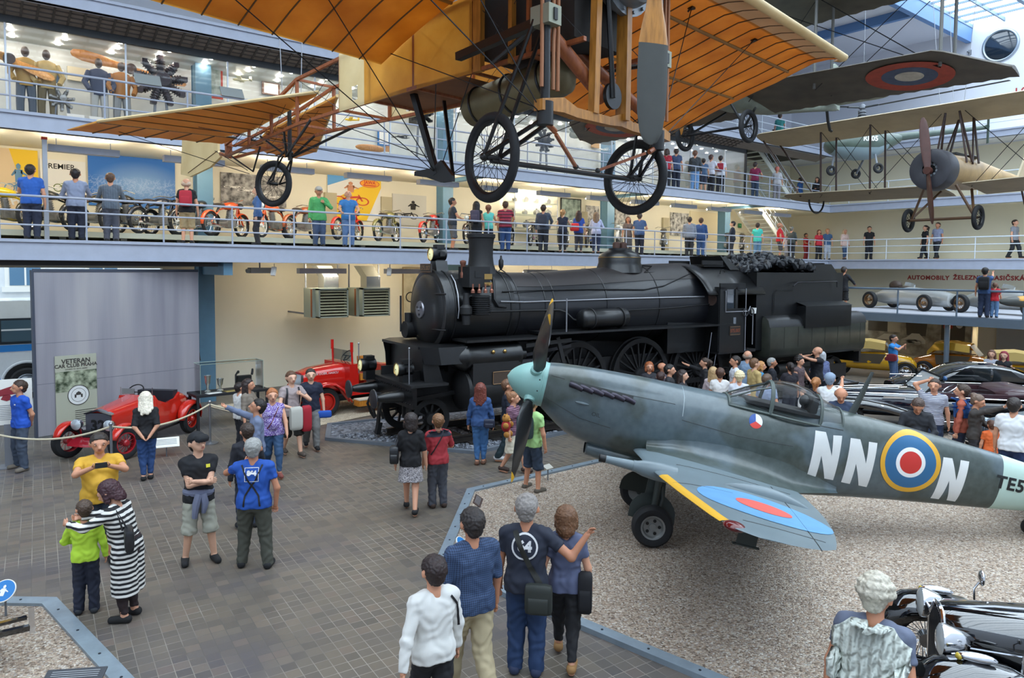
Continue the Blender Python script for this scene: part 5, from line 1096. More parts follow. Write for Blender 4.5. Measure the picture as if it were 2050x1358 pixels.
def red_racer():
 t=thing('vintage_car','red open vintage racing car numbered 32 with rope barrier before it','car',(2.45,17.08,0),rad(46))
 RD=paint('bright_red_paint','#c2281b');DR=paint('dark_red_paint','#8e1a26');BLKL=mat('black_seat_leather','#23252c',.45)
 body(t,'bonnet',RD,[(.12,.27,.5,.98),(.6,.32,.48,1.02),(1.1,.38,.45,1.06),(1.35,.42,.42,1.1)],4)
 b=MB().use(RD);b.loft([[V((x,s*w,z))for s,z in((1,.4),(1,.95),(.9,h),(-.9,h),(-1,.95),(-1,.4))]for x,w,h in((1.33,.42,1.09),(1.45,.44,1.08),(1.5,.45,.98))],True,True)
 b.build('scuttle',None,t)
 for s in(-1,1):
  b=MB().use(RD);b.loft([[V((x,s*w,.38)),V((x,s*(w+.02),(.38+z)/2)),V((x,s*w,z)),V((x,s*(w-.05),z)),V((x,s*(w-.05),.4))]for x,w,z in((1.45,.44,.98),(1.75,.48,.86),(2.1,.5,.9),(2.3,.49,1.02))]);b.build('side_panel',None,t)
 body(t,'tail',RD,[(2.25,.5,.38,1.04),(2.6,.46,.4,1.0),(2.95,.36,.42,.86),(3.15,.2,.45,.68)],3)
 b=MB().use(BLKL);b.bb((2.1,-.44,.62),(2.3,.44,1.08));b.bb((1.6,-.44,.5),(2.15,.44,.66));b.build('seat',None,t)
 b=MB().use(mat('grey_radiator_mesh','#4d4e56',.55,.4));b.bb((.06,-.27,.48),(.12,.27,.93));b.use(mat('black_digits','#0a0a0c',.5));put_text(b,'32',(.055,0,.66),(0,-1,0),(0,0,1),.32,.012);rd=b.build('radiator',None,t)
 b=MB().use(CHROME);b.prism([V((.05,y,z))for y,z in((-.3,.93),(0,1.02),(.3,.93),(.3,.9),(0,.98),(-.3,.9))],(0,0,0),(.1,0,0));b.build('radiator_shell',None,rd)
 b=MB().use(DR);b.loft([[V((-.42+.1*abs(y)*2,y,.33)),V((-.2+.05*abs(y),y,.42)),V((.1,y,.44)),V((.1,y,.36)),V((-.2,y,.34))]for y in[-.42+.84*i/8 for i in range(9)]]);b.build('front_apron',None,t)
 b=MB().use(mat('black_apron_mesh','#1c1a1e',.6));b.bb((-.02,-.3,.44),(.05,.3,.58));b.build('apron_mesh',None,t)
 for s in(-1,1):
  for x,st in((0,0),(2.5,0)):carwheel(t,(x,s*.62,.345),.345,.17,RD if x else mat('dark_red_wheel','#a31f28',.3),24,-.35 if x==0 else 0)
  a=[rad(d)for d in range(20,151,13)];fender(t,'front_fender',RD,[(-.42*cos(q)*1.0,.345+.42*sin(q))for q in a],s*.63,.22,r=.06)
  a=[rad(d)for d in range(5,186,15)];fender(t,'rear_fender',RD,[(2.5-.46*cos(q),.345+.46*sin(q))for q in a],s*.63,.28,r=.1)
  lampbody(t,(-.12,s*.36,.72),.115,(1,0,0),CHROME,LENSG);b=MB().use(DR);b.tube([(-.02,s*.36,.7),(.02,s*.34,.5),(.0,s*.3,.42)],.02,6);b.build('lamp_stay',None,t)
 b=MB().use(BLACK);b.torus((1.65,.2,1.12),(-.75,0,.66),.19,.014,24,6);b.bar((1.62,.2,1.12),(1.45,.2,.98),.03,.03);b.bar((1.63,.02,1.11),(1.64,.38,1.11),.02,.02);b.build('steering_wheel',None,t)
 b=MB().use(CHROME);b.cyl((1.42,-.36,1.05),(1.42,-.36,1.26),.012,n=6);b.cyl((1.42,.4,1.05),(1.42,.4,1.26),.012,n=6);b.box((1.42,.22,1.15),(.015,.3,.16));b.build('aero_screen',None,t)
 b=MB().use(BLACK);b.tube([(.1,-.5,.3),(2.6,-.5,.3)],.03,8);b.tube([(.1,.5,.3),(2.6,.5,.3)],.03,8);b.bar((0,-.6,.33),(0,.6,.33),.05,.05);b.bar((2.5,-.6,.33),(2.5,.6,.33),.05,.05);b.build('chassis',None,t)
red_racer()
def fire_engine():
 t=thing('fire_engine','red vintage open fire engine with amber wooden step behind the locomotive buffers','fire engine',(7.95,18.9,0),rad(4))
 RD=paint('fire_red_paint','#c4231b');WD=mat('honey_wood_trim',fn=wood_fn('#b06a22','#d08a34'))
 body(t,'bonnet',RD,[(-.45,.34,.6,1.18),(-.1,.38,.58,1.28),(.5,.44,.55,1.34),(.78,.47,.52,1.36)],3.4)
 b=MB().use(CHROME);b.bb((-.52,-.34,.62),(-.45,.34,1.14));b.build('radiator',None,t)
 b=MB().use(WHITE);
 for s in(-1,):put_text(b,'SBOR DOBR. HASICU',(.12,s*.455,1.14),(1,0,0),(0,-.25,1),.085,.002)
 b.build('lettering',None,t)
 b=MB().use(RD);b.bb((.72,-.72,.5),(1.0,.72,1.36));b.bb((1.0,-.72,.5),(4.4,.72,.62));b.bb((1.9,-.7,.62),(4.6,.7,1.05));b.build('body',None,t)
 b=MB().use(WD);b.bb((1.05,-.74,.9),(2.0,-.66,1.08));b.bb((1.9,-.72,1.05),(4.6,.72,1.12));b.bb((1.3,-.3,1.38),(1.75,-.1,1.5));b.build('wooden_rail',None,t)
 b=MB().use(mat('red_seat_leather','#a53a28',.5));b.bb((1.2,-.66,.62),(1.8,.66,1.0));b.bb((1.75,-.66,1.0),(1.95,.66,1.28));b.build('seat',None,t)
 for s in(-1,1):
  carwheel(t,(0,s*.7,.4),.4,.16,mat('red_disc_wheel','#b8261c',.3));carwheel(t,(3.2,s*.7,.4),.4,.16,mat('red_disc_wheel','#b8261c',.3))
  fender(t,'front_fender',RD,[(-.5,.42),(-.46,.66),(-.3,.86),(-.05,.95),(.25,.92),(.5,.75),(.68,.52),(.8,.36)],s*.72,.3,r=.08)
  b=MB().use(WD);b.bb((.85,s*.85-.14,.22),(2.2,s*.85+.14,.38));b.use(mat('pale_step_mat','#d0c8b2',.7)).bb((.85,s*.85-.15,.38),(2.2,s*.85+.15,.41));b.build('running_step',None,t)
  b=MB().use(RD);b.cyl((.9,s*.55,1.36),(.88,s*.55,1.86),.03,n=8);b.cyl((.88,s*.55,1.68),(.88,s*.55,1.95),.045,n=8);b.build('windscreen_post',None,t)
 b=MB().use(GLASS());b.bb((.89,-.53,1.4),(.9,.53,1.7));b.build('windscreen',None,t)
 b=MB().use(BLACK);b.torus((1.2,.3,1.48),(-.7,0,.7),.2,.014,24,6);b.bar((1.18,.3,1.47),(1.0,.3,1.2),.025,.025);b.bar((1.2,.1,1.48),(1.2,.5,1.48),.02,.02);b.build('steering_wheel',None,t)
 b=MB().use(RUBBER);b.bb((-.3,-.5,.35),(4.4,.5,.5));b.build('chassis',None,t)
 g=MB().use(mat('pale_gravel_strip',fn=gravel(['#b9a68c','#d8c8ae','#c7b496','#e5dac6'],.03)));g.poly([(6.86,17.15,.012),(10.4,18.0,.012),(16,17.9,.012),(16,21.6,.012),(5.9,21.6,.012)]);tag(g.build('pale_gravel'),'pale gravel strip under the red fire engine','gravel',kind='stuff')
fire_engine()
def black_roadster():
 t=thing('vintage_car','glossy black prewar roadster with chrome headlamps in the near corner beside the knitted jumper','car',(7.0,2.6,.02),rad(-56))
 BK=mat('mirror_black_paint','#07080b',.06,coat=1.0,spec=.8);
 t['label']='glossy black prewar roadster with chrome headlamps beside the man in a knitted jumper'
 body(t,'bonnet',BK,[(-.02,.22,.35,.98),(.05,.30,.34,1.0),(.6,.36,.34,1.03),(1.6,.46,.36,1.08),(2.0,.5,.36,1.08)],3.2)
 body(t,'cabin',BK,[(2.0,.52,.32,1.06),(2.4,.6,.3,1.0),(3.0,.62,.3,1.0),(3.8,.5,.32,.9),(4.3,.25,.35,.6)],3.2)
 b=MB().use(CHROME);b.tube([(-.05,0,.97),(.4,0,1.035),(1.2,0,1.075),(2.0,0,1.1)],.012,6);b.tube([(-.02,-.31,.35),(-.04,-.27,.8),(-.03,-.12,.97),(-.03,0,.99),(-.03,.12,.97),(-.04,.27,.8),(-.02,.31,.35)],.02,8);
 for s in(-1,1):b.tube([(.1,s*.33,.78),(1.0,s*.43,.8),(2.0,s*.525,.8)],.01,6)
 b.build('chrome_trim',None,t)
 b=MB().use(mat('radiator_slats','#5b5d62',.3,.8));
 for k in range(21):y=-.26+.52*k/20;b.bar((-.04,y,.36),(-.045,y*.92,.78+.17*(1-(y/.26)**2)),.008,.012)
 b.build('radiator_grille',None,t)
 b=MB().use(BLACK)
 for k in range(20):
  for s in(-1,1):x=.75+.05*k;b.bar((x,s*(.385+.065*(x-.7)),.5),(x+.01,s*(.395+.065*(x-.7)),.74),.008,.02)
 b.build('louvres',None,t)
 for s in(-1,1):
  lampbody(t,(-.1,s*.37,.84),.135,(1,0,-.05),CHROME,LENSG);b=MB().use(CHROME);b.bar((-.02,s*.2,.78),(-.02,s*.5,.76),.03,.03);b.tube([(.05,s*.1,.98),(.0,s*.22,.8)],.01,6);b.build('lamp_bar',None,t)
  P=[(-.42,.28),(-.46,.5),(-.38,.68),(-.2,.8),(.05,.84),(.35,.8),(.65,.68),(1.0,.5),(1.4,.35),(1.8,.28)]
  fender(t,"front_fender",BK,P,s*.66,.46,r=.2);carwheel(t,(.02,s*.64,.36),.36,.15,CHROME,30)
  b=MB().use(CHROME);b.ell((.1,s*.66,.86),(.15,.05,.04),16,8,Matrix.Rotation(.06,3,'Y'));b.use(mat('amber_lamp_glass','#b9a23c',.1)).ell((-.03,s*.66,.855),(.03,.035,.03),10,6);b.build('side_lamp',None,t)
  b=MB().use(CHROME);b.tube([(.42,s*.64,.78),(.42,s*.66,.92),(.47,s*.66,1.0)],.01,6);b.ell((.48,s*.66,1.03),(.03,.075,.075),14,8);b.build('fender_mirror',None,t)
  fender(t,'rear_fender',BK,[(2.6,.3),(2.75,.6),(3.1,.82),(3.5,.82),(3.9,.6),(4.2,.32)],s*.68,.4,r=.14);carwheel(t,(3.3,s*.64,.36),.36,.15,CHROME,30)
 b=MB().use(GLASS());b.bb((2.0,-.5,1.05),(2.02,.5,1.38));b.build('windscreen',None,t)
black_roadster()
def cabriolet():
 p=G(1800,785,1.0)
 t=thing('convertible_car','long black and maroon open convertible behind the tail of the fighter plane','car',(p.x,p.y,0),rad(-51))
 t.location=(p.x+.6,p.y-.05,0)
 BK=mat('mirror_black_paint','#07080b',.06);MR=paint('maroon_hood_cloth','#3a1d24',.5);BL=mat('mirror_navy_paint','#0a1120',.06,coat=1.0,spec=.8)
 body(t,'bonnet',BL,[(-2.1,.3,.4,.86),(-1.8,.5,.38,.95),(-1.0,.62,.36,1.02),(-.1,.72,.35,1.06),(.2,.74,.35,1.05)],3)
 body(t,'flank',BK,[(.1,.86,.3,.98),(.8,.9,.28,.98),(1.8,.9,.28,.98),(2.6,.85,.3,1.0),(3.2,.6,.36,.85),(3.4,.3,.4,.7)],4)
 b=MB().use(MR);b.bb((.25,-.86,.96),(2.0,-.76,1.08));b.bb((.25,.76,.96),(2.0,.86,1.08));b.bb((.4,-.76,.8),(1.8,.76,.95));b.build('interior_trim',None,t)
 body(t,'folded_hood',MR,[(1.7,.55,.95,1.1),(1.85,.82,.92,1.2),(2.3,.84,.92,1.24),(2.7,.74,.92,1.16),(2.85,.5,.95,1.02)],3)
 for s in(-1,1):
  fender(t,'front_fender',BK,[(-2.35,.35),(-2.3,.6),(-2.1,.78),(-1.8,.86),(-1.3,.86),(-.8,.78),(-.2,.62),(.3,.42),(.5,.3)],s*.78,.5,r=.2);fender(t,'rear_fender',BK,[(1.9,.35),(2.0,.62),(2.3,.8),(2.7,.8),(3.1,.64),(3.35,.4)],s*.82,.42,r=.16)
  carwheel(t,(-1.65,s*.78,.36),.36,.17,CHROME);carwheel(t,(2.45,s*.78,.36),.36,.17,CHROME)
  b=MB().use(CHROME);b.tube([(-2.0,s*.44,.93),(-1.0,s*.64,.98),(0,s*.75,1.0),(1.2,s*.91,.98),(2.8,s*.86,.97)],.016,6);b.tube([(-1.6,s*.9,.78),(-.9,s*.98,.72)],.014,6);b.tube([(0,s*.9,.4),(2.0,s*.93,.38)],.014,6);b.box((-.6,s*.73,.9),(.5,.02,.04));b.build('chrome_strip',None,t)
  lampbody(t,(-2.35,s*.55,.72),.12,(1,0,0),CHROME,LENSG)
 b=MB().use(BLACK);b.tube([(.05,-.78,1.02),(.45,-.72,1.45),(.45,.72,1.45),(.05,.78,1.02)],.028,8);b.use(CHROME).tube([(.0,-.8,1.02),(.02,0,1.06),(.0,.8,1.02)],.02,8);ws=b.build('windscreen_frame',None,t)
 b=MB().use(mat('pale_windscreen_glass','#cdd6da',.05,alpha=.6));b.poly([(.07,-.75,1.05),(.43,-.69,1.42),(.43,.69,1.42),(.07,.75,1.05)]);b.build('windscreen',None,ws)
 b=MB().use(CHROME);b.torus((.75,-.36,1.12),(-.6,0,.8),.19,.012,24,6);b.bar((.74,-.36,1.1),(.5,-.36,.98),.02,.02);b.build('steering_wheel',None,t)
 b=MB().use(CHROME);b.tube([(-.3,.0,1.075),(-2.0,0,.96)],.012,6);b.build('bonnet_strip',None,t)
cabriolet()
def dark_coupe():
 p=G(1960,745,1.4)
 t=thing('coupe_car','black coupe with blue reflecting rear window parked behind the maroon convertible','car',(p.x+1.7,p.y+.9,0),rad(-50))
 BK=mat('mirror_black_paint','#07080b',.06);GB=mat('blue_reflection_glass','#5d86b8',.05,.3,spec=.9)  # blue reflection is put into the rear window colour
 body(t,'lower_body',BK,[(-2.0,.6,.35,.8),(-1.7,.78,.3,.95),(0,.84,.28,1.0),(1.6,.82,.3,.98),(2.3,.6,.36,.8)],3.4)
 st=[(-1.0,.6,.9,1.0),(-.55,.66,.9,1.28),(-.1,.68,.9,1.42),(.5,.68,.9,1.44),(1.0,.64,.9,1.36),(1.6,.55,.9,1.12),(1.95,.45,.9,.96)]
 body(t,'roof',BK,st,3.6)
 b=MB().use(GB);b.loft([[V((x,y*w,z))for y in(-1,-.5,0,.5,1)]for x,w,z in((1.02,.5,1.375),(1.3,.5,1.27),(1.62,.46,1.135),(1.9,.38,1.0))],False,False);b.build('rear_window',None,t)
 for s in(-1,1):
  b=MB().use(mat('dark_car_glass','#15191c',.05,spec=.8));b.prism([V((x,s*.685,z))for x,z in((-.75,1.0),(-.3,1.34),(.35,1.36),(.35,1.0))],(0,-.008,0),(0,.008,0));b.prism([V((x,s*.675,z))for x,z in((.42,1.0),(.42,1.36),(.85,1.3),(1.2,1.02))],(0,-.008,0),(0,.008,0));b.build('side_window',None,t)
  carwheel(t,(-1.3,s*.72,.34),.34,.17,CHROME);carwheel(t,(1.3,s*.72,.34),.34,.17,CHROME);b=MB().use(CHROME);b.tube([(-1.8,s*.74,.93),(0,s*.86,.96),(2.0,s*.72,.9)],.012,6);b.build('chrome_strip',None,t)
  b=MB().use(mat('blue_mirror_shell','#3c5f8c',.1));b.ell((-.85,s*.85,1.06),(.06,.1,.07),12,8);b.build('wing_mirror',None,t)
dark_coupe()
def silver_saloon():
 p=G(1990,858,.7)
 t=thing('silver_car','silver-grey rounded vintage car with chrome headlamps behind the child in orange','car',(p.x,p.y,0),rad(-30))
 SV=mat('silver_blue_paint','#93a3b0',.15,.6,coat=.5)
 body(t,'bonnet',SV,[(-.1,.2,.4,.75),(.1,.36,.35,.9),(.8,.5,.34,1.0),(1.6,.6,.34,1.05)],3);body(t,'cabin',SV,[(1.5,.6,.3,1.05),(1.9,.7,.3,1.4),(2.8,.7,.3,1.45),(3.6,.6,.3,1.1),(4.0,.3,.4,.7)],3)
 b=MB().use(CHROME)
 for k in range(9):y=-.2+.05*k;b.bar((-.13,y,.4),(-.1,y,.74),.012,.03)
 b.build('grille',None,t)
 for s in(-1,1):
  fender(t,'front_fender',SV,[(-.3,.35),(-.28,.6),(-.05,.78),(.3,.82),(.7,.72),(1.1,.5),(1.5,.35)],s*.66,.42,r=.16);carwheel(t,(.25,s*.66,.34),.34,.16,CHROME);lampbody(t,(-.28,s*.55,.68),.12,(1,0,0),CHROME,LENSG);carwheel(t,(3.0,s*.66,.34),.34,.16,CHROME)
 b=MB().use(CHROME);b.tube([(-.42,-.75,.42),(-.5,0,.43),(-.42,.75,.42)],.04,8);b.build('bumper',None,t)
silver_saloon()
def racing_car(p,rz,label,gold=True):
 t=thing('racing_car',label,'car',(p.x,p.y,ZM),rz);SV=mat('silver_racing_paint','#b9bbb8',.25,.5)
 body(t,'body',SV,[(-.75,.12,.28,.52),(-.68,.3,.2,.72),(-.3,.38,.18,.8),(.5,.43,.18,.88),(1.2,.48,.18,.95),(1.7,.48,.18,.92),(2.4,.42,.2,.84),(3.1,.22,.28,.6),(3.5,.05,.38,.5)],2.4)
 b=MB().use(BLACK);b.ell((-.74,0,.42),(.03,.2,.15),16,8);b.build('grille',None,t)
 b=MB().use(mat('brown_headrest','#3b2c22',.6));b.ell((2.0,0,.98),(.3,.2,.22),14,8);b.ell((1.5,0,.93),(.3,.25,.04),14,6);b.build('cockpit',None,t)
 b=MB().use(mat('pale_windscreen_glass','#cdd6da',.05,alpha=.6));b.lathe([(.24,0),(.22,.16)],(1.35,0,.93),(-.3,0,1),14,False,pi*.5,pi*1.5);b.build('wind_deflector',None,t)
 for s in(-1,1):
  carwheel(t,(0,s*.7,.34),.34,.16,mat('bronze_wire_wheel','#8d6a48',.4,.6),24);carwheel(t,(2.7,s*.68,.36),.36,.2,mat('bronze_wire_wheel','#8d6a48',.4,.6),24);b=MB().use(SV);b.bar((0,s*.62,.34),(0,s*.3,.36),.05,.04);b.bar((2.7,s*.62,.34),(2.7,s*.2,.36),.05,.06);b.build('axle',None,t)
 return t
racing_car(PD(1876,601,29.2),rad(72),'silver single-seat racing car alone on the left of the raised deck')
racing_car(PD(2090,604,26.0),rad(72),'silver single-seat racing car half hidden behind the couple on the raised deck')
p=PD(2000,604,21.5);t=thing('torpedo_body','yellow and dark grey torpedo-shaped body jutting in at deck height at the right edge','aircraft body',p,rad(-40))
b=MB().use(mat('torpedo_grey','#4a4c48',.35));b.lathe([(0,0),(.07,.05),(.13,.25),(.17,.7),(.18,1.4),(.16,2.4)],(0,0,0),(1,0,0),24);bd=b.build('shell',None,t)
b=MB().use(mat('torpedo_yellow','#d99a22',.35));b.lathe([(.12,.22),(.174,.7),(.185,1.4),(.165,2.4)],(0,0,0),(1,0,0),14,False,rad(190),rad(350));b.build('yellow_belly',None,t)
b=MB().use(mat('pale_hanging_cable','#9a9da2',.4,.5));b.tube([(.8,0,.1),(.8,0,9)],.008,4,False);b.build('hanging_cable',None,t)
def small_car(p,rz,label,m,roofm,wheels=3,fabric=True):
 t=thing('microcar',label,'car',(p.x,p.y,0),rz)
 body(t,'body',m,[(-1.3,.2,.4,.6),(-1.1,.42,.3,.82),(-.4,.55,.26,.92),(.3,.58,.26,.95),(1.0,.5,.28,.9),(1.6,.28,.34,.7),(1.75,.1,.42,.6)],3)
 b=MB().use(roofm);b.loft([[V((x,s*w,z))for s,z in((-1,z0),(-.9,z1),(-.5,z1+.05),(.5,z1+.05),(.9,z1),(1,z0))]for x,w,z0,z1 in((-.25,.5,1.05,1.3),(.3,.5,1.1,1.38),(.9,.48,1.05,1.32),(1.15,.42,.85,1.0))],True,False);b.build('roof',None,t)
 b=MB().use(mat('pale_windscreen_glass','#cdd6da',.05,alpha=.6));b.poly([(-.55,-.45,.93),(-.25,-.45,1.3),(-.25,.45,1.3),(-.55,.45,.93)]);b.build('windscreen',None,t)
 for s in(-1,1):b=MB().use(mat('dark_side_opening','#4a4030',.5));b.prism([V((x,s*.565,z))for x,z in((-.3,.92),(.85,.9),(.8,.55),(-.1,.55))],(0,-.01,0),(0,.01,0));b.build('door_opening',None,t)
 for c in([(-.95,.62),(-.95,-.62),(1.25,0)]if wheels==3 else[(-.95,.6),(-.95,-.6),(1.2,.55),(1.2,-.55)]):
  carwheel(t,(c[0],c[1]or-.02,.32),.32,.1,CHROME,20)
  if c[0]<0:a=[rad(d)for d in range(10,171,20)];fender(t,'fender',BLACK,[(c[0]-.38*cos(q),.32+.38*sin(q))for q in a],c[1],.14,r=.04)
 return t
YL=paint('mustard_yellow_paint','#c99a1c');BZ=paint('bronze_orange_paint','#a5641d');GN=paint('bottle_green_paint','#17704e')
TAN=mat('tan_hood_cloth','#b59a58',.7)
small_car(G(1765,757)+V((.3,.3,0)),rad(112),'yellow three-wheeled microcar with open wheels under the edge of the deck',YL,TAN)
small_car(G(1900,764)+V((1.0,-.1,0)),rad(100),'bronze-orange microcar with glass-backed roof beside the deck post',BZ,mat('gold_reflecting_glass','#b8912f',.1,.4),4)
small_car(PD(1972,722,32),rad(120),'green microcar with cream roof behind the girl with red hair',GN,mat('cream_roof_paint','#d9cfae',.4),4).location.z=0
small_car(PD(2052,735,24),rad(110),'golden yellow microcar at the far right under the deck',paint('golden_yellow_paint','#d3a021'),TAN,4).location.z=0
def bus():
 t=thing('bus','white bus with blue stripe outside the open gateway','bus',(1.97,26.35,0));WB=paint('bus_white_paint','#e3e8ee',.25);BB=paint('bus_blue_stripe','#2f86d6',.25);DG=mat('bus_window_glass','#48606f',.05,spec=.8)
 b=MB().use(WB);b.bb((-6.5,.0,.45),(3.2,2.4,2.95));b.build('body',None,t)
 b=MB().use(BB);b.bb((-6.5,-.012,1.42),(3.2,.0,1.62));b.bb((-6.5,-.012,.5),(-.62,.0,.62));b.build('stripe',None,t)
 b=MB().use(mat('bus_dark_trim','#1d2730',.4));b.bb((-6.5,-.014,1.64),(3.2,.0,2.42));b.build('window_band',None,t)
 for x in(-6.3,-4.4,-2.5,-.6,1.3):
  b=MB().use(DG);b.bb((x,-.03,1.72),(x+1.75,-.012,2.36));w=b.build('window',None,t);b=MB().use(WB);b.bb((x,-.036,2.05),(x+1.75,-.028,2.1));b.build('window_bar',None,w)
 b=MB().use(BLACK);b.lathe([(.0,0),(.6,0)],(0,-.013,.47),(0,1,0),32,False);b.build('wheel_arch',None,t);b=MB().use(WB);b.lathe([(.58,0),(.66,-.03),(.68,0)],(0,-.015,.47),(0,1,0),24,False,0,pi)if False else b.torus((0,-.02,.47),(0,1,0),.62,.04,32,6);b.build('arch_trim',None,t)
 carwheel(t,(0,-.1,.45),.46,.26,mat('bus_wheel_silver','#a8b0b8',.3,.7));carwheel(t,(-5,-.1,.45),.46,.26,mat('bus_wheel_silver','#a8b0b8',.3,.7))
bus()
t=thing('building','pale rendered street building with arched windows behind the bus','building',(0,33.5,0));b=MB().use(mat('pale_render','#d8dde2',.8,noise=.04));b.bb((-14,0,0),(14,4,12));b.build('wall',None,t)
for x in(-7,-4.2,-1.35,2.55,5.2):
 b=MB().use(WHITE);b.bb((x-.75,-.12,3.0),(x+.75,0,3.2));b.bb((x-.65,-.08,3.2),(x+.65,0,5.4));b.cyl((x,-.08,5.4),(x,0,5.4),.65,n=24);w=b.build('window_surround',None,t);b=MB().use(mat('street_window_glass','#5c7f9d',.08,spec=.8));b.bb((x-.5,-.1,3.25),(x+.5,-.085,5.4));b.cyl((x,-.1,5.4),(x,-.085,5.4),.5,n=24);w2=b.build('window',None,t)
 b=MB().use(WHITE);b.bb((x-.5,-.12,4.2),(x+.5,-.1,4.28));b.bb((x-.03,-.12,3.25),(x+.03,-.1,5.8));b.build('glazing_bar',None,w2)
def wallpic(name,label,cat,x0,x1,z0,z1,base,y=YW-.02,th=.03,frame=None,group=None):
 """flat picture on the back wall; returns (thing, builder(u, v) -> point just proud of it)"""
 t=thing(name,label,cat,((x0+x1)/2,y,z0),0,group);w,h=x1-x0,z1-z0
 b=MB().use(base);b.bb((-w/2,-th,0),(w/2,0,h));b.build('sheet',None,t)
 if frame:
  b=MB().use(frame)
  for lo,hi in(((-w/2-.04,0),(-w/2,h)),((w/2,0),(w/2+.04,h)),((-w/2-.04,-.04),(w/2+.04,0)),((-w/2-.04,h),(w/2+.04,h+.04))):b.bb((lo[0],-th-.02,lo[1]),(hi[0],0,hi[1]))
  b.build('frame',None,t)
 return t,lambda u,v,k=1:V((-w/2+w*u,-th-.002*k,h*v))
def art(t,name,m,polys,f,k=1):
 b=MB().use(m)
 for P in polys:b.poly([f(u,v,k)for u,v in P])
 return b.build(name,None,t)
def bike2d(c,s,asp):
 """polygons of a simple side view motorcycle for a printed poster"""
 P=[]
 for dx in(-.22,.22):
  n=16;o=[(c[0]+(dx+.13*cos(2*pi*i/n))*s,c[1]+.13*sin(2*pi*i/n)*s*asp)for i in range(n)];q=[(c[0]+(dx+.10*cos(2*pi*i/n))*s,c[1]+.10*sin(2*pi*i/n)*s*asp)for i in range(n)]
  P+=[[o[i],o[(i+1)%n],q[(i+1)%n],q[i]]for i in range(n)]
 P+=[[(c[0]+a*s,c[1]+b*s*asp)for a,b in q]for q in(((-.2,.02),(-.05,.13),(.14,.16),(.17,.11),(-.02,.06)),((.13,.2),(.16,.2),(.24,.0),(.2,.0)),((-.08,-.08),(.07,-.08),(.07,.05),(-.08,.05)),((-.2,.13),(-.06,.16),(-.06,.13)))]
 return P
def man2d(c,s,asp):return[[(c[0]+a*s,c[1]+b*s*asp)for a,b in q]for q in(((-.07,-.2),(.07,-.2),(.09,.08),(-.08,.08)),((-.045,.1),(.0,.08),(.045,.1),(.05,.18),(0,.22),(-.05,.18)),((.05,.07),(.2,-.03),(.18,-.06),(.05,.0)),((-.08,.07),(-.16,-.05),(-.13,-.07),(-.05,.0)))]
def noisy(name,a,b,sc=8):return mat(name,a,.7,fn=lambda t:(lambda n:(t.link(t.coord(),n.inputs['Vector']),t.link(t.ramp(n.outputs[0],[(.35,a),(.65,b)]),t.b.inputs['Base Color'])))(t.add('ShaderNodeTexNoise',Scale=sc,Detail=8.0)))
PW,PBK,PRED,PYEL,PBL=mat('printed_white','#e4e2da',.7),mat('printed_black','#23221f',.7),mat('printed_red','#c4442e',.7),mat('printed_yellow','#ecc22c',.7),mat('printed_blue','#2f6fae',.7)
PX_=lambda px,y=340:PY(px,y,YW-.03).x
t,f=wallpic('hanging_poster','yellow and beige poster of a blue motorcyclist at the left end of the gallery','poster',PX_(-30),PX_(76),5.45,7.15,mat('poster_beige','#dcc29a',.7));art(t,'yellow_field',PYEL,[[(.45,1),(1,1),(1,0),(.85,0)]],f);art(t,'rider',mat('poster_blue_grey','#5d86a6',.7),man2d((.62,.62),.9,.8)+bike2d((.62,.38),.8,.7),f,2);b=MB().use(PW);put_text(b,'HIL',f(.62,.2,3),(1,.0,.4),(-.3,0,1),.28,.01);b.build('lettering',None,t)
t,f=wallpic('hanging_poster','white poster reading PREMIER with a small green motorcycle','poster',PX_(80),PX_(171),5.85,6.95,PW);b=MB().use(PBK);put_text(b,'PREMIER',f(.42,.83,2),(1,0,0),(0,0,1),.2,.003);b.build('lettering',None,t);art(t,'printed_motorcycle',mat('poster_green','#6d7a3c',.7),bike2d((.55,.3),.8,1.0),f)
def chalk(t_):
 co=t_.coord(scale=(1,1,1));n=t_.add('ShaderNodeTexNoise',Scale=7.0,Detail=9.0,Roughness=.7);t_.link(co,n.inputs['Vector']);g=t_.add('ShaderNodeTexGradient',gradient_type='SPHERICAL');t_.link(t_.coord(scale=(.75,1,1.4),loc=(-.15,0,-.9)),g.inputs['Vector'])
 lines=t_.ramp(n.outputs[0],[(.47,'#000000'),(.5,'#ffffff'),(.53,'#000000')]);sep=t_.add('ShaderNodeSeparateXYZ');t_.link(t_.coord(),sep.inputs[0])
 m1=t_.ramp(sep.outputs[2],[(.25,'#000000'),(.4,'#ffffff'),(.75,'#ffffff'),(.9,'#000000')]);c=t_.mix(g.outputs[0],'#1c67b4','#8fb4dc');fac=t_.math('MULTIPLY',t_.math('MULTIPLY',lines,m1),.5);t_.link(t_.mix(fac,c,'#d8e6f4'),t_.b.inputs['Base Color'])
t,f=wallpic('hanging_poster','large blue panel with a white chalk-like machine drawing','poster',PX_(176),PX_(350),5.75,7.22,mat('blue_drawing_panel',fn=chalk))
t,f=wallpic('hanging_picture','grey photograph of long rows of parked motorcycles','photograph',PX_(441),PX_(572),6.0,7.0,noisy('grey_photo','#3e3d3b','#b3b0aa',6));art(t,'printed_rows',PW,sum([bike2d((.2+.2*k,.55-.08*k),.45,.6)for k in range(4)],[]),f)
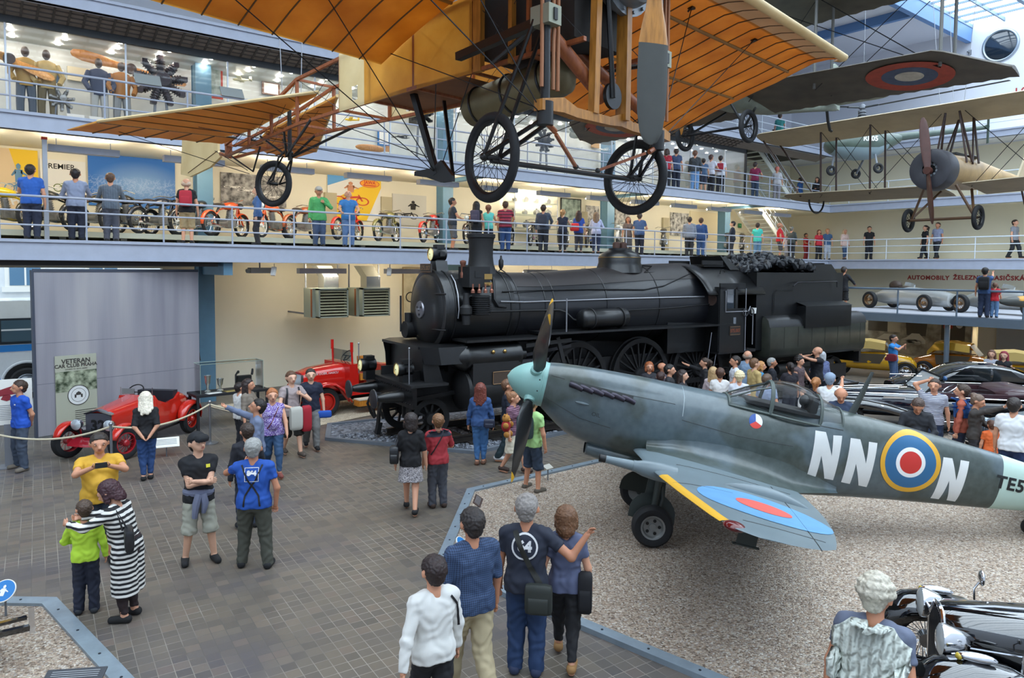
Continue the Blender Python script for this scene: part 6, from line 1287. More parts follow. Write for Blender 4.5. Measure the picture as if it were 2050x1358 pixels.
t,f=wallpic('hanging_poster','bright poster of a rider on a red motorcycle with an oval JAWA sign','poster',PX_(655),PX_(762),5.7,7.3,PW);art(t,'blue_sky',mat('poster_sky','#5f9fd4',.7),[[(0,1),(.6,1),(.0,.72)]],f);art(t,'yellow_beam',PYEL,[[(0,0),(.0,.35),(.35,.6),(1,.95),(1,.75),(.72,0)]],f);art(t,'printed_motorcycle',PRED,bike2d((.42,.42),1.0,.72),f,2);art(t,'printed_rider',mat('poster_skin','#c98a66',.7),man2d((.42,.72),.8,.7),f,3)
b=MB().use(PRED);b.poly([f(.78+.19*cos(2*pi*i/24),.83+.09*sin(2*pi*i/24),3)for i in range(24)]);b.use(mat('poster_orange','#eda02c',.7));b.poly([f(.78+.175*cos(2*pi*i/24),.83+.08*sin(2*pi*i/24),4)for i in range(24)]);b.use(PRED);put_text(b,'JAWA',f(.78,.85,5),(1,0,0),(0,0,1),.17,.006);b.poly([f(u,v,5)for u,v in((.64,.8),(.92,.8),(.88,.775),(.68,.775))]);b.build('oval_sign',None,t)
t,f=wallpic('hanging_picture','pale photograph of a man standing behind an old motorcycle','photograph',PX_(785),PX_(853),5.6,6.75,mat('pale_photo','#d0cdc2',.7));art(t,'printed_motorcycle',PBK,bike2d((.4,.3),1.0,.7),f);art(t,'printed_man',PBK,man2d((.6,.66),1.0,.7),f,2)
t,f=wallpic('hanging_poster','grey-green abstract poster right of the glass display cabinet','poster',PX_(1124),PX_(1162),6.0,7.1,noisy('grey_green_poster','#4f6258','#a9b8ac',4),frame=PBK)
for k,(a,c)in enumerate(((1174,1200),(1232,1262),(1344,1380))):
 t,f=wallpic('hanging_picture',('narrow black and white photograph left of the third blue column','black and white photograph just right of the third blue column','square black and white photograph left of the beige panel')[k],'photograph',PX_(a),PX_(c),5.75,6.9,noisy('mono_photo','#2f2e2c','#d8d6d0',5))
t,f=wallpic('hanging_chart','large plain beige panel near the fourth blue column','panel',PX_(1383),PX_(1438),5.5,7.05,mat('beige_panel','#e0d2ae',.7))
for k,px in enumerate((660,772,1168,1333)):
 b=MB().use(mat('beige_niche','#b3a98c',.8));x=PX_(px);b.bb((x-.22,YW-.12,Z1),(x+.22,YW,6.6));struct('trim_%d'%(20+k),b)  # beige strips for the wall niches
b=MB().use(mat('grey_plinth','#9fa49a',.5));b.bb((-2,21.35,Z1+.12),(31.2,22.3,Z1+.26));b.bb((-2,22.3,Z1+.12),(5.9,23.8,Z1+.26));[b.bb((6.4+8.45*q,22.3,Z1+.12),(14.35+8.45*q,23.8,Z1+.26))for q in range(2)];b.bb((23.3,22.3,Z1+.12),(31.2,23.8,Z1+.26));b.use(GREY)
for k in range(24):b.bb((-1.8+1.4*k,21.7,Z1-.02),(-1.65+1.4*k,21.85,Z1+.12))
o=b.build('display_plinth');tag(o,'long low grey plinth under the row of motorcycles','plinth')
def motorcycle(px,label,col,grp='motorcycles along the lower gallery',rz=0,spokew=None,fat=1.0):
 p=PY(px,450,22.5);t=thing('motorcycle',label,'motorcycle',(p.x,22.5+0-.25,Z1+.26),rz+rad(38),grp);t.scale=(1.1,1.1,1.1);m=paint('bike_%s'%col.strip('#'),col,.25);EN=mat('cast_engine_metal','#8b8a86',.4,.6,noise=.2,nscale=12)
 for x in(-.68,.68):
  b=MB().use(RUBBER);b.torus((x,0,.34),(0,1,0),.295,.042*fat,28,8);w=b.build('wheel',None,t);b=MB().use(spokew or CHROME);b.torus((x,0,.34),(0,1,0),.25,.014,24,5);b.cyl((x,-.06,.34),(x,.06,.34),.05,n=10)
  for k in range(14):a=2*pi*k/14;b.tube([(x+.05*cos(a+.5),.03*(1 if k%2 else-1),.34+.05*sin(a+.5)),(x+.25*cos(a),0,.34+.25*sin(a))],.004,3,False)
  b.build('rim',None,w);a=[rad(d)for d in(range(-5,150,16)if x<0 else range(25,170,16))];fender(t,'mudguard',m,[(x-.36*cos(q),.34+.36*sin(q))for q in a],0,.13,6,.04)
 b=MB().use(m);b.tube([(.5,0,.86),(.1,0,.82),(-.3,0,.72),(-.68,0,.34)],.024,6);b.tube([(.5,0,.8),(.36,0,.32),(-.2,0,.26),(-.68,0,.34)],.024,6);b.tube([(.48,0,.95),(.68,.05,.34)],.022,6);b.tube([(.48,0,.95),(.68,-.05,.34)],.022,6);b.build('frame',None,t)
 b=MB().use(m);b.loft([superring(x,w,z0,z1,2.4,14)for x,w,z0,z1 in((-.12,.05,.78,.86),(-.02,.13,.74,.93),(.2,.15,.74,.97),(.38,.1,.78,.95),(.43,.03,.82,.9))]);b.build('fuel_tank',None,t)
 b=MB().use(EN);b.box((.08,0,.38),(.42,.22,.2));b.cyl((.12,0,.46),(.18,0,.74),.075,n=12)
 for k in range(5):b.cyl((.13+.012*k,0,.52+.045*k),(.131+.012*k,0,.535+.045*k),.1,n=12)
 b.cyl((-.05,-.14,.36),(-.05,.14,.36),.1,n=14);b.build('engine',None,t)
 b=MB().use(CHROME);b.tube([(.2,-.1,.62),(.32,-.14,.5),(.25,-.16,.28),(-.2,-.17,.25),(-.9,-.18,.3)],[.022,.022,.022,.03,.04],8);b.build('exhaust_pipe',None,t)
 b=MB().use(mat('saddle_leather','#2a211c',.55));b.ell((-.3,0,.84),(.2,.13,.06),14,8);b.tube([(-.3,0,.8),(-.4,0,.66)],.03,6);b.build('saddle',None,t)
 b=MB().use(CHROME);b.tube([(.25,-.36,.98),(.42,-.25,1.04),(.48,0,1.0),(.42,.25,1.04),(.25,.36,.98)],.014,6);b.build('handlebar',None,t);lampbody(t,(.66,0,.88),.085,(-1,0,0),BLACK,LENSG,'headlight')
 return t
order=['leftmost','second from the left','third from the left','fourth from the left','fifth from the left','sixth from the left']
BK1=[(22,'bright yellow motorcycle at the left end of the gallery row','#e2c21a'),(108,'dark green-black motorcycle beside the upright steel post','#22241f'),(188,'black motorcycle between the grey hoodie and the striped shirt','#17181a'),(258,'black motorcycle under the blue panel, left of two','#1b1b1f'),(312,'navy-black motorcycle under the blue panel, right of two','#1a2030'),(388,'black motorcycle with white rims behind the red rucksack','#1d1b1b'),(448,'bright orange motorcycle left of the woman in denim','#d8501f'),(545,'orange and white motorcycle right of the woman in denim','#cf5a28'),(600,'brown-orange motorcycle behind the man in green','#9c4a22'),(690,'red motorcycle behind the man leaning on the rail','#c0281c'),(768,'olive green motorcycle right of the man leaning on the rail','#6d6a3a'),(855,'red-tanked motorcycle left of the second blue column','#b82b22'),(938,'dark brown motorcycle above the locomotive lamp','#3a241c'),(1006,'black motorcycle behind the locomotive chimney','#141416'),(1062,'grey-black motorcycle under the glass cabinet','#2b2c30'),(1120,'dark motorcycle behind the woman with fair ponytail','#26211e'),(1172,'brown motorcycle behind the red shoulder bag','#4a2e22'),(1232,'silver-white motorcycle above the locomotive dome','#c9c9c6'),(1320,'black light motorcycle right of the couple above the dome','#1b1a1a'),(1372,'black motorcycle behind the man in a striped jumper','#202020'),(1448,'black-framed motorcycle right of the fourth blue column','#1a1a1c'),(1478,'small dark motorcycle, last of the gallery row','#2a1f1f')]
for px,lb,c in BK1:motorcycle(px,lb,c,rz=R.choice((0,pi))if px>60 else pi,spokew=WHITE if px in(388,545,1478)else None)
xa,xb=PY(1034,400,22.9).x,PY(1120,400,22.9).x;t=thing('display_cabinet','tall lit glass cabinet with machine parts on shelves in the gallery','display cabinet',((xa+xb)/2,23.42,Z1+.26));w=(xb-xa)/2
b=MB().use(GLASS());b.bb((-w,-.4,.2),(w,-.39,2.3));b.bb((-w,-.4,.2),(-w+.01,.4,2.3));b.bb((w-.01,-.4,.2),(w,.4,2.3));b.build('glass_wall',None,t)
b=MB().use(WHITE);b.bb((-w,-.4,0),(w,.4,.2));b.build('base',None,t);b=MB().use(mat('cabinet_lamp','#fff8e6',.5,emit='#fff6e0',estr=14));b.bb((-w,-.35,2.3),(w,.4,2.33));b.build('light_box',None,t)
for z in(.8,1.35,1.85):b=MB().use(mat('pale_glass_shelf','#cfdcd6',.1,alpha=.5));b.bb((-w,-.38,z),(w,.38,z+.02));b.build('shelf',None,t)
b=MB().use(CHROME)
for s in(-1,1):b.cyl((s*w,-.4,.2),(s*w,-.4,2.3),.015,n=6)
b.build('edge_post',None,t)
k=0
for z in(.82,1.37,1.87):
 for i in range(4):
  b=MB().use(mat('cabinet_part_red','#b8402c',.4)if(i+k)%4==1 else mat('cabinet_part_metal','#8e8e8c',.35,.7));r=R.uniform(.08,.14);x=-w+.25+i*(2*w-.5)/3;b.cyl((0,-.08,r),(0,.08,r),r,n=16);b.box((0,0,r*1.3),(r*1.4,.12,r*.8));b.cyl((0,0,r),(0,0,r*2.4),r*.3,n=10);o=b.build('machine_part');o.location=((xa+xb)/2+x,23.4+R.uniform(-.1,.1),Z1+.26+z);tag(o,'small machine part on a shelf of the lit glass cabinet','machine part','machine parts in the glass cabinet');k+=1
p=PY(1481,452,YW-.03);t=thing('exit_sign','small green running-man exit sign left of the stairs','sign',p);b=MB().use(mat('exit_green','#2d8a58',.5));b.bb((-.14,-.02,-.12),(.14,0,.12));b.build('plate',None,t);b=MB().use(PW);[b.poly([V((-.0+u*.3,-.024,v*.3))for u,v in P])for P in man2d((0,.02),1,1)];b.build('figure',None,t)
GX0,GX1,GY=-2.5,PY(1493,345,21.1).x,21.1
b=MB().use(mat('case_black_rail','#15161a',.4));b.bb((GX0,GY-.05,9.72),(GX1,GY+.05,9.92));b.bb((GX0,GY-.05,Z2-.02),(GX1,GY+.05,Z2+.12));b.bb((GX1-.06,GY-.05,Z2),(GX1,GY+.05,9.9));o=b.build('trim_30');tag(o,kind='structure')
b=MB().use(mat('case_wall_paint','#c9cdc8',.55,noise=.05));b.bb((GX0,23.3,Z2),(GX1,23.4,9.95));b.bb((GX1-.05,GY,Z2),(GX1,23.4,9.95));struct('wall_case',b)
b=MB().use(mat('case_ceiling_paint','#b5b8b2',.4));b.bb((GX0,GY,9.88),(GX1,23.4,9.96));struct('ceiling_case',b)
b=MB().use(mat('case_floor_paint','#c5c8c4',.4));b.bb((GX0,GY,Z2),(GX1,23.3,Z2+.1));struct('floor_case',b)
b=MB().use(GLASS());b.bb((GX0,GY-.006,Z2+.12),(GX1,GY+.006,9.72));struct('window_4',b)
k=0;x=-1.2
while x<GX1:
 b=MB().use(RAILW);b.bb((x-.02,GY-.02,Z2+.1),(x+.02,GY+.02,9.75));struct('window_4_mullion',b);x+=2.55
SPOT=mat('case_spotlight','#ffffff',.5,emit='#fff7ec',estr=110)
k=0;x=GX0+.6
while x<GX1-.3:
 for y in(21.6,22.2,22.8):
  b=MB().use(SPOT);b.cyl((0,0,-.02),(0,0,0),.06,n=10);o=b.build('spotlight');o.location=(x+R.uniform(-.1,.1),y,9.87);tag(o,'small recessed spotlight in the ceiling of the long glass case','lamp','recessed spotlights of the glass case')
 x+=1.15
b=MB().use(mat('perforated_soffit','#7d7068',.6,noise=.1))
b.add([(GX0,GY-.06,9.9),(XR,GY-.06,9.9),(XR,YG+.2,10.12),(GX0,YG+.2,10.12)],[(0,1,2,3)],False);b.use(mat('soffit_grid','#4d4540',.7));x=GX0
while x<30:
 b.bar((x,GY-.08,9.9),(x,YG+.2,10.1),.05,.03);x+=.32
for f in(.25,.5,.75):b.bar((GX0,lerp(GY-.06,YG+.2,f),lerp(9.9,10.12,f)-.01),(30,lerp(GY-.06,YG+.2,f),lerp(9.9,10.12,f)-.01),.03,.03)
struct('ceiling_soffit',b)
def case_at(px,py,y=22.4):return PY(px,py,y)
WOODP=mat('laminated_propeller_wood',fn=wood_fn('#b0703a','#d29a5c'))
def prop_exhibit(px,py,L,ang,label,m=WOODP,y=22.6):
 p=case_at(px,py,y);t=thing('wooden_propeller',label,'propeller',p,0);u=V((cos(ang),0,sin(ang)));w=V((-sin(ang),0,cos(ang)))
 for s in(-1,1):b=MB().use(m);b.loft([[u*(s*r)+w*(c/2*cos(j*pi/5))+V((0,.03*sin(j*pi/5)+.3*c*cos(j*pi/5)*s,0))for j in range(10)]for r,c in((0,.2),(.25*L,.16),(.5*L,.25),(.8*L,.26),(.97*L,.16),(L,.04))]);b.build('blade',None,t)
 b=MB().use(mat('propeller_boss','#4a3a32',.5));b.cyl((0,-.09,0),(0,.09,0),.13,n=18);b.build('boss',None,t)
prop_exhibit(18,118,1.0,-.35,'thick orange wooden propeller at the left end of the glass case',mat('orange_propeller_wood',fn=wood_fn('#c07a30','#e2a458')),21.8);prop_exhibit(262,138,1.45,-.14,'long slim wooden propeller hung left of the dark radial engine')
prop_exhibit(1165,275,.7,-.1,'grey wooden propeller in the middle of the glass case',mat('grey_propeller','#6b7068',.6))
def radial(px,py,r,label,m,y=22.2,n=9):
 p=case_at(px,py,y);t=thing('aircraft_engine',label,'engine',p);b=MB().use(m);b.lathe([(0,-.3),(r*.3,-.28),(r*.42,-.1),(r*.42,.2),(0,.25)],(0,0,0),(0,1,0),24);b.build('crankcase',None,t)
 for k in range(n):
  a=2*pi*k/n+.2;u=V((cos(a),0,sin(a)));b=MB().use(m);b.cyl(u*r*.38,u*r*.95,r*.15,n=10)
  for i in range(4):b.cyl(u*r*(.5+.11*i),u*r*(.53+.11*i),r*.21,n=10)
  b.box(u*r*1.0,(r*.22,.2,r*.2));b.build('cylinder',None,t)
 b=MB().use(GREY);b.bar((-.12,.05,-r*.4),(-.2,.05,Z2+.1-p.z),.06,.06);b.bar((.12,.05,-r*.4),(.2,.05,Z2+.1-p.z),.06,.06);b.build('stand',None,t)
radial(322,162,.62,'big dark red-brown radial aircraft engine in the glass case',mat('dark_engine','#2e2022',.4,.4,noise=.3),21.9);radial(124,200,.26,'small silver radial aircraft engine low in the glass case',mat('cast_engine_metal','#8b8a86',.4),21.9,7);radial(845,230,.38,'dark aircraft engine behind the landing skid in the glass case',mat('black_engine','#1f2124',.4,.5,noise=.3));radial(1090,282,.4,'dark aircraft engine seen between the big spoked wheels',mat('black_engine','#1f2124'))
def mannequin(px,label,m1,m2):
 p=case_at(px,240,22.0);t=thing('mannequin',label,'mannequin',(p.x,22.0,Z2+.1));b=MB().use(m1);b.loft([[V((w*cos(j*pi/8),d*sin(j*pi/8),z))for j in range(16)]for z,w,d in((.85,.2,.13),(1.1,.2,.14),(1.35,.25,.15),(1.5,.2,.1),(1.55,.08,.07))])
 for s in(-1,1):b.tube([(s*.22,0,1.45),(s*.34,-.06,1.15),(s*.25,-.2,.95)],[.08,.075,.06],8)
 b.build('flying_jacket',None,t);b=MB().use(m2)
 for s in(-1,1):b.tube([(s*.1,0,.9),(s*.13,0,.45),(s*.13,0,.02)],[.11,.09,.08],8)
 b.build('trousers',None,t);b=MB().use(mat('mannequin_head','#4a3a2e',.6));b.ell((0,0,1.7),(.09,.11,.13),12,8);b.build('head',None,t)
mannequin(54,'mannequin in a tan flying jacket left in the glass case',mat('tan_leather','#a9843e',.6,noise=.1),mat('grey_blue_cloth','#4c5560',.8));mannequin(96,'mannequin in a brown and cream flying suit in the glass case',mat('cream_leather','#b79c62',.6,noise=.2),mat('olive_cloth','#6a5c3c',.8));mannequin(200,'mannequin in dark blue clothes below the long propeller',mat('navy_cloth','#3a4258',.8),mat('pale_cloth','#b5b3ac',.8));mannequin(245,'mannequin in an ochre coat next to the dark radial engine',mat('ochre_cloth','#a8713c',.8),mat('grey_cloth','#8a8a88',.8))
def case_panel(px0,px1,py0,py1,label,m,cat='panel',y=23.2,inner=None):
 a,c=PY(px0,(py0+py1)/2,y),PY(px1,(py0+py1)/2,y);q0,q1=PY((px0+px1)/2,py0,y),PY((px0+px1)/2,py1,y);t=thing('hanging_chart',label,cat,((a.x+c.x)/2,y,q1.z));w,h=(c.x-a.x)/2,q0.z-q1.z
 b=MB().use(m);b.bb((-w,0,0),(w,.06,h));b.build('board',None,t)
 if inner:b=MB().use(inner);b.bb((-w*.8,-.01,h*.1),(w*.8,0,h*.9));b.build('print',None,t)
case_panel(97,128,137,170,'dark framed screen left in the glass case',WHITE,'panel',23.2,mat('dark_screen','#33485a',.2));case_panel(135,180,135,162,'cream chart with small drawings behind the long propeller',mat('cream_chart','#ddd3b4',.7));case_panel(403,446,130,196,'red-edged panel of plants in the glass case',PRED,'panel',22.8,noisy('panel_grey_green','#8c9c8e','#cfd6cc',5))
case_panel(525,560,165,190,'brown framed picture behind the girder fuselage',mat('brown_frame','#6d4a34',.5),'picture',23.2,PW);case_panel(820,845,200,250,'black panel with white lines in the glass case',PBK,'panel',23.0);case_panel(882,902,230,282,'tall blue and red poster by the blue column in the glass case',PBL,'poster',23.2,PRED);case_panel(757,780,262,292,'blue and white printed panel behind the girder',PBL,'panel',23.2,PW);case_panel(1185,1200,275,296,'small yellow-brown panel near the middle of the case',mat('yellow_brown_print','#c99a50',.7));case_panel(1430,1460,300,335,'white panel at the right end of the glass case',PW)
b=MB().use(WOODP);b.ell((0,0,0),(.55,.16,.12),20,10);b.box((.62,0,.05),(.12,.02,.2));o=b.build('model_hull');o.location=case_at(742,297,21.7);tag(o,'light wooden spindle-shaped hull low in the glass case','model')
def model_plane(px,py,m,label,s=1.0,y=22.4):
 p=case_at(px,py,y);t=thing('model_aeroplane',label,'model aeroplane',p,R.uniform(-.5,.5));b=MB().use(m);b.loft([[V((x*s,w*s*cos(j*pi/6),w*s*sin(j*pi/6)))for j in range(12)]for x,w in((-.3,.01),(-.25,.04),(0,.05),(.3,.015))]);b.build('fuselage',None,t);b=MB().use(m);b.bb((-.14*s,-.42*s,.02*s),(-.0,.42*s,.035*s));b.bb((.22*s,-.14*s,0),(.3*s,.14*s,.01));b.bb((.22*s,-.008,0),(.3*s,.008,.12*s));b.build('wing',None,t)
for a in((210,150,WHITE,'white model aeroplane below the long propeller',1),(575,205,WHITE,'white model aeroplane behind the tail wheel',.9),(705,240,PYEL,'yellow model aeroplane behind the girder',.8),(1155,300,WHITE,'white model aeroplane by the middle of the case',.9),(1210,300,WHITE,'white model aeroplane left of the right wheel',.8),(485,160,mat('cream_kite','#d6cfa8',.7),'cream model glider by the red-edged panel',.9),(805,275,mat('dark_model','#3a3d40',.5),'dark model aeroplane behind the skid',.9)):model_plane(*a)
p=case_at(1195,278,21.8);t=thing('wing_section','grey-green wing section hanging in the middle of the glass case','wing section',p);b=MB().use(mat('grey_green_wing','#747d76',.5));flat_wing(b,-.35,.35,-.0,1.5,0,.0,.1,.5);flat_wing(b,-.35,.35,0,-.9,0,.0,.1,.3);b.T=None;o=b.build('panel',None,t);o.rotation_euler=(rad(10),0,pi/2)
for k,(px,py)in enumerate(((158,229),(193,231),(1080,300),(1228,312))):b=MB().use(PW);b.prism([V((x,y,z))for x,y,z in((-.25,0,0),(.25,0,0),(.25,.2,.22),(-.25,.2,.22))],(0,0,0),(0,.015,-.015));o=b.build('caption_board');o.location=(PY(px,py,21.4).x,21.35,Z2+.1);tag(o,('sloping white caption board below the ochre mannequin, left of two','sloping white caption board below the ochre mannequin, right of two','sloping white caption board between the spoked wheels','sloping white caption board left of the second spoked wheel')[k],'caption board')
for px,py,lb in((297,163,'grey tilted caption plate on the upper railing before the radial engine'),(466,186,'grey tilted caption plate on the upper railing left of the tail wheel')):
 p=PY(px,py,YG);t=thing('caption_plate',lb,'caption plate',(p.x,YG,Z2+1.0));b=MB().use(mat('grey_caption_plate','#8d918e',.5));b.prism([V(q)for q in((-.3,-.05,.02),(.3,-.05,.02),(.3,.16,.3),(-.3,.16,.3))],(0,0,0),(0,.02,-.01));b.build('plate',None,t)
def stairs(z0,z1,label,x0=37.0,x1=33.2,y0=21.9,y1=23.3):
 t=thing('staircase',label,'stairs',(x0,y0,z0));n=15;WS=mat('white_stair_steel','#d9dbd2',.5);L,H=x1-x0,z1-z0;w=y1-y0
 for y in(0,w):b=MB().use(WS);b.bar((0,y,.05),(L,y,H),.05,.26,(0,0,1));b.build('stringer',None,t)
 for k in range(n):b=MB().use(WS);x,z=L*(k+.7)/n,H*(k+.8)/n;b.bb((x-.15,.02,z-.03),(x+.15,w-.02,z));b.build('tread',None,t)
 for h in(1.0,.66,.33):b=MB().use(RAILW);b.cyl((0,0,h),(L,0,H+h),.022,n=6);b.build('handrail',None,t)
 for k in range(5):b=MB().use(RAILW);x,z=L*k/4,H*k/4;b.cyl((x,0,z),(x,0,z+1.0),.018,n=6);b.build('baluster',None,t)
stairs(Z1,Z2,'white steel stairs rising from the lower to the middle gallery');stairs(Z2,Z3,'white steel stairs rising from the middle to the top gallery')
RT_=mat('red_wall_lettering','#a83a34',.6)
def wall_text(s,px,py,size,label,align='LEFT'):
 p=PX(px,py,XW-.012);b=MB().use(RT_);put_text(b,s,(0,0,0),(0,-1,0),(0,0,1),size,.012,align,space=1.12);o=b.build('wall_lettering');o.location=p;tag(o,label,'lettering')
wall_text('AUTOMOBILY',1817,556,.29,'red word AUTOMOBILY on the end wall above the racing cars');wall_text('ŽELEZNICE',1908,556,.29,'red word starting with ŽELEZN on the end wall');wall_text('HASIČSKÁ',1980,557,.29,'red word ending SIČSKÁ on the end wall');wall_text('LODĚ',2032,184,.42,'red letters LO high on the end wall')
p=PX(2003,91,XW);t=thing('round_window','big round dark glass with silver rim high on the end wall','round window',p);b=MB().use(mat('dark_round_glass','#1c2630',.08,spec=.9));b.lathe([(0,.06),(.4,.05),(.68,.0)],(0,0,0),(-1,0,0),40);b.build('glass',None,t);b=MB().use(mat('silver_rim','#9aa3aa',.3,.8));b.torus((0,0,0),(1,0,0),.72,.07,40,10);b.build('rim',None,t)
p=PX(1942,105,XW-.02);b=MB().use(GREY);b.box((0,0,0),(.1,.12,.22));b.cyl((-.05,0,.05),(-.18,.05,0),.04,n=8);o=b.build('wall_camera');o.location=p;tag(o,'tiny grey camera on the end wall left of the round glass','camera')
for k,px in enumerate((1556,1582,1600)):
 p=PY(px,233,YW-.02);b=MB().use(mat('brown_window_frame','#4a3834',.5));b.bb((p.x-.42,YW-.06,10.9),(p.x+.42,YW,12.1));b.use(mat('bright_window_pane','#cfdcea',.2,emit='#c4d4e6',estr=.8));b.bb((p.x-.35,YW-.075,10.97),(p.x-.03,YW-.06,12.03));b.bb((p.x+.03,YW-.075,10.97),(p.x+.35,YW-.06,12.03));struct('window_%d'%(5+k),b)
p=PD(1912,4,33);t=thing('ceiling_lamp','round bright lamp hanging under the glass roof','lamp',p);b=MB().use(GREY);b.lathe([(.12,.3),(.4,.05),(.42,0)],(0,0,0),(0,0,1),24,False);b.build('shade',None,t);b=MB().use(mat('roof_lamp_glow','#ffffff',.5,emit='#f0f6ff',estr=6));b.lathe([(0,0),(.38,0)],(0,0,.01),(0,0,1),24,False);b.build('diffuser',None,t);b=MB().use(GREY);b.cyl((0,0,.3),(0,0,15.9-p.z),.012,n=5);b.build('cord',None,t)
MX=34.15
def muralpic():
 a,c=PX(1733,650,MX),PX(1945,650,MX);t=thing('wall_mural','sepia street photograph mural with old cars under the deck','mural',(MX,(a.y+c.y)/2,.25));w,h=(a.y-c.y)/2,2.0
 b=MB().use(noisy('sepia_photo','#8a7f6a','#c2b79c',3));b.bb((-.03,-w,0),(0,w,h));b.build('sheet',None,t);f=lambda u,v,k=1:V((-.03-.004*k,w-2*w*u,h*v))
 art(t,'printed_house',mat('sepia_dark','#5d5444',.7),[[(.03,.5),(.32,.5),(.32,.95),(.03,.95)],[(.42,.45),(.6,.45),(.62,.95),(.4,.95)],[(.74,.4),(.95,.4),(.95,.9),(.74,.9)]],f);art(t,'printed_gate',mat('sepia_pale','#d8cdb0',.7),[[(.23,.5),(.36,.5),(.36,.85),(.23,.85)]],f,2);art(t,'printed_cars',mat('sepia_light','#e2d8bf',.7),bike2d((.46,.3),.3,1.3)+[[(.34,.32),(.42,.4),(.47,.5),(.54,.5),(.6,.36),(.6,.28),(.34,.28)],[(.12,.32),(.2,.45),(.32,.45),(.36,.32)]],f,3)
 b=MB().use(PW);put_text(b,'VAVREX',f(.12,.86,4),(0,-1,0),(0,0,1),.26,.004);b.build('printed_word',None,t);art(t,'red_sign',PRED,[[(.76,.66),(.84,.66),(.84,.9),(.76,.9)]],f,3);art(t,'round_sign',PW,[[(.9+.035*cos(2*pi*i/16),.78+.11*sin(2*pi*i/16))for i in range(16)]],f,3)
muralpic()
p=PD(1951,700,28);b=MB().use(mat('cream_post_paint','#d8cfae',.5));b.bb((-.07,-.07,0),(.07,.07,ZM-.16));o=b.build('column');o.location=(p.x,p.y,0);tag(o,kind='structure')
a,c=PX(1995,690,MX),PX(2080,690,MX);b=MB().use(mat('pale_grey_shutter','#aeb3b4',.5));b.bb((MX-.06,c.y,0),(MX,a.y,2.05));o=b.build('shutter_panel');tag(o,'pale grey shutter panel under the deck at the right edge','shutter')
for k,(px,py)in enumerate(((1735,648),(1977,655),(1860,650))):
 p=PX(px,py,31.5);t=thing('spot_lamp',('black spot lamp under the deck by the tender','grey spot lamp under the deck above the girls','small spot lamp under the deck beside its post')[k],'lamp',(p.x,p.y,ZM-.38));b=MB().use(GREY);b.cyl((0,0,.2),(0,0,.1),.02,n=6);b.lathe([(.05,-.1),(.07,.1)],(0,0,.02),(-.5,0,-.7),12);b.build('housing',None,t);b=MB().use(mat('warm_spot_glow','#fff0d0',.5,emit='#ffe9c0',estr=60));b.lathe([(0,.1),(.065,.1)],(0,0,.02),(-.5,0,-.7),12,False);b.build('bulb',None,t)
for k in range(4):trough(31.0,13.2-3.0*k,ZM-.36,'added light trough hidden under the racing car deck','added light troughs under the deck',1.4,'y')  # unseen tube troughs added to brighten the cars below the deck
A0,A1=V((1.66,19.85,0)),V((5.5,20.85,0));ang=math.atan2(A1.y-A0.y,A1.x-A0.x);Ld=(A1-A0).length
def ribbed(t):
 co=t.coord();w=t.add('ShaderNodeTexWave',Scale=14.0,Distortion=.3,Detail=2.0);t.link(co,w.inputs['Vector']);n=t.add('ShaderNodeTexNoise',Scale=1.0,Detail=3.0);t.link(t.coord(scale=(1.6,1,.12)),n.inputs['Vector'])
 c=t.ramp(n.outputs[0],[(.3,'#8f8d97'),(.5,'#aaa7ae'),(.7,'#bfbbbc')]);c=t.mix(t.math('MULTIPLY',w.outputs[0],.12),c,'#cfd2dc');t.link(c,t.b.inputs['Base Color']);t.b.inputs['Roughness'].default_value=.35
 tl=t.add('ShaderNodeBsdfTranslucent');t.link(c,tl.inputs[0]);mx=t.add('ShaderNodeMixShader');mx.inputs[0].default_value=.3;out=[q for q in t.n if q.type=='OUTPUT_MATERIAL'][0];t.link(t.b.outputs[0],mx.inputs[1]);t.link(tl.outputs[0],mx.inputs[2]);t.link(mx.outputs[0],out.inputs[0])
b=MB().use(mat('ribbed_translucent_panel',fn=ribbed));b.bb((0,-.03,.04),(Ld,.03,3.88));b.use(mat('dark_door_edge','#3c4250',.5));b.bb((-.05,-.05,.02),(0,.05,3.9));b.bb((0,-.045,3.86),(Ld,.045,3.93));b.use(GREY);b.bb((0,-.032,2.2),(Ld,-.03,2.21));b.bb((0,-.032,1.25),(Ld,-.03,1.26));o=b.build('door_1');o.location=A0;o.rotation_euler=(0,0,ang);tag(o,kind='structure')
nd=V((sin(ang),-cos(ang),0));U=V((cos(ang),sin(ang),0))
def DP(px,py):return PN(px,py,A0+nd*.05,nd)
c0,c1,cb=DP(109,714),DP(192,711),DP(117,890);t=thing('banner','grey-green hanging banner of a Prague veteran car club on the folding door','banner',(c0.x,c0.y,.15),ang);W=(c1-c0).length;Hh=c0.z-.15
b=MB().use(mat('banner_cloth','#a9aa98',.7));b.bb((0,-.012,0),(W,0,Hh));b.build('cloth',None,t);b=MB().use(noisy('banner_photo','#2c3a22','#aeb59a',7));b.bb((0,-.016,Hh*.50),(W,-.012,Hh*.78));b.build('photo_strip',None,t)
b=MB().use(mat('banner_ink','#3b3733',.7));put_text(b,'VETERAN',(W/2,-.018,Hh*.915),(1,0,0),(0,0,1),.15,.004);put_text(b,'CAR CLUB PRAHA',(W/2,-.018,Hh*.855),(1,0,0),(0,0,1),.115,.003);put_text(b,'zalozen na zemi ceske',(W/2,-.018,Hh*.81),(1,0,0),(0,0,1),.055)
for k in range(7):z=Hh*(.22-.028*k);b.bb((W*.45,-.017,z),(W*.97,-.012,z+.012))
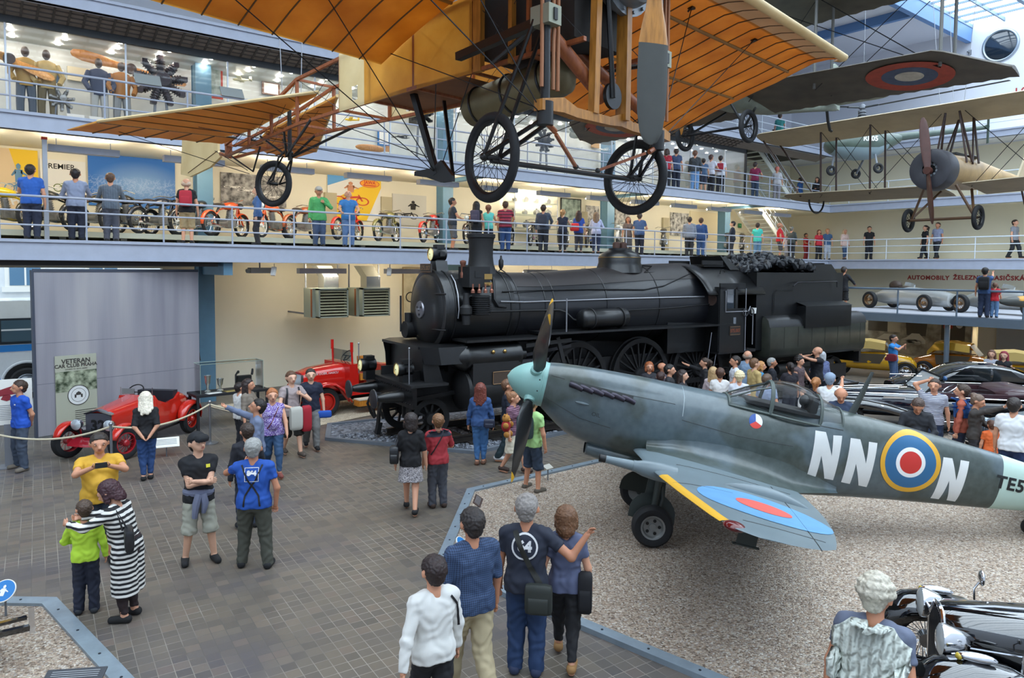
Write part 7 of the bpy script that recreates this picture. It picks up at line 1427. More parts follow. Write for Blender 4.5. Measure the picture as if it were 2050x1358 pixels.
b.build('lettering',None,t);b=MB().use(mat('emblem_white','#d8d9d6',.7));b.lathe([(0,0),(.24,0)],(W*.54,-.018,Hh*.44),(0,-1,0),32,False);b.use(mat('banner_ink','#3b3733'));b.torus((W*.54,-.019,Hh*.44),(0,1,0),.235,.008,32,4);b.torus((W*.54,-.019,Hh*.44),(0,1,0),.16,.004,32,4)
for P in(((-.05,0),(.05,0),(.06,.05),(0,.09),(-.06,.05)),((-.09,-.06),(-.05,-.06),(-.05,.02),(-.09,.02)),((.05,-.06),(.09,-.06),(.09,.02),(.05,.02))):b.poly([(W*.54+u,-.021,Hh*.44+v)for u,v in P])
b.build('emblem',None,t)
q=G(397,866);t=thing('display_table','black trophy table beside the blue column behind the rope','table',(q.x,q.y,0),rad(2));BKM=mat('matte_black_table','#1c1d21',.5);b=MB().use(BKM);b.bb((-.05,-.05,.84),(1.75,.7,.9));b.build('tabletop',None,t)
for x,y in((0,0),(1.7,0),(0,.62),(1.7,.62)):b=MB().use(BKM);b.bb((x-.03,y-.03,0),(x+.03,y+.03,.84));b.build('leg',None,t)
tb=V((q.x,q.y,.9));t=thing('glass_case','clear glass case standing on the black trophy table','display case',tb+V((.1,.12,0)),rad(2));b=MB().use(GLASS());b.bb((0,0,0),(1.55,.01,.72));b.bb((0,.5,0),(1.55,.51,.72));b.bb((0,0,0),(.01,.5,.72));b.bb((1.54,0,0),(1.55,.5,.72));b.bb((0,0,.71),(1.55,.51,.72));b.build('panes',None,t);b=MB().use(mat('case_edge_green','#9fb0a4',.2))
for s in(((0,0,0),(0,0,.72)),((1.55,0,0),(1.55,0,.72)),((0,0,.72),(1.55,0,.72)),((0,.5,.72),(1.55,.5,.72)),((1.55,0,.72),(1.55,.5,.72)),((0,0,.72),(0,.5,.72))):b.cyl(s[0],s[1],.006,n=4)
b.build('edges',None,t);SIL=mat('trophy_silver','#c9ccc4',.25,.8)
for k,(x,h)in enumerate(((.32,.42),(.62,.32))):b=MB().use(SIL);b.lathe([(.08,0),(.08,.03),(.03,.06),(.03,h*.4),(.06,h*.55),(.075,h*.9),(.09,h),(.07,h),(.05,h*.6)],(0,0,0),(0,0,1),20);o=b.build('trophy_cup');o.location=tb+V((x,.32,0));tag(o,('tall silver trophy vase on the black table, left of two','short silver trophy cup on the black table, right of two')[k],'trophy')
t=thing('cast_model','dark cast block with small figures in the glass case','model',tb+V((1.2,.3,0)),0);b=MB().use(mat('dark_cast_iron','#2a2c2a',.5,.3));b.box((0,0,.2),(.34,.16,.3));b.build('block',None,t);b=MB().use(mat('dark_cast_iron','#2a2c2a'));b.tube([(-.2,0,0),(-.2,0,.38),(-.15,0,.45)],.025,6);b.tube([(.2,0,.35),(.22,0,.46)],.03,6);b.ell((-.14,0,.45),(.035,.035,.04),8,6);b.ell((.22,0,.48),(.03,.03,.035),8,6);b.build('figure',None,t)
for k,(x,y)in enumerate(((.85,.18),(.4,.12))):b=MB().use(PW if k else mat('ochre_leaflet','#b09a5a',.6));b.box((0,0,.006),(.34,.2,.012),.2);o=b.build('leaflet');o.location=tb+V((x,y,0));tag(o,'white leaflet on the trophy table' if k else 'ochre leaflet on the trophy table','leaflet')
ROPE=mat('cream_rope','#c9bda2',.8,bump=.4,bscale=120)
def stanchion(px,py,label):q=G(px,py);t=thing('rope_post',label,'barrier post',q);b=MB().use(mat('brushed_steel','#9a9da2',.35,.9));b.lathe([(.17,0),(.17,.015),(.14,.03),(.03,.045)],(0,0,0),(0,0,1),24);b.build('base',None,t);b=MB().use(mat('brushed_steel','#9a9da2'));b.cyl((0,0,.04),(0,0,.93),.025,n=12);b.ell((0,0,.95),(.04,.04,.04),12,8);b.build('pole',None,t);return q+V((0,0,.9))
def rope(a,c,sag,label):b=MB().use(ROPE);b.tube([a.lerp(c,i/20)+V((0,0,-sag*4*(i/20)*(1-i/20)))for i in range(21)],.02,8);o=b.build('barrier_rope');tag(o,label,'rope')
s0=G(-60,945)+V((0,0,.9));s1=stanchion(224,946,'steel rope post in front of the red racer');s2=stanchion(421,888,'steel rope post in front of the trophy table');s3=G(520,880)+V((0,0,.85));stanchion(518,884,'steel rope post behind the people in the middle')
rope(s0,s1,.26,'cream barrier rope in front of the radiator numbered 32');rope(s1,s2,.2,'cream barrier rope along the flank of the red racer');rope(s2,s3,.12,'cream barrier rope in front of the trophy table')
def plaque(px,py,z,w,h,tilt,rz,label,m,print_m=None,legs=True,cat='sign'):
 q=G(px,py,z);t=thing('info_plaque',label,cat,(q.x,q.y,0),rz);c,s=cos(tilt),sin(tilt);b=MB().use(m);b.prism([V((x,y*c,z+y*s))for x,y in((-w/2,-h/2),(w/2,-h/2),(w/2,h/2),(-w/2,h/2))],(0,0,-.006),(0,0,.006));b.build('plate',None,t)
 if print_m:b=MB().use(print_m);[b.poly([V((x,y*c,z+.009+y*s))for x,y in P])for P in[((-w*.4,h*(.28-.16*k)),(w*.4,h*(.28-.16*k)),(w*.4,h*(.22-.16*k)),(-w*.4,h*(.22-.16*k)))for k in range(4)]];b.build('print',None,t)
 if legs and z>.1:b=MB().use(GREY);b.cyl((0,0,0),(0,0,z),.012,n=6);b.build('stand',None,t)
PT=mat('print_grey_text','#8a8d90',.7)
plaque(333,886,.3,.5,.3,.5,rad(-12),'tilted white caption sign on the floor beside the red racer',PW,PT);plaque(957,1003,.42,.42,.14,.6,rad(48),'narrow brown caption plate standing at the corner of the big gravel bed',mat('brown_caption','#4a3832',.5),PT);plaque(150,1352,.35,.5,.14,.3,rad(-30),'dark caption plate at the bottom edge on the small gravel bed',mat('dark_caption','#33363c',.5),PT);plaque(1097,935,.28,.2,.12,.5,rad(10),'tiny clear caption plate at the edge of the gravel near the sandals',mat('pale_caption','#b5b2a8',.5))
q=G(18,935);t=thing('info_board','white information board with a red car picture at the left edge','information board',q,rad(-8));b=MB().use(PW);b.bb((-.5,-.02,.85),(.42,.02,1.75));b.build('board',None,t);b=MB().use(mat('board_grey_post','#77797f',.5));b.bb((-.06,-.03,0),(.22,.03,.86));b.bb((-.15,-.2,0),(.32,.2,.02));b.build('stand',None,t);b=MB().use(mat('board_dark_red','#8a2630',.6));[b.poly([V((u,-.024,v))for u,v in P])for P in(((-.25,1.4),(.3,1.48),(.32,1.58),(.1,1.62),(-.2,1.52)),((-.1,1.36),(0,1.32),(.1,1.36),(.05,1.45),(-.05,1.45)))];b.use(PT)
for k in range(9):b.bb((-.4,-.023,.95+.035*k),(.3,-.02,.962+.035*k))
b.build('print',None,t)
for px,py,lb in((926,1092,'round blue pictogram sign half hidden by the man in the blue checked shirt'),(8,1184,'round blue pictogram sign tilted at the left edge over the small bed')):
 q=G(px,py,.32);t=thing('round_sign',lb,'sign',(q.x,q.y,0),rad(40)if px>100 else rad(-35));b=MB().use(PW);ax_=V((0,-.75,.66));b.lathe([(0,0),(.13,0),(.13,.012),(0,.012)],(0,0,.32),ax_,28);b.use(mat('sign_blue','#1f74b8',.5));b.lathe([(0,.014),(.12,.014)],(0,0,.32),ax_,28,False);b.use(PW);ux,uy=V((1,0,0)),V((0,.66,.75));[b.poly([V((0,0,.32))+ax_*.017+ux*u*.3+uy*v*.3 for u,v in P])for P in man2d((0,0),1,1)];b.build('disc',None,t);b=MB().use(GREY);b.cyl((0,.02,0),(0,.02,.3),.012,n=6);b.build('stand',None,t)
def heater(x,label):
 t=thing('fan_heater',label,'heater',(x,21.5,2.42));GM=mat('grey_green_heater','#9ba394',.45,.2);b=MB().use(GM);b.bb((-.6,.25,0),(.6,.95,.93));b.bb((-.5,0,0),(-.45,.25,.93));b.bb((.45,0,0),(.5,.25,.93));b.bb((-.5,0,.88),(.5,.25,.93));b.bb((-.5,0,0),(.5,.25,.04));b.build('casing',None,t);b=MB().use(BLACK);b.bb((-.45,.2,.04),(.45,.25,.88));b.build('dark_core',None,t)
 for k in range(9):b=MB().use(mat('cream_louvre','#cfcbaa',.45));z=.1+.092*k;b.add([(-.45,-.02,z-.02),(.45,-.02,z-.02),(.45,.1,z+.03),(-.45,.1,z+.03),(-.45,-.02,z-.012),(.45,-.02,z-.012)],[(0,1,2,3),(4,5,2,3)],False);b.build('louvre',None,t)
 b=MB().use(mat('copper_fins','#a5623c',.4,.6));b.bb((-.62,.28,.03),(-.6,.36,.9));b.build('copper_edge',None,t);b=MB().use(mat('bright_duct_metal','#b9bcba',.25,.8));b.bb((-.15,.4,.93),(.35,.85,1.3));b.add([(-.15,.4,1.3),(.35,.4,1.3),(.35,.85,1.3),(-.15,.85,1.3),(-.3,.6,1.65),(.2,.6,1.65),(.2,1.05,1.65),(-.3,1.05,1.65)],[(0,1,5,4),(1,2,6,5),(2,3,7,6),(3,0,4,7)],False);b.build('duct',None,t);b=MB().use(GREY);b.bar((-.55,.9,.93),(-.55,.9,1.7),.04,.04);b.bar((.55,.9,.93),(.55,.9,1.7),.04,.04);b.bar((-.55,.95,.1),(-.55,2.4,.1),.05,.05);b.bar((.55,.95,.1),(.55,2.4,.1),.05,.05);b.build('bracket',None,t)
heater(9.75,'grey louvred fan heater on the cream wall, left of two');heater(11.25,'grey louvred fan heater on the cream wall, right of two beside the locomotive door')
t,f=wallpic('hanging_picture','big framed sepia photograph partly behind the locomotive smokebox','photograph',13.6,17.0,1.6,4.0,noisy('pale_sepia','#cfc6a8','#b5ab8c',3),frame=mat('brown_wood_frame','#8d7a58',.5));art(t,'printed_machine',PBK,bike2d((.2,.55),.5,1.3),f)
p=PY(520,540,21.0);t=thing('projector','small grey projector under the gallery beam near the blue column','projector',(p.x,21.0,B1-.1));b=MB().use(mat('grey_projector','#8b8c88',.5));b.box((0,0,-.12),(.6,.3,.16));b.cyl((-.3,-.05,-.12),(-.4,-.08,-.14),.06,n=12);b.build('housing',None,t);b=MB().use(GREY);b.cyl((0,0,-.05),(0,0,.12),.02,n=6);b.build('mount',None,t)
for px,lb in((549,'small hanging white tag lamp right of the projector'),(780,'small hanging white tag lamp left of the smokebox plate')):
 p=PY(px,540,20.5);t=thing('hanging_spot',lb,'lamp',(p.x,20.5,B1-.02));b=MB().use(WHITE);b.bar((0,0,-.1),(-.06,-.05,-.34),.12,.08);b.build('housing',None,t);b=MB().use(GREY);b.cyl((0,0,.0),(0,0,-.1),.01,n=5);b.build('stem',None,t)
b=MB().use(mat('fire_red','#b3221c',.4));q=PY(399,760,21.2);t=thing('mounted_extinguisher','red fire extinguisher on the blue column above the trophy table','fire extinguisher',(5.72,21.95,1.0));b.lathe([(.07,0),(.08,.03),(.08,.42),(.05,.5),(.02,.52)],(0,0,0),(0,0,1),16);b.build('cylinder',None,t);b=MB().use(BLACK);b.tube([(0,0,.52),(.08,0,.54),(.1,-.03,.3)],.015,6);b.build('hose',None,t)
p=PY(88,300,20.6);t=thing('steel_post','slim steel post with red cap on the gallery behind the railing','post',(PY(94,480,20.75).x,20.75,Z1));b=MB().use(mat('brushed_steel','#9a9da2'));b.bb((-.05,-.05,0),(.05,.05,2.4));b.build('shaft',None,t);b=MB().use(PRED);b.bb((-.06,-.06,2.4),(.06,.06,2.46));b.build('cap',None,t)
q=G(10,1265,.3);t=thing('vintage_vehicle','black vintage vehicle end with a flat bar reaching in at the left edge','vehicle',(q.x-.55,q.y-.05,.02),rad(5));BK=mat('mirror_black_paint','#07080b')
body(t,'body',BK,[(-1.6,.4,.3,.9),(-.8,.5,.3,.95),(.1,.42,.32,.8),(.45,.2,.4,.62)],2.6);b=MB().use(BK);b.bar((-.2,-.25,.42),(.72,-.25,.36),.06,.05);b.bar((-.2,-.25,.5),(.7,-.25,.47),.05,.03);b.build('bumper_bar',None,t);b=MB().use(CHROME);b.bar((.74,-.25,.3),(.74,-.25,.56),.03,.05);b.build('bumper_end',None,t);carwheel(t,(-.9,-.5,.33),.33,.14,CHROME);carwheel(t,(-.9,.5,.33),.33,.14,CHROME)
from mathutils.bvhtree import BVHTree
def sdf_mesh(prims,h,k=.022,planes=()):
 """prims: (a, b, ra, rb, flat, R, o, cut) capsules in body units, blended smoothly; returns vertices and quads"""
 lo=np.array([9.]*3);hi=-lo
 W=[]
 for a,b,ra,rb,fl,Rm,o,cut in prims:
  a,b=np.array(a,float),np.array(b,float)
  if Rm is not None:wa,wb=Rm@(a-o)+o,Rm@(b-o)+o
  else:wa,wb=a,b
  r=max(ra,rb)*max(1,fl)+.03;l,u=np.minimum(wa,wb)-r,np.maximum(wa,wb)+r;W.append((l,u));lo=np.minimum(lo,l);hi=np.maximum(hi,u)
 lo-=h*2;n=np.ceil((hi+h*2-lo)/h).astype(int)+1;f=np.full(n,.2,np.float32)
 for(a,b,ra,rb,fl,Rm,o,cut),(l,u)in zip(prims,W):
  i0=np.maximum(((l-lo)/h).astype(int),0);i1=np.minimum(((u-lo)/h).astype(int)+2,n)
  ax=[lo[q]+h*np.arange(i0[q],i1[q])for q in range(3)];P=np.stack(np.meshgrid(*ax,indexing='ij'),-1)
  Q=P if Rm is None else(P-o)@Rm+o
  a,b=np.array(a,float),np.array(b,float);ab=b-a;L2=max(ab@ab,1e-9);v=Q-a;t=np.clip((v@ab)/L2,0,1);q=v-t[...,None]*ab
  if fl!=1:q=q*np.array([1,1/fl,1])
  d=np.sqrt((q*q).sum(-1))-(ra+(rb-ra)*t)
  if cut is not None:c0,cn=cut;d=np.maximum(d,(Q-np.array(c0))@np.array(cn))
  s=f[i0[0]:i1[0],i0[1]:i1[1],i0[2]:i1[2]];e=np.clip(.5+.5*(s-d)/k,0,1);s[...]=s*(1-e)+d*e-k*e*(1-e)
 if planes:
  P=np.stack(np.meshgrid(*[lo[q]+h*np.arange(n[q])for q in range(3)],indexing='ij'),-1)
  for c0,cn in planes:f=np.maximum(f,(P-np.array(c0))@np.array(cn))
 s=f<0;cs=[(i,j,m)for i in(0,1)for j in(0,1)for m in(0,1)]
 cnt=sum(s[i:n[0]-1+i,j:n[1]-1+j,m:n[2]-1+m].astype(np.int8)for i,j,m in cs);act=(cnt>0)&(cnt<8);idx=np.argwhere(act)
 val=np.stack([f[idx[:,0]+i,idx[:,1]+j,idx[:,2]+m]for i,j,m in cs],1);C=np.array(cs,float);acc=np.zeros((len(idx),3));cn_=np.zeros(len(idx))
 for p in range(8):
  for q in range(p+1,8):
   if abs(C[p]-C[q]).sum()==1:
    x,y=val[:,p],val[:,q];m=(x<0)!=(y<0);t=np.where(m,x/np.where(m,x-y,1),0);acc+=np.where(m[:,None],C[p]+t[:,None]*(C[q]-C[p]),0);cn_+=m
 vs=lo+h*(idx+acc/cn_[:,None]);num=np.full(act.shape,-1);num[act]=np.arange(len(idx));F=[]
 for d in range(3):
  e1,e2=[(1,2),(2,0),(0,1)][d];sl=[slice(None)]*3;sh=[slice(None)]*3;sl[d]=slice(0,-1);sh[d]=slice(1,None)
  x=np.argwhere(s[tuple(sl)]!=s[tuple(sh)]);x=x[(x[:,e1]>0)&(x[:,e2]>0)&(x[:,e1]<n[e1]-1)&(x[:,e2]<n[e2]-1)]
  flip=s[tuple(x.T)];o1=np.zeros(3,int);o1[e1]=1;o2=np.zeros(3,int);o2[e2]=1
  q=np.stack([num[tuple((x-o).T)]for o in(o1+o2,o2,o1*0,o1)],1);q[~flip]=q[~flip][:,::-1];F.append(q)
 return vs,np.concatenate(F)
def ik(a,c,l1,l2,pole):
 a,c,pole=V(a),V(c),V(pole);d=c-a;L=min(d.length,(l1+l2)*.995);u=d.normalized();c=a+u*L
 x=(l1*l1-l2*l2+L*L)/(2*L);y=math.sqrt(max(0,l1*l1-x*x));pv=(pole-u*pole.dot(u)).normalized();return a+u*x+pv*y,c
def hand(mb,w,d,n,side,curl,s):
 """palm, four bent fingers of unequal length and a thumb from the side of the palm"""
 w,d,n=V(w),V(d).normalized(),V(n);n=(n-d*n.dot(d)).normalized();x=d.cross(n)*side
 mb.loft([[w+d*(t*s)+x*(a*cos(j*pi/4)*s)+n*(b*sin(j*pi/4)*s)for j in range(8)]for t,a,b in((-.1,.22,.17),(.1,.28,.16),(.35,.40,.14),(.52,.40,.12))])
 for k,(o,L)in enumerate(((.30,.42),(.10,.48),(-.10,.45),(-.29,.34))):
  p=w+d*(.5*s)+x*(o*s);q=[p];a=.15
  for i in range(3):a+=curl*(.5+.25*i);q.append(q[-1]+(d*cos(a)+n*sin(a)+x*o*.12)*(L*s*(.42,.33,.25)[i]))
  mb.tube(q,[.095*s,.09*s,.08*s,.062*s],6)
 p=w+d*(.12*s)+x*(.26*s);mb.tube([p,p+(d*.7+x*.6+n*.25)*(.24*s),p+(d*1.0+x*.55+n*(.35+curl*.3))*(.42*s)],[.12*s,.1*s,.075*s],6)
ARM={'d':(.155,-.03,.455),'r':(.13,-.24,.60),'p':(.035,-.20,.80),'b':(.03,.095,.50),'k':(.135,-.045,.50),'u':(.09,-.36,.93),'s':(.07,-.10,.74),'f':(.07,-.17,.60),'o':(.30,-.10,.80),'c':(-.05,-.125,.67),'h':(.055,.0,.985),'w':(.14,-.12,.48),'v':(.16,.08,.46),'g':(.24,-.16,.62),'e':(.22,.02,.46),'m':(.02,-.11,.86)}
def cmat(c,nm='cloth'):
 """'hex' or pattern 'kind:hex,hex,scale'"""
 key=nm+'_'+c.replace(':','_').replace(',','_')
 if ':' not in c:return mat(key,'#'+c,.8,bump=.12,bscale=25.)
 kind,r=c.split(':');r=r.split(',');c1,c2,sc='#'+r[0],'#'+r[1],float(r[2])if len(r)>2 else 30
 def f(t):
  co=t.coord();sp=t.add('ShaderNodeSeparateXYZ');t.link(co,sp.inputs[0])
  def band(o,w=.5):return t.math('LESS_THAN',t.math('FRACT',t.math('MULTIPLY',o,sc)),w)
  if kind=='st':fac=band(sp.outputs[2])
  elif kind=='vs':fac=band(sp.outputs[0],.35)
  elif kind=='pl':fac=t.math('MULTIPLY',t.math('ADD',band(sp.outputs[2],.4),band(sp.outputs[0],.4)),.5)
  else:
   n=t.add('ShaderNodeTexVoronoi' if kind=='fl' else 'ShaderNodeTexNoise',Scale=sc);t.link(co,n.inputs['Vector']);fac=t.math('GREATER_THAN',n.outputs[0],.42 if kind=='fl' else .5)
  t.link(t.mix(fac,c1,c2),t.b.inputs['Base Color']);t.b.inputs['Roughness'].default_value=.8
 return mat(key,fn=f)
SKINS=['#c98f70','#d29a7c','#bd8263','#d8a88c']
EYEW,EYED,LIP=mat('eye_white','#d8d2cc',.3),mat('eye_dark','#2a1f1a',.3),mat('lips','#a3584f',.5)
def person(px,py,where,face,h,label,hair,top,bot,arms='dd',legs='s',lean=0,wid=1.0,hy=0,hp=0,shoe='1a1a1c',skin=0,arm_xyz=None,side=0):
 """head top seen at (px, py); where = g ground, y/x plane, d depth, with the floor height"""
 k0=where[0];z0={'L':Z1,'U':Z2,'T':Z3,'M':ZM,'g':0}[where[-1]];zt=z0+h*(1-.5*(1-cos(rad(lean))))
 if k0=='g':p=G(px,py,zt)
 elif k0=='y':p=PY(px,py,float(where[1:-1]))
 elif k0=='x':p=PX(px,py,float(where[1:-1]))
 else:p=PD(px,py,float(where[1:-1]))
 dep=(p-CAM).dot(FW);rz=math.atan2(p.y,p.x)-pi/2+rad(face);fwd=V((sin(rz),-cos(rz),0));sh=fwd*(.44*h*sin(rad(lean)))
 t=thing('person',label,'person',(p.x-sh.x,p.y-sh.y,z0),rz)
 res=.0068 if dep<9 else .0085 if dep<15 else .0105 if dep<21 else .013
 hip=np.array([0,0,.53]);c,s=cos(rad(lean)),sin(rad(lean));Rt=np.array([[1,0,0],[0,c,-s],[0,s,c]])
 TP=lambda q:Rt@(np.array(q,float)-hip)+hip
 w=wid;fem=hair[0]in 'lpbuy'
 def T(a,b,r0,r1,fl=.66,pad=0,cut=None):return(a,b,r0+pad,r1+pad,fl,Rt,hip,cut)
 def torso(pad):
  sw=.9 if fem else 1.0
  o=[T((-.044*w*sw,0,.75),(.044*w*sw,0,.75),.061,.061,.93,pad),T((-.037*w,.004,.69),(.037*w,.004,.69),.058*w,.058*w,.95,pad),T((-.032*w,0,.61),(.032*w,0,.61),(.05 if fem else .057)*w,(.05 if fem else .057)*w,.98,pad),T((-.038*w,.005,.53),(.038*w,.005,.53),.062*w,.062*w,1,pad)]
  for z,hx,r in((.72,.041,.06),(.65,.034,.0555*(1 if fem else 1.03)),(.572,.035,.0565)):o.append(T((-hx*w,.002,z),(hx*w,.002,z),r*w,r*w,.96,pad))
  if w>1.1:o.append(T((0,-.035*w,.62),(0,-.035*w,.6),.058*w,.062*w,.95,pad))
  if fem:o+=[T((q*.04,-.044,.725),(q*.04,-.05,.72),.028,.028,1,pad)for q in(-1,1)]
  for q in(-1,1):o.append(T((q*.045,.006,.80),(q*.094*w*sw,.006,.783),.032,.036,1,pad))
  return o
 SH=[TP((q*.102*w*(.9 if fem else 1),.004,.78))for q in(1,-1)]
 hands,elbows=[],[]
 for i,q in enumerate((1,-1)):
  code=arms[i];a=ARM[code];tg=np.array([a[0]*q,a[1],a[2]])
  if arm_xyz and arm_xyz[i]is not None:tg=np.array(arm_xyz[i])
  elif code in 'psfcbhsmk':tg=TP(tg)
  pole=V((q*.3,.2,-1))if code in 'og' else V((q*.9,.35,-.5))if code not in 'hk' else V((q*1,.3,.1));e,hd=ik(SH[i],tg,.172,.15,pole);elbows.append(e);hands.append(hd)
 LG={'s':((.06,0),(-.06,.01)),'w':((.05,-.14),(-.05,.13)),'v':((.05,.13),(-.05,-.14)),'t':((.10,-.02),(-.10,.02)),'n':((.035,.02),(-.035,-.02))}[legs]
 feet,knees,hips_=[],[],[]
 for i,q in enumerate((1,-1)):
  hp_=V((q*.048*w,0,.50));an=V((LG[i][0],LG[i][1],.045 if LG[i][1]<=.05 else .07));kn,an=ik(hp_,an,.235,.225,(0,-1,0));hips_.append(hp_);knees.append(kn);feet.append(an)
 Hc,Hs=cos(rad(hy)),sin(rad(hy));Pc,Ps=cos(rad(hp)),sin(rad(hp));Rh=Rt@np.array([[Hc,-Hs,0],[Hs,Hc,0],[0,0,1]])@np.array([[1,0,0],[0,Pc,-Ps],[0,Ps,Pc]]);no=np.array([0,0,.868])
 nb=TP(no)
 def Hd(a,b,r0,r1,fl=1.0,cut=None):sft=nb-no;return(np.array(a,float)+sft,np.array(b,float)+sft,r0,r1,fl,Rh,nb,None if cut is None else(np.array(cut[0])+sft,cut[1]))
 HP=lambda q:Rh@(np.array(q,float)-no)+nb
 arms_p=lambda pad,f0=0:[x for i in(0,1)for x in((SH[i],elbows[i],.029+pad,.023+pad,1,None,None,None),(elbows[i],hands[i],.023+pad,.016+pad,1,None,None,None))]
 legs_p=lambda pad:[x for i in(0,1)for x in((hips_[i],knees[i],.051*w+pad,.034+pad,1,None,None,None),(knees[i],feet[i],.034+pad,.022+pad,1,None,None,None))]
 head=[Hd((0,.004,.935),(0,.012,.935),.06,.058,1.12),Hd((0,-.025,.90),(0,-.034,.893),.043,.034),Hd((0,-.066,.925),(0,-.078,.908),.008,.0115),Hd((-.026,-.052,.937),(.026,-.052,.937),.012,.012)]+[Hd((q*.06,.008,.925),(q*.062,.012,.912),.011,.009)for q in(-1,1)]
 body_=torso(0)+arms_p(0)+legs_p(0)+[T((0,.008,.81),(0,-.002,.875),.036,.033,1)]+head
 for i in(0,1):f=feet[i];body_.append(((f.x,f.y+.01,.03),(f.x*1.15,f.y-.075,.018),.024,.018,1,None,None,None))
 SK=mat('skin_%d'%skin,SKINS[skin],.55,noise=.05)
 def fold(vs,fs,amp,fr=1.0):
  n=np.zeros_like(vs);A,B_,C_=vs[fs[:,0]],vs[fs[:,1]],vs[fs[:,2]];fn_=np.cross(B_-A,C_-A)
  for q in range(4):np.add.at(n,fs[:,q],fn_)
  n/=np.linalg.norm(n,axis=1)[:,None]+1e-12;q=vs*fr+px*.37;d=np.sin(q@[52,31,23]+2*np.sin(q@[19,-41,27]))*np.sin(q@[-17,37,61]+1.5*np.sin(q@[45,11,-20]));return vs+n*(amp*d)[:,None]
 def put(name,vs,fs,m,par=t):b=MB().use(m);b.add([tuple(q*h)for q in vs],[tuple(q)for q in fs]);return b
 vs,fs=sdf_mesh(body_,res,.015);b=put('body',vs,fs,SK)
 for i,q in enumerate((1,-1)):
  d=V(hands[i])-V(elbows[i]);code=arms[i];n=V((-q,0,0))if code in 'dwvkeb' else V((-q*.6,0,.8))if code in 'pmf' else V((0,.5,-1))if code in 'rgo' else V((0,1,-.2));hand(b,V(hands[i])*h,d,n,-q,{'d':.35,'r':.75,'p':.7,'f':.6}.get(code,.4),.058*h)
 for q in(-1,1):
  e=HP((q*.024,-.0600,.931));b.use(EYEW).ell(V(e)*h,(.009*h,.006*h,.0055*h),8,6);e=HP((q*.024,-.0652,.931));b.use(EYED).ell(V(e)*h,(.0045*h,.003*h,.0045*h),6,5);e=HP((q*.025,-.062,.943));b.ell(V(e)*h,(.013*h,.004*h,.0028*h),8,5)
 e=HP((0,-.0665,.889));b.use(LIP).ell(V(e)*h,(.016*h,.006*h,.005*h),8,5);bo=b.build('body',None,t,180)
 kind,col=top.split(' ',1)
 if kind!='none':
  pr=torso(.009);frac={'tee':.55,'long':2.0,'tank':0,'half':.95,'roll':1.5,'coat':2.0,'dress':1.9,'shift':.2}[kind]
  for i in(0,1):
   a,e,hd=SH[i],V(elbows[i]),V(hands[i]);a=V(a)
   if frac>0:
    fz=min(1,frac);en=a.lerp(e,fz);u=(e-a).normalized();pr.append((a,en,.038 if kind!='coat' else .043,.034 if frac<1 else .03,1,None,None,(en,u)if frac<=1 else None))
   if frac>1:en=e.lerp(hd,min(.96,frac-1));pr.append((e,en,.03,.024,1,None,None,(en,(hd-e).normalized())))
  hem={'coat':.44,'dress':.2,'shift':.3}.get(kind,.475);pl=[((0,0,hem),(0,0,-1))]
  if kind in('dress','shift'):pr+=[((-.045*w,.0,.5),(-.04*w,0,hem-.06),.076*w,.082*w,.95,None,None,None),((.045*w,.0,.5),(.04*w,0,hem-.06),.076*w,.082*w,.95,None,None,None)]
  elif kind=='coat':pr+=[((-.04*w,0,.5),(-.04*w,0,.38),.077*w,.082*w,.95,None,None,None),((.04*w,0,.5),(.04*w,0,.38),.077*w,.082*w,.95,None,None,None)]
  else:pr+=[((-.038*w,.004,.53),(-.038*w,.004,.42),.074*w,.079*w,.98,None,None,None),((.038*w,.004,.53),(.038*w,.004,.42),.074*w,.079*w,.98,None,None,None)]
  vs,fs=sdf_mesh(pr,res,.016,pl);tp=put('top',fold(vs,fs,.0035),fs,cmat(col)).build({'coat':'jacket','dress':'dress','shift':'dress'}.get(kind,'shirt'),None,t,180);t_obj=tp
 else:t_obj=bo
 kind,col=bot.split(' ',1)
 if kind!='none':
  hp_p=[((-.036*w,.005,.555),(.036*w,.005,.555),.062*w,.062*w,.98,None,None,None),((-.04*w,.008,.5),(.04*w,.008,.5),.064*w,.064*w,1,None,None,None)];pl=[((0,0,.6),(0,0,1))]
  if kind in('skirt','longskirt'):z=.32 if kind=='skirt' else .26;hp_p+=[((q*.035,0,.5),(q*.045,0,z-.08),.07*w,.095*w,.95,None,None,None)for q in(-1,1)];pl.append(((0,0,z),(0,0,-1)))
  else:
   fat=.013 if kind!='slim' else .009
   for i in(0,1):
    hp_p.append((hips_[i],knees[i],.052*w+fat*.8,.038+fat,1,None,None,None))
    if kind=='shorts':en=knees[i].lerp(feet[i],.12);u=(feet[i]-knees[i]).normalized();hp_p.append((knees[i],en,.056,.06,1,None,None,(en,u)))
    else:en=feet[i]+V((0,0,-.02 if kind=='pants' else .02));hp_p.append((knees[i],en,.037+fat,(.04 if kind=='pants' else .027),1,None,None,(en,(0,0,-1))))
  vs,fs=sdf_mesh(hp_p,res,.014,pl);put('bottom',fold(vs,fs,.004),fs,cmat(col)).build({'skirt':'skirt','longskirt':'skirt','shorts':'shorts'}.get(kind,'trousers'),None,t,180)
 for i in(0,1):
  f=feet[i];z=f.z-.045;pr=[((f.x,f.y+.018,.026+z),(f.x*1.15,f.y-.085,.02+z),.031,.026,1,None,None,None)];vs,fs=sdf_mesh(pr,max(.006,res*.8),.01,[((0,0,.002+z),(0,0,-1)),((0,0,.05+z),(0,0,1))]);put('shoe',vs,fs,cmat(shoe,'shoe')).build('shoe',None,t,180)
 hk,hc=hair.split(' ');HM=None if hk=='none' else mat('hair_'+hc,'#'+hc,.55,noise=.25,nscale=30,bump=.35,bscale=90.)
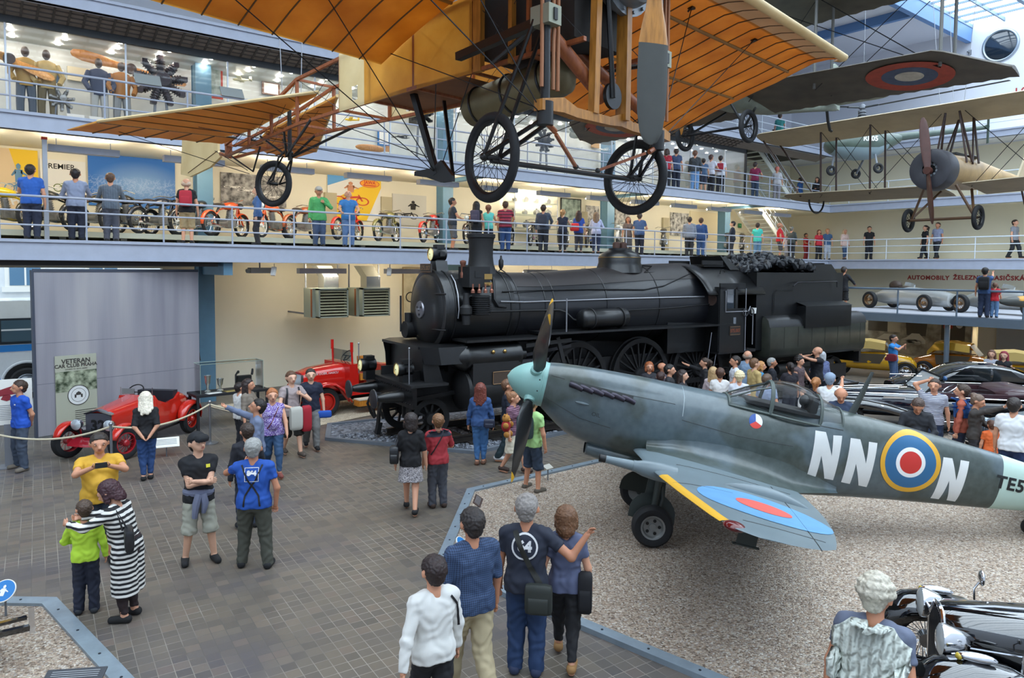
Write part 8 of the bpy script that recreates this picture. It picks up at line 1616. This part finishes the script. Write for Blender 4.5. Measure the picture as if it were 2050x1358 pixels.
 if hk!='none':
  cutf=((0,-.03,.945),(0,-.78,-.62));pr=[Hd((0,.008,.945),(0,.016,.94),.063,.061,1.12,cutf),Hd((0,.03,.915),(0,.03,.90),.05,.045,.9,cutf)]
  if hk=='bald':pr=[Hd((-.03,.03,.915),(.03,.03,.915),.042,.042,1,((0,0,.945),(0,-.5,.87)))]
  if hk[0]=='l':pr+=[Hd((x*.9,.035+.02*math.cos(x*40),.93),(x*1.25,.07-abs(x)*.5,z),.026,.017,1,None)for x,z in((-.052,.80),(-.034,.765),(-.014,.745),(.008,.755),(.028,.74),(.048,.79))]+[Hd((q*.055,.01,.93),(q*.058,-.005,.82),.02,.014,1,None)for q in(-1,1)]
  if hk=='bob':pr+=[Hd((0,.02,.94),(0,.03,.865),.064,.062,.95,cutf)]+[Hd((q*.05,.0,.93),(q*.052,-.01,.87),.022,.022,1,None)for q in(-1,1)]
  if hk=='pony':pr+=[Hd((0,.07,.955),(0,.095,.93),.025,.03,1,None),Hd((0,.095,.93),(0,.09,.83),.028,.014,1,None)]
  if hk=='up':pr+=[Hd((0,.06,.97),(0,.065,.975),.032,.03,1,None)]
  if hk=='curly':pr+=[Hd((.062*cos(a)*cos(b_),.012+.066*sin(a)*cos(b_),.942+.062*sin(b_)),(.064*cos(a)*cos(b_),.012+.068*sin(a)*cos(b_),.944+.064*sin(b_)),.017,.017,1,cutf)for b_ in(0,.5,1.0,1.4)for a in[.5*i for i in range(13)]]
  vs,fs=sdf_mesh(pr,res*.8,.012);put('hair',fold(vs,fs,.0035,3.2),fs,HM).build('hair',None,t,180)
  if hk=='cap':
   CM=cmat(hc,'cap');vs,fs=sdf_mesh([Hd((0,.006,.95),(0,.012,.948),.067,.065,1.12,((0,0,.945),(0,-.25,-.97))),Hd((-.02,-.07,.958),(.02,-.07,.958),.034,.034,1,((0,0,.950),(0,.2,-.98))),],res*.85,.008,());put('cap',vs,fs,CM).build('cap',None,t,180)
 t['_']=0;del t['_']
 return t,t_obj,hands,h
def wrap(t,tops,h,name,m,polys,front,pad=.006,par=None):
 """flat print or strip cast onto the chest (front) or back of the clothing"""
 bv=[]
 for o in tops:me=o.data;bv.append(BVHTree.FromPolygons([v.co for v in me.vertices],[p.vertices for p in me.polygons]))
 s=-1 if front else 1
 def f(x,z):
  best=None
  for q in bv:
   hit=q.ray_cast(V((x*h,s*.8,z*h)),V((0,-s,0)))
   if hit[0]is not None and(best is None or hit[0].y*s>best*s):best=hit[0].y
  return V((x*h,(best if best is not None else s*.1*h)+s*pad,z*h))
 b=MB().use(m);drape(b,polys,f,.03);return b.build(name,None,par or tops[0])
def strip(pts,w):
 out=[]
 for(a,b),(c,d)in zip(pts,pts[1:]):
  n=V((-(d-b),c-a)).normalized()*w/2;out.append([(a+n.x,b+n.y),(c+n.x,d+n.y),(c-n.x,d-n.y),(a-n.x,b-n.y)])
 return out
def bag(t,name,label,cat,at,dim,m,rz=0,strap=None):
 o=thing(name,label,cat,t.matrix_basis@V(at)if False else Matrix.Translation(t.location)@Matrix.Rotation(t.rotation_euler[2],4,'Z')@V(at),t.rotation_euler[2]+rz);x,y,z=dim
 b=MB().use(m);b.loft([superring(q*x/2,y/2*k,-z/2*k,z/2*k,3.5,20)for q,k in((-1,.72),(-.93,.92),(-.6,1),(.6,1),(.93,.92),(1,.72))]);b.build('pouch',None,o)
 b=MB().use(m);b.loft([superring(q*x*.36,y*.22,-z*.3,z*.22,3,14)for q in(-1,1)]);b.v=[(a,c+(y*.42 if rz==0 else 0),e-.04)for a,c,e in b.v];b.build('pocket',None,o)
 if strap:b=MB().use(m);b.tube([V(q)-V(at)for q in strap],.012,6);b.build('strap',None,o)
 return o
P=person
t,o,hd,h=P(868,1113,'gg',-152,1.64,'woman in a white long-sleeved jumper and black trousers walking away in the foreground','short 2a1c1b','long d8d7d2','slim 15151a','vd','w',arm_xyz=((.2,.06,.47),None),skin=0)
wrap(t,[o],h,'bag_strap',mat('black_strap','#16161a',.5),strip([(-.07,.80),(-.115,.74),(-.13,.62)],.012),False)
t,o,hd,h=P(945,1018,'gg',-155,1.8,'man in a dark blue checked shirt and khaki trousers walking away','short 2b2422','half pl:24344f,42587c,52','pants b8a988','dd','w',wid=1.1,skin=2)
t,o,hd,h=P(1055,990,'gg',172,1.8,'grey-haired man in a navy shirt marked 64 with his arm round a woman','short 8d8782','tee 262b3a','pants 243a5e','do','s',wid=1.08,shoe='2c3550',arm_xyz=(None,(-.33,.0,.80)),skin=2)
W64=mat('white_shirt_print','#dcdcdc',.7);vs,fs=text_mesh('64',.1,.006);wrap(t,[o],h,'printed_number',W64,([(-a*.75,b*.75+.735)for a,b,_ in vs],fs),False);wrap(t,[o],h,'printed_ring',W64,ring_poly((0,.735),.062,.072,28),False)
wrap(t,[o],h,'bag_strap',mat('olive_black_webbing','#24241f',.6),strip([(.055,.815),(.02,.73),(-.03,.63),(-.085,.54)],.028),False,.012)
bag(t,'shoulder_bag','olive-black shoulder bag hanging behind the man in the 64 shirt','bag',(-.15,.22,.86),(.26,.1,.3),mat('olive_black_bag','#2b2f2b',.6))
t,o,hd,h=P(1134,1013,'gg',176,1.63,'woman with a brown bob and grey-blue top walking beside the man in the 64 shirt','bob 6b4a31','tee 59607c','slim 16161a','vd','w',shoe='9a7448',wid=.95,skin=1)
bag(t,'folded_jacket','black folded jacket hanging at the hip of the woman with the brown bob','jacket',(-.2,.06,.78),(.14,.16,.42),mat('black_cloth','#15151a',.8))
t,o,hd,h=P(1757,1158,'gg',168,1.74,'grey curly-haired man with a cream knitted jumper over his shoulders','curly b9b2a2','tee 5d6477','pants 4a4f60','vv','s',wid=1.15,lean=8,hy=-12,skin=2)
def knit(tn):
 co=tn.coord();w_=tn.add('ShaderNodeTexWave',Scale=4.5,Distortion=1.2,Detail=1.0,bands_direction='X');w_.inputs['Detail Scale'].default_value=6;tn.link(co,w_.inputs['Vector']);w2=tn.add('ShaderNodeTexWave',Scale=7.0,bands_direction='DIAGONAL',Distortion=5.0);tn.link(co,w2.inputs['Vector']);tn.b.inputs['Base Color'].default_value=lin('#c9cfc6');tn.b.inputs['Roughness'].default_value=.9;tn.bump(tn.math('ADD',w_.outputs[0],tn.math('MULTIPLY',w2.outputs[0],.6)),.9,.03)
KN=mat('cream_cable_knit',fn=knit);KP=[(-.15,.77),(-.06,.845),(.06,.845),(.15,.77),(.145,.60),(.06,.55),(-.01,.505),(-.09,.56),(-.15,.62)]
j=wrap(t,[o],h,'knitted_jumper',KN,[KP],False,.03);md=j.modifiers.new('s','SOLIDIFY');md.thickness=.03;md.offset=0
t,o,hd,h=P(198,868,'gg',2,1.76,'man in a yellow polo shirt photographing with his phone','short 2e251f','tee d3a233','shorts 1f2733','pp','s',wid=1.22,hp=6,arm_xyz=((.05,-.24,.80),(-.05,-.24,.80)),skin=0)
ph=thing('mobile_phone','phone held up by the man in the yellow polo shirt','phone',Matrix.Translation(t.location)@Matrix.Rotation(t.rotation_euler[2],4,'Z')@V((0,-.49,1.44)),t.rotation_euler[2]);b=MB().use(mat('phone_shell','#2a2c30',.25));b.box((0,0,0),(.14,.01,.07));b.build('shell',None,ph);b=MB().use(mat('phone_screen','#3a5262',.1));b.box((0,.006,0),(.13,.002,.062));b.build('screen',None,ph)
P(168,1002,'gg',172,1.32,'boy in a lime green top with his back turned','short 4a392c','long b4d93c','pants 1d2233','fd','s',hy=20,shoe='2a2d33',wid=.95)
t,o,hd,h=P(217,963,'gg',-118,1.62,'woman in a black and white striped dress bending over the boy in lime','bob 3c1f26','dress st:17171b,d8d6d0,18','slim 2a1d1f','uf','s',lean=16,wid=1.12,hp=14,arm_xyz=((.12,-.34,.72),(-.06,-.36,.70)),shoe='141416',skin=1)
bag(t,'shoulder_bag','black shoulder bag on the back of the striped dress','bag',(.2,.12,1.0),(.28,.1,.26),mat('black_bag_leather','#1a1a1d',.4),rz=.5,strap=((.2,.06,1.1),(.17,0,1.34),(.2,.1,1.12)))
t,o,hd,h=P(396,868,'gg',8,1.76,'man in a black cap and black shirt with crossed arms and grey shorts','cap 191a1e','tee 17181d','shorts a3a294','cc','t',hy=22,hp=-8,skin=3,arm_xyz=((-.06,-.14,.67),(.06,-.12,.65)))
b=MB().use(cmat('6d7288'));b.torus((0,.01,.97),(.1,0,1),.17,.035,28,8,.05);b.v=[(x,y*.8,z)for x,y,z in b.v];b.tube([(-.02,-.16,.97),(-.06,-.19,.85),(-.08,-.16,.66)],[.05,.05,.035],8);b.tube([(.03,-.16,.97),(.05,-.19,.85),(.03,-.17,.72)],[.045,.05,.03],8);b.build('tied_jacket',None,t)
wrap(t,[o],h,'chest_badge',mat('yellow_badge','#d8cf3a',.6),[[(.045,.745),(.075,.745),(.075,.77),(.045,.77)]],True)
t,o,hd,h=P(507,878,'gg',168,1.74,'grey-haired man in a royal blue shirt and black braces','short 9a9a96','tee 2050a6','pants 47483f','ps','t',wid=1.15,shoe='17171a',arm_xyz=((.10,-.16,.78),(-.155,-.02,.47)),skin=2)
BR=mat('black_braces','#121216',.6);wrap(t,[o],h,'braces',BR,strip([(.075,.81),(.03,.70),(-.0,.66),(-.05,.58),(-.06,.5)],.013)+strip([(-.075,.81),(-.03,.70),(0,.66),(.05,.58),(.06,.5)],.013),False);vs,fs=text_mesh('864',.045,.004);wrap(t,[o],h,'back_print',W64,([(-a,b+.75)for a,b,_ in vs],fs),False);wrap(t,[o],h,'print_frame',W64,strip([(-.05,.69),(-.05,.79),(.05,.79),(.05,.69),(-.05,.69)],.004),False)
P(494,848,'gg',-160,1.62,'dark-haired person half hidden behind the man with braces','short 3a2c24','coat 23242c','pants 2c3344','dd','s')
t,o,hd,h=P(38,762,'gg',-62,1.76,'young man in a plain royal blue shirt standing at the left edge','short 3a2a20','tee 1c4fb4','pants 3a4454','bb','t',hy=-18,shoe='6b6258',skin=0)
wrap(t,[o],h,'chest_logo',W64,[[(.02,.735),(.05,.735),(.05,.748),(.02,.748)]],True)
P(291,785,'gg',178,1.66,'woman with long white-blonde hair and black top before the red racer','long e0d6c2','half 17171b','slim 24406e','bb','n',shoe='1a1a1c',hp=18,skin=1)
t,o,hd,h=P(513,799,'gg',-88,1.74,'man in a grey-blue jumper stretching up an arm with a phone','short 1f1a18','long 6b7690','pants 2c3040','du','s',hp=-14,arm_xyz=(None,(-.1,-.30,.93)),skin=0)
t,o,hd,h=P(545,779,'gg',8,1.68,'woman in a purple floral top and blue jeans with hair tied up','up a8663c','tank fl:c9c4dc,6a4f9c,60','slim 2d4a6c','wd','w',wid=1.12,shoe='7a4038',skin=1)
wrap(t,[o],h,'bag_strap',mat('dark_red_strap','#5c2430',.6),strip([(.06,.8),(0,.68),(-.07,.56)],.01),True)
t,o,hd,h=P(583,744,'gg',22,1.8,'man in a brown checked shirt carrying a white and a red jacket','short 5a3c28','tee pl:b7a9a6,6d5c60,60','shorts 2a2722','sf','w',shoe='4a4038',skin=3)
wrap(t,[o],h,'rucksack_straps',mat('dark_strap','#24242a',.6),strip([(.07,.815),(.08,.7),(.08,.62)],.022)+strip([(-.07,.815),(-.08,.7),(-.08,.62)],.022),True,.01)
bag(t,'folded_jacket','pale grey jacket over the arm of the man in the checked shirt','jacket',(-.05,-.36,.86),(.26,.14,.5),cmat('b5b3aa'));bag(t,'folded_jacket','red jacket hanging beside the pale grey jacket','jacket',(.2,-.3,.82),(.2,.14,.56),cmat('a01c2a'))
t,o,hd,h=P(622,739,'gg',6,1.77,'young man in a navy shirt and grey trousers beside the red fire engine','short 2e2620','tee 1a2034','pants 6f6e6c','dd','w',skin=3)
bag(t,'folded_jacket','bright blue bundle in the hand of the young man in navy','jacket',(.28,-.08,.76),(.3,.12,.16),cmat('1f4fa8'))
P(497,759,'gg',62,1.66,'woman with long dark hair and taupe jacket by the trophy table','long 2a1c1a','roll 7d7266','pants 2a2a30','fd','s',hy=10)
P(480,766,'gg',120,1.5,'person in a white top behind the woman in the taupe jacket','short 241a18','tee d6d4d0','pants 22242a','dd','s')
t,o,hd,h=P(822,827,'gg',176,1.65,'woman in a black top and short patterned skirt walking towards the locomotive','bob 2a201e','half 16161a','skirt fl:2a2a30,b8b2b4,70','dd','w',hy=20,skin=1,wid=.95)
bag(t,'shoulder_bag','black shoulder bag at the side of the patterned skirt','bag',(.26,.06,.98),(.14,.2,.3),mat('black_bag_leather','#1a1a1d'),strap=((.24,0,1.1),(.17,0,1.32),(.24,.1,1.1)))
t,o,hd,h=P(877,829,'gg',-165,1.58,'boy in a red shirt with dark shoulders and grey trousers','short 7a5638','half a6323a','pants 44464e','df','s',shoe='3a2a22')
wrap(t,[o],h,'shoulder_yoke',cmat('3a3d4a'),[[(-.14,.77),(.14,.77),(.1,.84),(-.1,.84)]],False);wrap(t,[o],h,'bag_strap',mat('black_strap','#16161a'),strip([(-.06,.82),(.02,.7),(.09,.58)],.012),False,.01)
t,o,hd,h=P(962,767,'gg',172,1.68,'woman in a denim jacket and jeans beside the locomotive cylinder','long 6a3226','long 2c4a78','slim 3a6494','dd','n',shoe='6a4a3a')
bag(t,'shoulder_bag','small dark bag at the hip of the woman in the denim jacket','bag',(-.2,.12,.88),(.22,.08,.18),mat('dark_blue_bag','#20263a',.5))
P(1017,760,'gg',95,1.71,'bearded man in a dark shirt walking behind the girl with the teddy bear','short 6a4a34','tee 1d2433','pants 22343a','dd','w',shoe='c8c8c8',wid=1.05)
t,o,hd,h=P(1028,785,'gg',62,1.6,'girl in a plum striped top and cream skirt with sandals','up 8a5e3e','tee st:4a2e40,8a6478,30','longskirt cfc7b2','fd','w',hy=25,shoe='3a2a24',skin=1)
b=thing('teddy_bear','brown teddy bear in a red jumper held by the girl in the plum top','soft toy',Matrix.Translation(t.location)@Matrix.Rotation(t.rotation_euler[2],4,'Z')@V((-.26,.02,.92)),t.rotation_euler[2]);TB=mat('teddy_plush','#a87434',.9,bump=.8,bscale=80)
m=MB().use(TB);m.ell((0,0,.2),(.085,.08,.08),14,10);m.ell((-.06,0,.27),(.03,.02,.03),8,6);m.ell((.06,0,.27),(.03,.02,.03),8,6);m.ell((0,-.07,.18),(.035,.03,.028),8,6);m.build('head',None,b);m=MB().use(mat('teddy_red_jumper','#9a2028',.9));m.ell((0,0,.05),(.1,.09,.12),14,10);m.build('jumper',None,b)
for x,z in((-.1,.08),(.1,.08),(-.07,-.1),(.07,-.1)):m=MB().use(TB);m.ell((x,-.05,z),(.042,.06,.06),10,8);m.build('limb',None,b)
t,o,hd,h=P(1066,792,'gg',140,1.74,'man in a lime shirt and blue-striped shorts half hidden by the propeller','short 4a382c','tee a9d48a','shorts 2c3a4c','dd','t',shoe='5a5248')
bag(t,'rucksack','dark rucksack of the man in the lime shirt behind the propeller','rucksack',(0,.2,1.2),(.3,.16,.42),cmat('2a3a3c'))
CR=[(1300,725,12,1.66,'red-haired woman with an orange scarf looking over the fighter nose','bob 9a5630','long 24242a',1.0),(1326,726,60,1.64,'bald man behind the man with glasses in the crowd','none x','tee 4a4450',1),(1341,730,85,1.75,'dark-haired man with glasses beside the red-haired woman','short 1e1a18','coat 2a2a2e',1),(1323,745,170,1.6,'small dark-haired figure low in front of the red-haired woman','short 3a2420','tee 2a2226',1),(1367,741,80,1.68,'person with long dark wavy hair in a dark top in the crowd','lwave 2c1e1a','long 1f1f24',1.05),(1428,735,175,1.64,'woman with long fair hair and pale checked shirt in the crowd','long b3946a','half pl:c8b8b8,8f8088,60',.95),(1442,737,178,1.68,'boy in a white shirt with maroon rucksack straps','short 4a3024','tee d8d6d4',.95),(1472,713,-75,1.8,'man in a white shirt in profile near the locomotive cab steps','short 2c221e','tee d9dae0',1),(1497,702,170,1.8,'bald man in a grey-blue shirt by the cab steps','bald a08a7a','tee 7d93ac',1.1),(1481,745,172,1.62,'woman with short fair curls and white shirt in the crowd','curly d8c8a0','tee cfd0d8',1.05),(1511,718,120,1.76,'man in a tan jacket in the middle of the crowd','short 6a4a30','coat b59c66',1.1),(1524,724,95,1.62,'fair woman in a turquoise blue top beside the tan jacket','bob b8824c','tee 3a86b4',1),(1546,717,95,1.64,'grey-haired man in a black jacket in the crowd','short 9a9894','coat 22242c',1.15),(1536,749,150,1.7,'man with a camera in a checked blue shirt low in the crowd','short 5a4638','tee pl:8f9cb4,5a6888,60',1),(1582,726,-160,1.6,'woman with a dark ponytail and black shirt in the crowd','pony 241a18','tee 25222a',1),(1601,714,60,1.68,'dark curly-haired woman holding a baby in the crowd','curly 1e1614','tank 5a4a4c',.95),(1645,704,-150,1.64,'white-haired woman in a blue patterned shirt in front of the tender','bob b8bcc0','half fl:2f3a66,7a86b0,70',1.15)]
for x,y,f,hh,lb,hr,tp,wd in CR:P(x,y,'gg',f,hh,lb,hr,tp,'pants 2a2e3a','dd' if f>90 else 'fd','s',wid=wd,skin=x%4)
t,o,hd,h=P(1411,717,'gg',-82,1.68,'woman in a black top pointing at the locomotive with her phone','pony 3a2a20','roll 17171b','pants 1f2230','du','s',arm_xyz=(None,(-.12,-.34,.90)),skin=1)
P(1636,694,'gg',-60,1.84,'tall bald man in black raising an arm in front of the tender','none x','tee 14151c','pants 14151c','um','s',hp=-8,wid=1.1,arm_xyz=((.1,-.3,.86),None),skin=1)
t0=thing('person','baby in white held by the dark curly-haired woman','person',PD(1609,742,16.2),rad(30));t0.location.z=1.0;vs,fs=sdf_mesh([((0,0,.0),(0,0,.14),.09,.08,.9,None,None,None),((0,0,.27),(0,0,.29),.07,.068,1,None,None,None)]+[((q*.07,0,.13),(q*.1,-.1,.06),.03,.025,1,None,None,None)for q in(-1,1)]+[((q*.05,-.02,-.02),(q*.07,-.12,-.12),.04,.03,1,None,None,None)for q in(-1,1)],.014);b=MB().use(SK_ if 'SK_' in globals()else mat('skin_3',SKINS[3],.55));b.add([tuple(v)for v in vs],[tuple(q)for q in fs]);b.build('body',None,t0,180);b=MB().use(cmat('dcdcd8'));b.lathe([(.075,.17),(.1,.1),(.105,0),(.1,-.04)],(0,0,0),(0,0,1),18,False);b.build('baby_suit',None,t0)
P(1634,756,'gg',165,1.58,'woman with a fair ponytail and dark vest behind the cockpit','pony a06a3c','tank 20222e','pants 2a2e3a','dd','s')
P(1662,748,'gg',170,1.76,'man in a grey cap and white shirt photographing the cars','cap 8090a4','tee dadbdc','shorts 3a3a40','pu','s');P(1684,775,'gg',5,1.74,'bald man in a navy suit looking down behind the aerial mast','bald 8a6a58','coat 24324c','pants 24324c','ff','s',hp=30,wid=1.1,skin=2)
P(1838,796,'gg',8,1.7,'man in a charcoal jacket looking down by the convertible','short 4a3a32','coat 24262c','pants 22242a','ff','s',hp=30,wid=1.15,lean=10,skin=2)
P(1871,759,'gg',12,1.8,'man in a navy and white striped shirt with a hand on his head','short 3a281c','tee st:3a4260,d4d4da,32','pants 22304a','dh','s',hy=-20,skin=0);P(1927,770,'gg',-95,1.78,'man in a rust shirt with a blue jumper over his shoulders','short 3c2c22','long a0503c','pants 22283c','dd','s',skin=1)
t=[q for q in COL.objects if q.get('label','').startswith('man in a rust shirt')][0];o=[c for c in t.children if c.name.startswith('shirt')][0];
for fr in(True,False):wrap(t,[o],1.78,'blue_jumper',cmat('1c4a86'),[[(-.15,.76),(-.06,.84),(.06,.84),(.15,.76),(.14,.64),(-.14,.64)]],fr,.015)
P(1955,790,'gg',80,1.64,'woman with tied-up brown hair in a dark cardigan touching the silver car','up 6a5648','long 3a3532','pants 2a2a2e','fu','s',hp=18);P(1985,842,'gg',-150,1.18,'small child in an orange shirt near the silver car','short 5a3a2a','tee d8642c','pants 2a3048','dd','s',arm_xyz=(None,(-.2,-.22,.68)));P(2031,797,'gg',168,1.78,'man in a white shirt and navy trousers at the right edge','short 2a211d','tee dcdcde','pants 22345c','dd','s',wid=1.12)
t,o,hd,h=P(1789,680,'d25.5g',70,1.78,'man in a blue shirt with a red bag photographing the microcars','short 2a1e1a','tee 2f86cf','pants 44597a','pp','s',wid=1.1);t.location.z=0
bag(t,'shoulder_bag','dark red bag at the hip of the man photographing the microcars','bag',(-.24,-.05,1.0),(.16,.34,.26),cmat('7c2430'))
for a in((1986,691,'d22g',-10,1.64,'girl with wavy brown hair and pale top under the deck','long 6a4634','tank b8bcc8','pants 4a6a94'),(2011,689,'d21.5g',-12,1.66,'girl with crimson red hair in black under the deck','long 8c2434','tank 191a1f','pants 191a1f')):t,o,hd,h=P(*a,'dd','s',skin=3);t.location.z=0
P(1690,530,'d29M',150,1.76,'man in black jacket and shorts leaning on the deck railing by the tender','short 2a221f','coat 1a1b22','shorts 1f2024','dr','s',skin=2);t,o,hd,h=P(1973,529,'d25.3M',172,1.74,'man in a blue shirt with black rucksack on the deck','short 1a1614','tee 2f4c78','pants 22304c','du','s');bag(t,'rucksack','black rucksack on the back of the man on the deck','rucksack',(0,.2,1.2),(.32,.16,.46),cmat('15161b'));P(1993,555,'d25.2M',170,1.22,'child in a red shirt standing beside the man on the deck','short 6a4a38','tee c02432','pants 5c7ea6','dd','s')
G1=[(60,318,20.6,165,1.76,'man in a blue shirt with a grey jacket over his shoulder on the lower gallery','short 2a211d','tee 2a5cae','pants 262c40','rd',1.1),(150,320,20.7,178,1.76,'man in a grey hooded top on the lower gallery','short 221c1a','long 8890a6','pants 1f2334','fr',1.08),(220,331,20.7,176,1.72,'man in a dark striped shirt before the blue panel','short 5a4030','roll vs:39424f,7d8894,40','pants 4a4c58','ff',1.05),(373,346,20.55,172,1.72,'man in a black shirt and khaki shorts with a red rucksack','bald d0b49a','tee 17181c','shorts a58f6a','dd',1.05),(515,375,20.6,-88,1.66,'woman in a denim jacket walking left on the lower gallery','long 4a3024','long 3f6090','pants 24242a','dd',.95),(638,366,20.65,5,1.78,'bearded man in a cap and green jacket on the lower gallery','cap b0aaa0','coat 4a9a58','pants 3c4c68','sd',1.08),(697,374,20.5,4,1.74,'bald man in a blue shirt with camera leaning on the railing','none x','tee 3470a8','pants 5f7ba4','rr',1.1),(906,385,20.6,105,1.76,'bearded man in a charcoal shirt left of the locomotive chimney','short 2a201c','tee 2e343e','shorts 55555a','df',1.05),(954,402,20.55,165,1.7,'woman in black behind the locomotive chimney','lwave 1c1614','tank 1c1c20','pants 22252e','rd',1),(978,409,20.6,170,1.62,'woman in a turquoise vest beside the chimney','pony 7a4a34','tank 62c4b8','pants 1f2230','dr',.95),(1012,396,20.55,178,1.78,'man in a maroon shirt with red stripes right of the chimney','short 4a3428','tee st:5a2030,a83448,9','pants 2f4c7c','dr',1.15),(1088,402,20.5,172,1.76,'man in a checked shirt with grey rucksack leaning on the railing','short 3c2c22','long pl:2c3648,56606e,60','pants 22262e','dr',1.12),(1127,415,20.5,165,1.64,'woman with a fair ponytail and navy top','pony a87c4c','tank 22283c','slim 22242c','rr',1),(1159,416,20.5,168,1.64,'woman in a bright blue top with red shoulder bag','long 3a241c','tee 2c4c9c','slim 3a3a42','rd',1),(1194,417,20.55,175,1.64,'woman with long light brown hair and pale blouse','long 80664e','long b4b8d4','slim 24304c','ff',1.05),(1258,424,21.2,5,1.62,'woman with long brown hair facing out above the dome','long 5a3826','tee 5a4e4a','pants 4a4a50','dd',.95),(1281,420,20.6,172,1.74,'man in a slate blue shirt above the dome','short 3c3028','tee 42587e','pants 1f2230','df',1.1),(1381,426,20.6,178,1.74,'man in a pale striped jumper on the lower gallery','short 3c3029','long st:9aa0aa,5c6270,14','pants 2a2a2f','dd',1.15),(1404,427,20.6,175,1.74,'man in a blue jacket beside the striped jumper','short 4c3427','coat 2a4878','pants 3a5888','dd',1.05),(1467,437,20.6,-95,1.7,'woman in dark clothes beside the last motorcycle','short 221a18','long 1f2430','pants 2a2c34','ff',1.1),(1517,443,20.7,172,1.72,'man in a turquoise shirt at the foot of the stairs','short 30231d','tee 3fb9ae','pants 5c80a0','dd',1),(1562,440,20.55,95,1.8,'heavy man in a red polo shirt by the railing','bald a8806a','tee c2222c','shorts 4a4a4c','fd',1.22),(1585,452,20.6,160,1.66,'grey-haired person in dark clothes beside the red polo shirt','short 6a6a62','roll 3a403e','pants 24262c','fd',1.05),(1577,457,20.9,-20,1.3,'child in pale clothes between the red polo and the dark clothes','short 7a4c3c','tee a8a4b4','pants 8a8a94','dd',.95),(1614,463,22.0,60,1.5,'person in red bending at the bottom of the stairs','short 241c1a','tee c8262e','pants 8a2a30','ff',1)]
for x,y,yy,f,hh,lb,hr,tp,bt,ar,wd in G1:P(x,y,'y%sL'%yy,f,hh,lb,hr,tp,bt,ar,'s',wid=wd,skin=x%4,hp=-25 if x==697 else 0)
for x,lb,k in((373,'red and black rucksack on the man in khaki shorts','b32a38'),(1088,'dark grey rucksack on the man in the checked shirt','343844'),(954,'purple-grey rucksack of the woman in black behind the chimney','4a4456'),(1159,'bright red shoulder bag of the woman in blue','d23434')):
 t=[q for q in COL.objects if q.get('category')=='person' and any(q['label']==g[5]for g in G1 if g[0]==x)][0];bag(t,'rucksack' if x!=1159 else 'shoulder_bag',lb,'bag',(0 if x!=1159 else .12,.2,1.18 if x!=1159 else 1.0),(.3,.16,.42)if x!=1159 else(.34,.12,.3),cmat(k))
for x,y,xx,f,hh,lb,hr,tp,bt,lg in((1640,460,37.9,20,1.64,'woman in a red top on the end wall walkway','bob 6a3a28','tee b8283a','pants 1c1d22','s'),(1657,459,38.2,10,1.7,'man in a blue shirt beside the woman in red on the walkway','short a8764c','tee 3c5c84','pants a9b4c4','s'),(1692,455,38.4,40,1.66,'woman in a pale pink jacket on the end wall walkway','long c8ae8c','coat d8bcb4','slim 3c5478','n'),(1741,450,38.4,10,1.74,'man in a black shirt alone on the end wall walkway','short 2a211d','tee 15151a','pants 1c1d26','s'),(1853,451,38.4,-60,1.68,'woman in black striding left on the end wall walkway','pony 2a1c1a','tee 15151a','pants 1d1e26','w'),(1878,441,38.2,-30,1.78,'man in a grey shirt following the woman in black','short 3c2c24','tee 8288a0','pants 1f2028','w'),(2033,435,38.3,60,1.76,'young man in a grey shirt striding at the right end of the walkway','short 34261f','tee 84868e','pants 23252b','w')):P(x,y,'x%sL'%xx,f,hh,lb,hr,tp,bt,'dd',lg,skin=x%4)
for x,y,yy,f,hh,lb,hr,tp,bt,ar in((1392,294,20.6,172,1.78,'man in a charcoal jumper and light jeans on the upper gallery','short 6a4634','long 3e4348','pants 6c96c8','dd'),(1409,313,20.65,178,1.5,'boy in a blue-grey shirt between two taller visitors on the upper gallery','short 2a211f','tee 4c6484','shorts 34384a','dd'),(1424,305,20.7,150,1.74,'man in a white shirt holding papers on the upper gallery','short 4a3028','tee cfd0dc','pants 23252e','ff'),(1443,305,20.6,178,1.74,'man in white with a small red rucksack on the upper gallery','short 2c201c','tee d2d4dc','pants 23242b','dd'),(1354,305,20.65,175,1.74,'man in a blue shirt partly behind the right spoked wheel','short 3a2c26','tee 3c4c6c','pants 22283a','dd'),(1335,308,20.8,170,1.7,'woman in red hidden behind the right spoked wheel','bob 3a241c','tee a82838','pants 24262e','dd'),(1512,332,20.6,165,1.7,'woman in a plum shirt at the railing before the upper stairs','short 2a1c1c','tee 7a1c44','pants 2f4058','dr'),(1556,336,20.7,170,1.68,'person in pale clothes and red cap near the upper stairs','cap b86a5c','half b6b4b8','pants 8a8890','dd')):P(x,y,'y%sU'%yy,f,hh,lb,hr,tp,bt,ar,'s',skin=x%4)
t=[q for q in COL.objects if q.get('label','').startswith('man in white with a small red')][0];bag(t,'rucksack','small red and black rucksack on the man in white','rucksack',(0,.2,1.2),(.28,.14,.36),cmat('9a2434'))
t,o,hd,h=P(1603,328,'y22.5U',-120,1.72,'person in a blue shirt climbing the upper stairs','short 241c1a','tee 2f5c9c','pants 2a3040','dr','s');k=(37.0-t.location.x)/3.8;t.location.z=Z2+max(0,k)*(Z3-Z2)+.03
P(1636,352,'x38.3U',-30,1.66,'dark-haired woman standing by the foot of the upper stairs','long 1c1614','long 24242a','pants 24242a','fd','s');P(1562,219,'y21.4T',168,1.72,'person in teal and grey at the railing of the top gallery','short 3a2c26','tee 3f8f8c','pants 4a5464','dd','s');P(1722,222,'x38.0T',20,1.74,'person photographing from the top walkway beside the rotor mast','short 6a4030','tee 24262e','pants 24262e','pp','s')
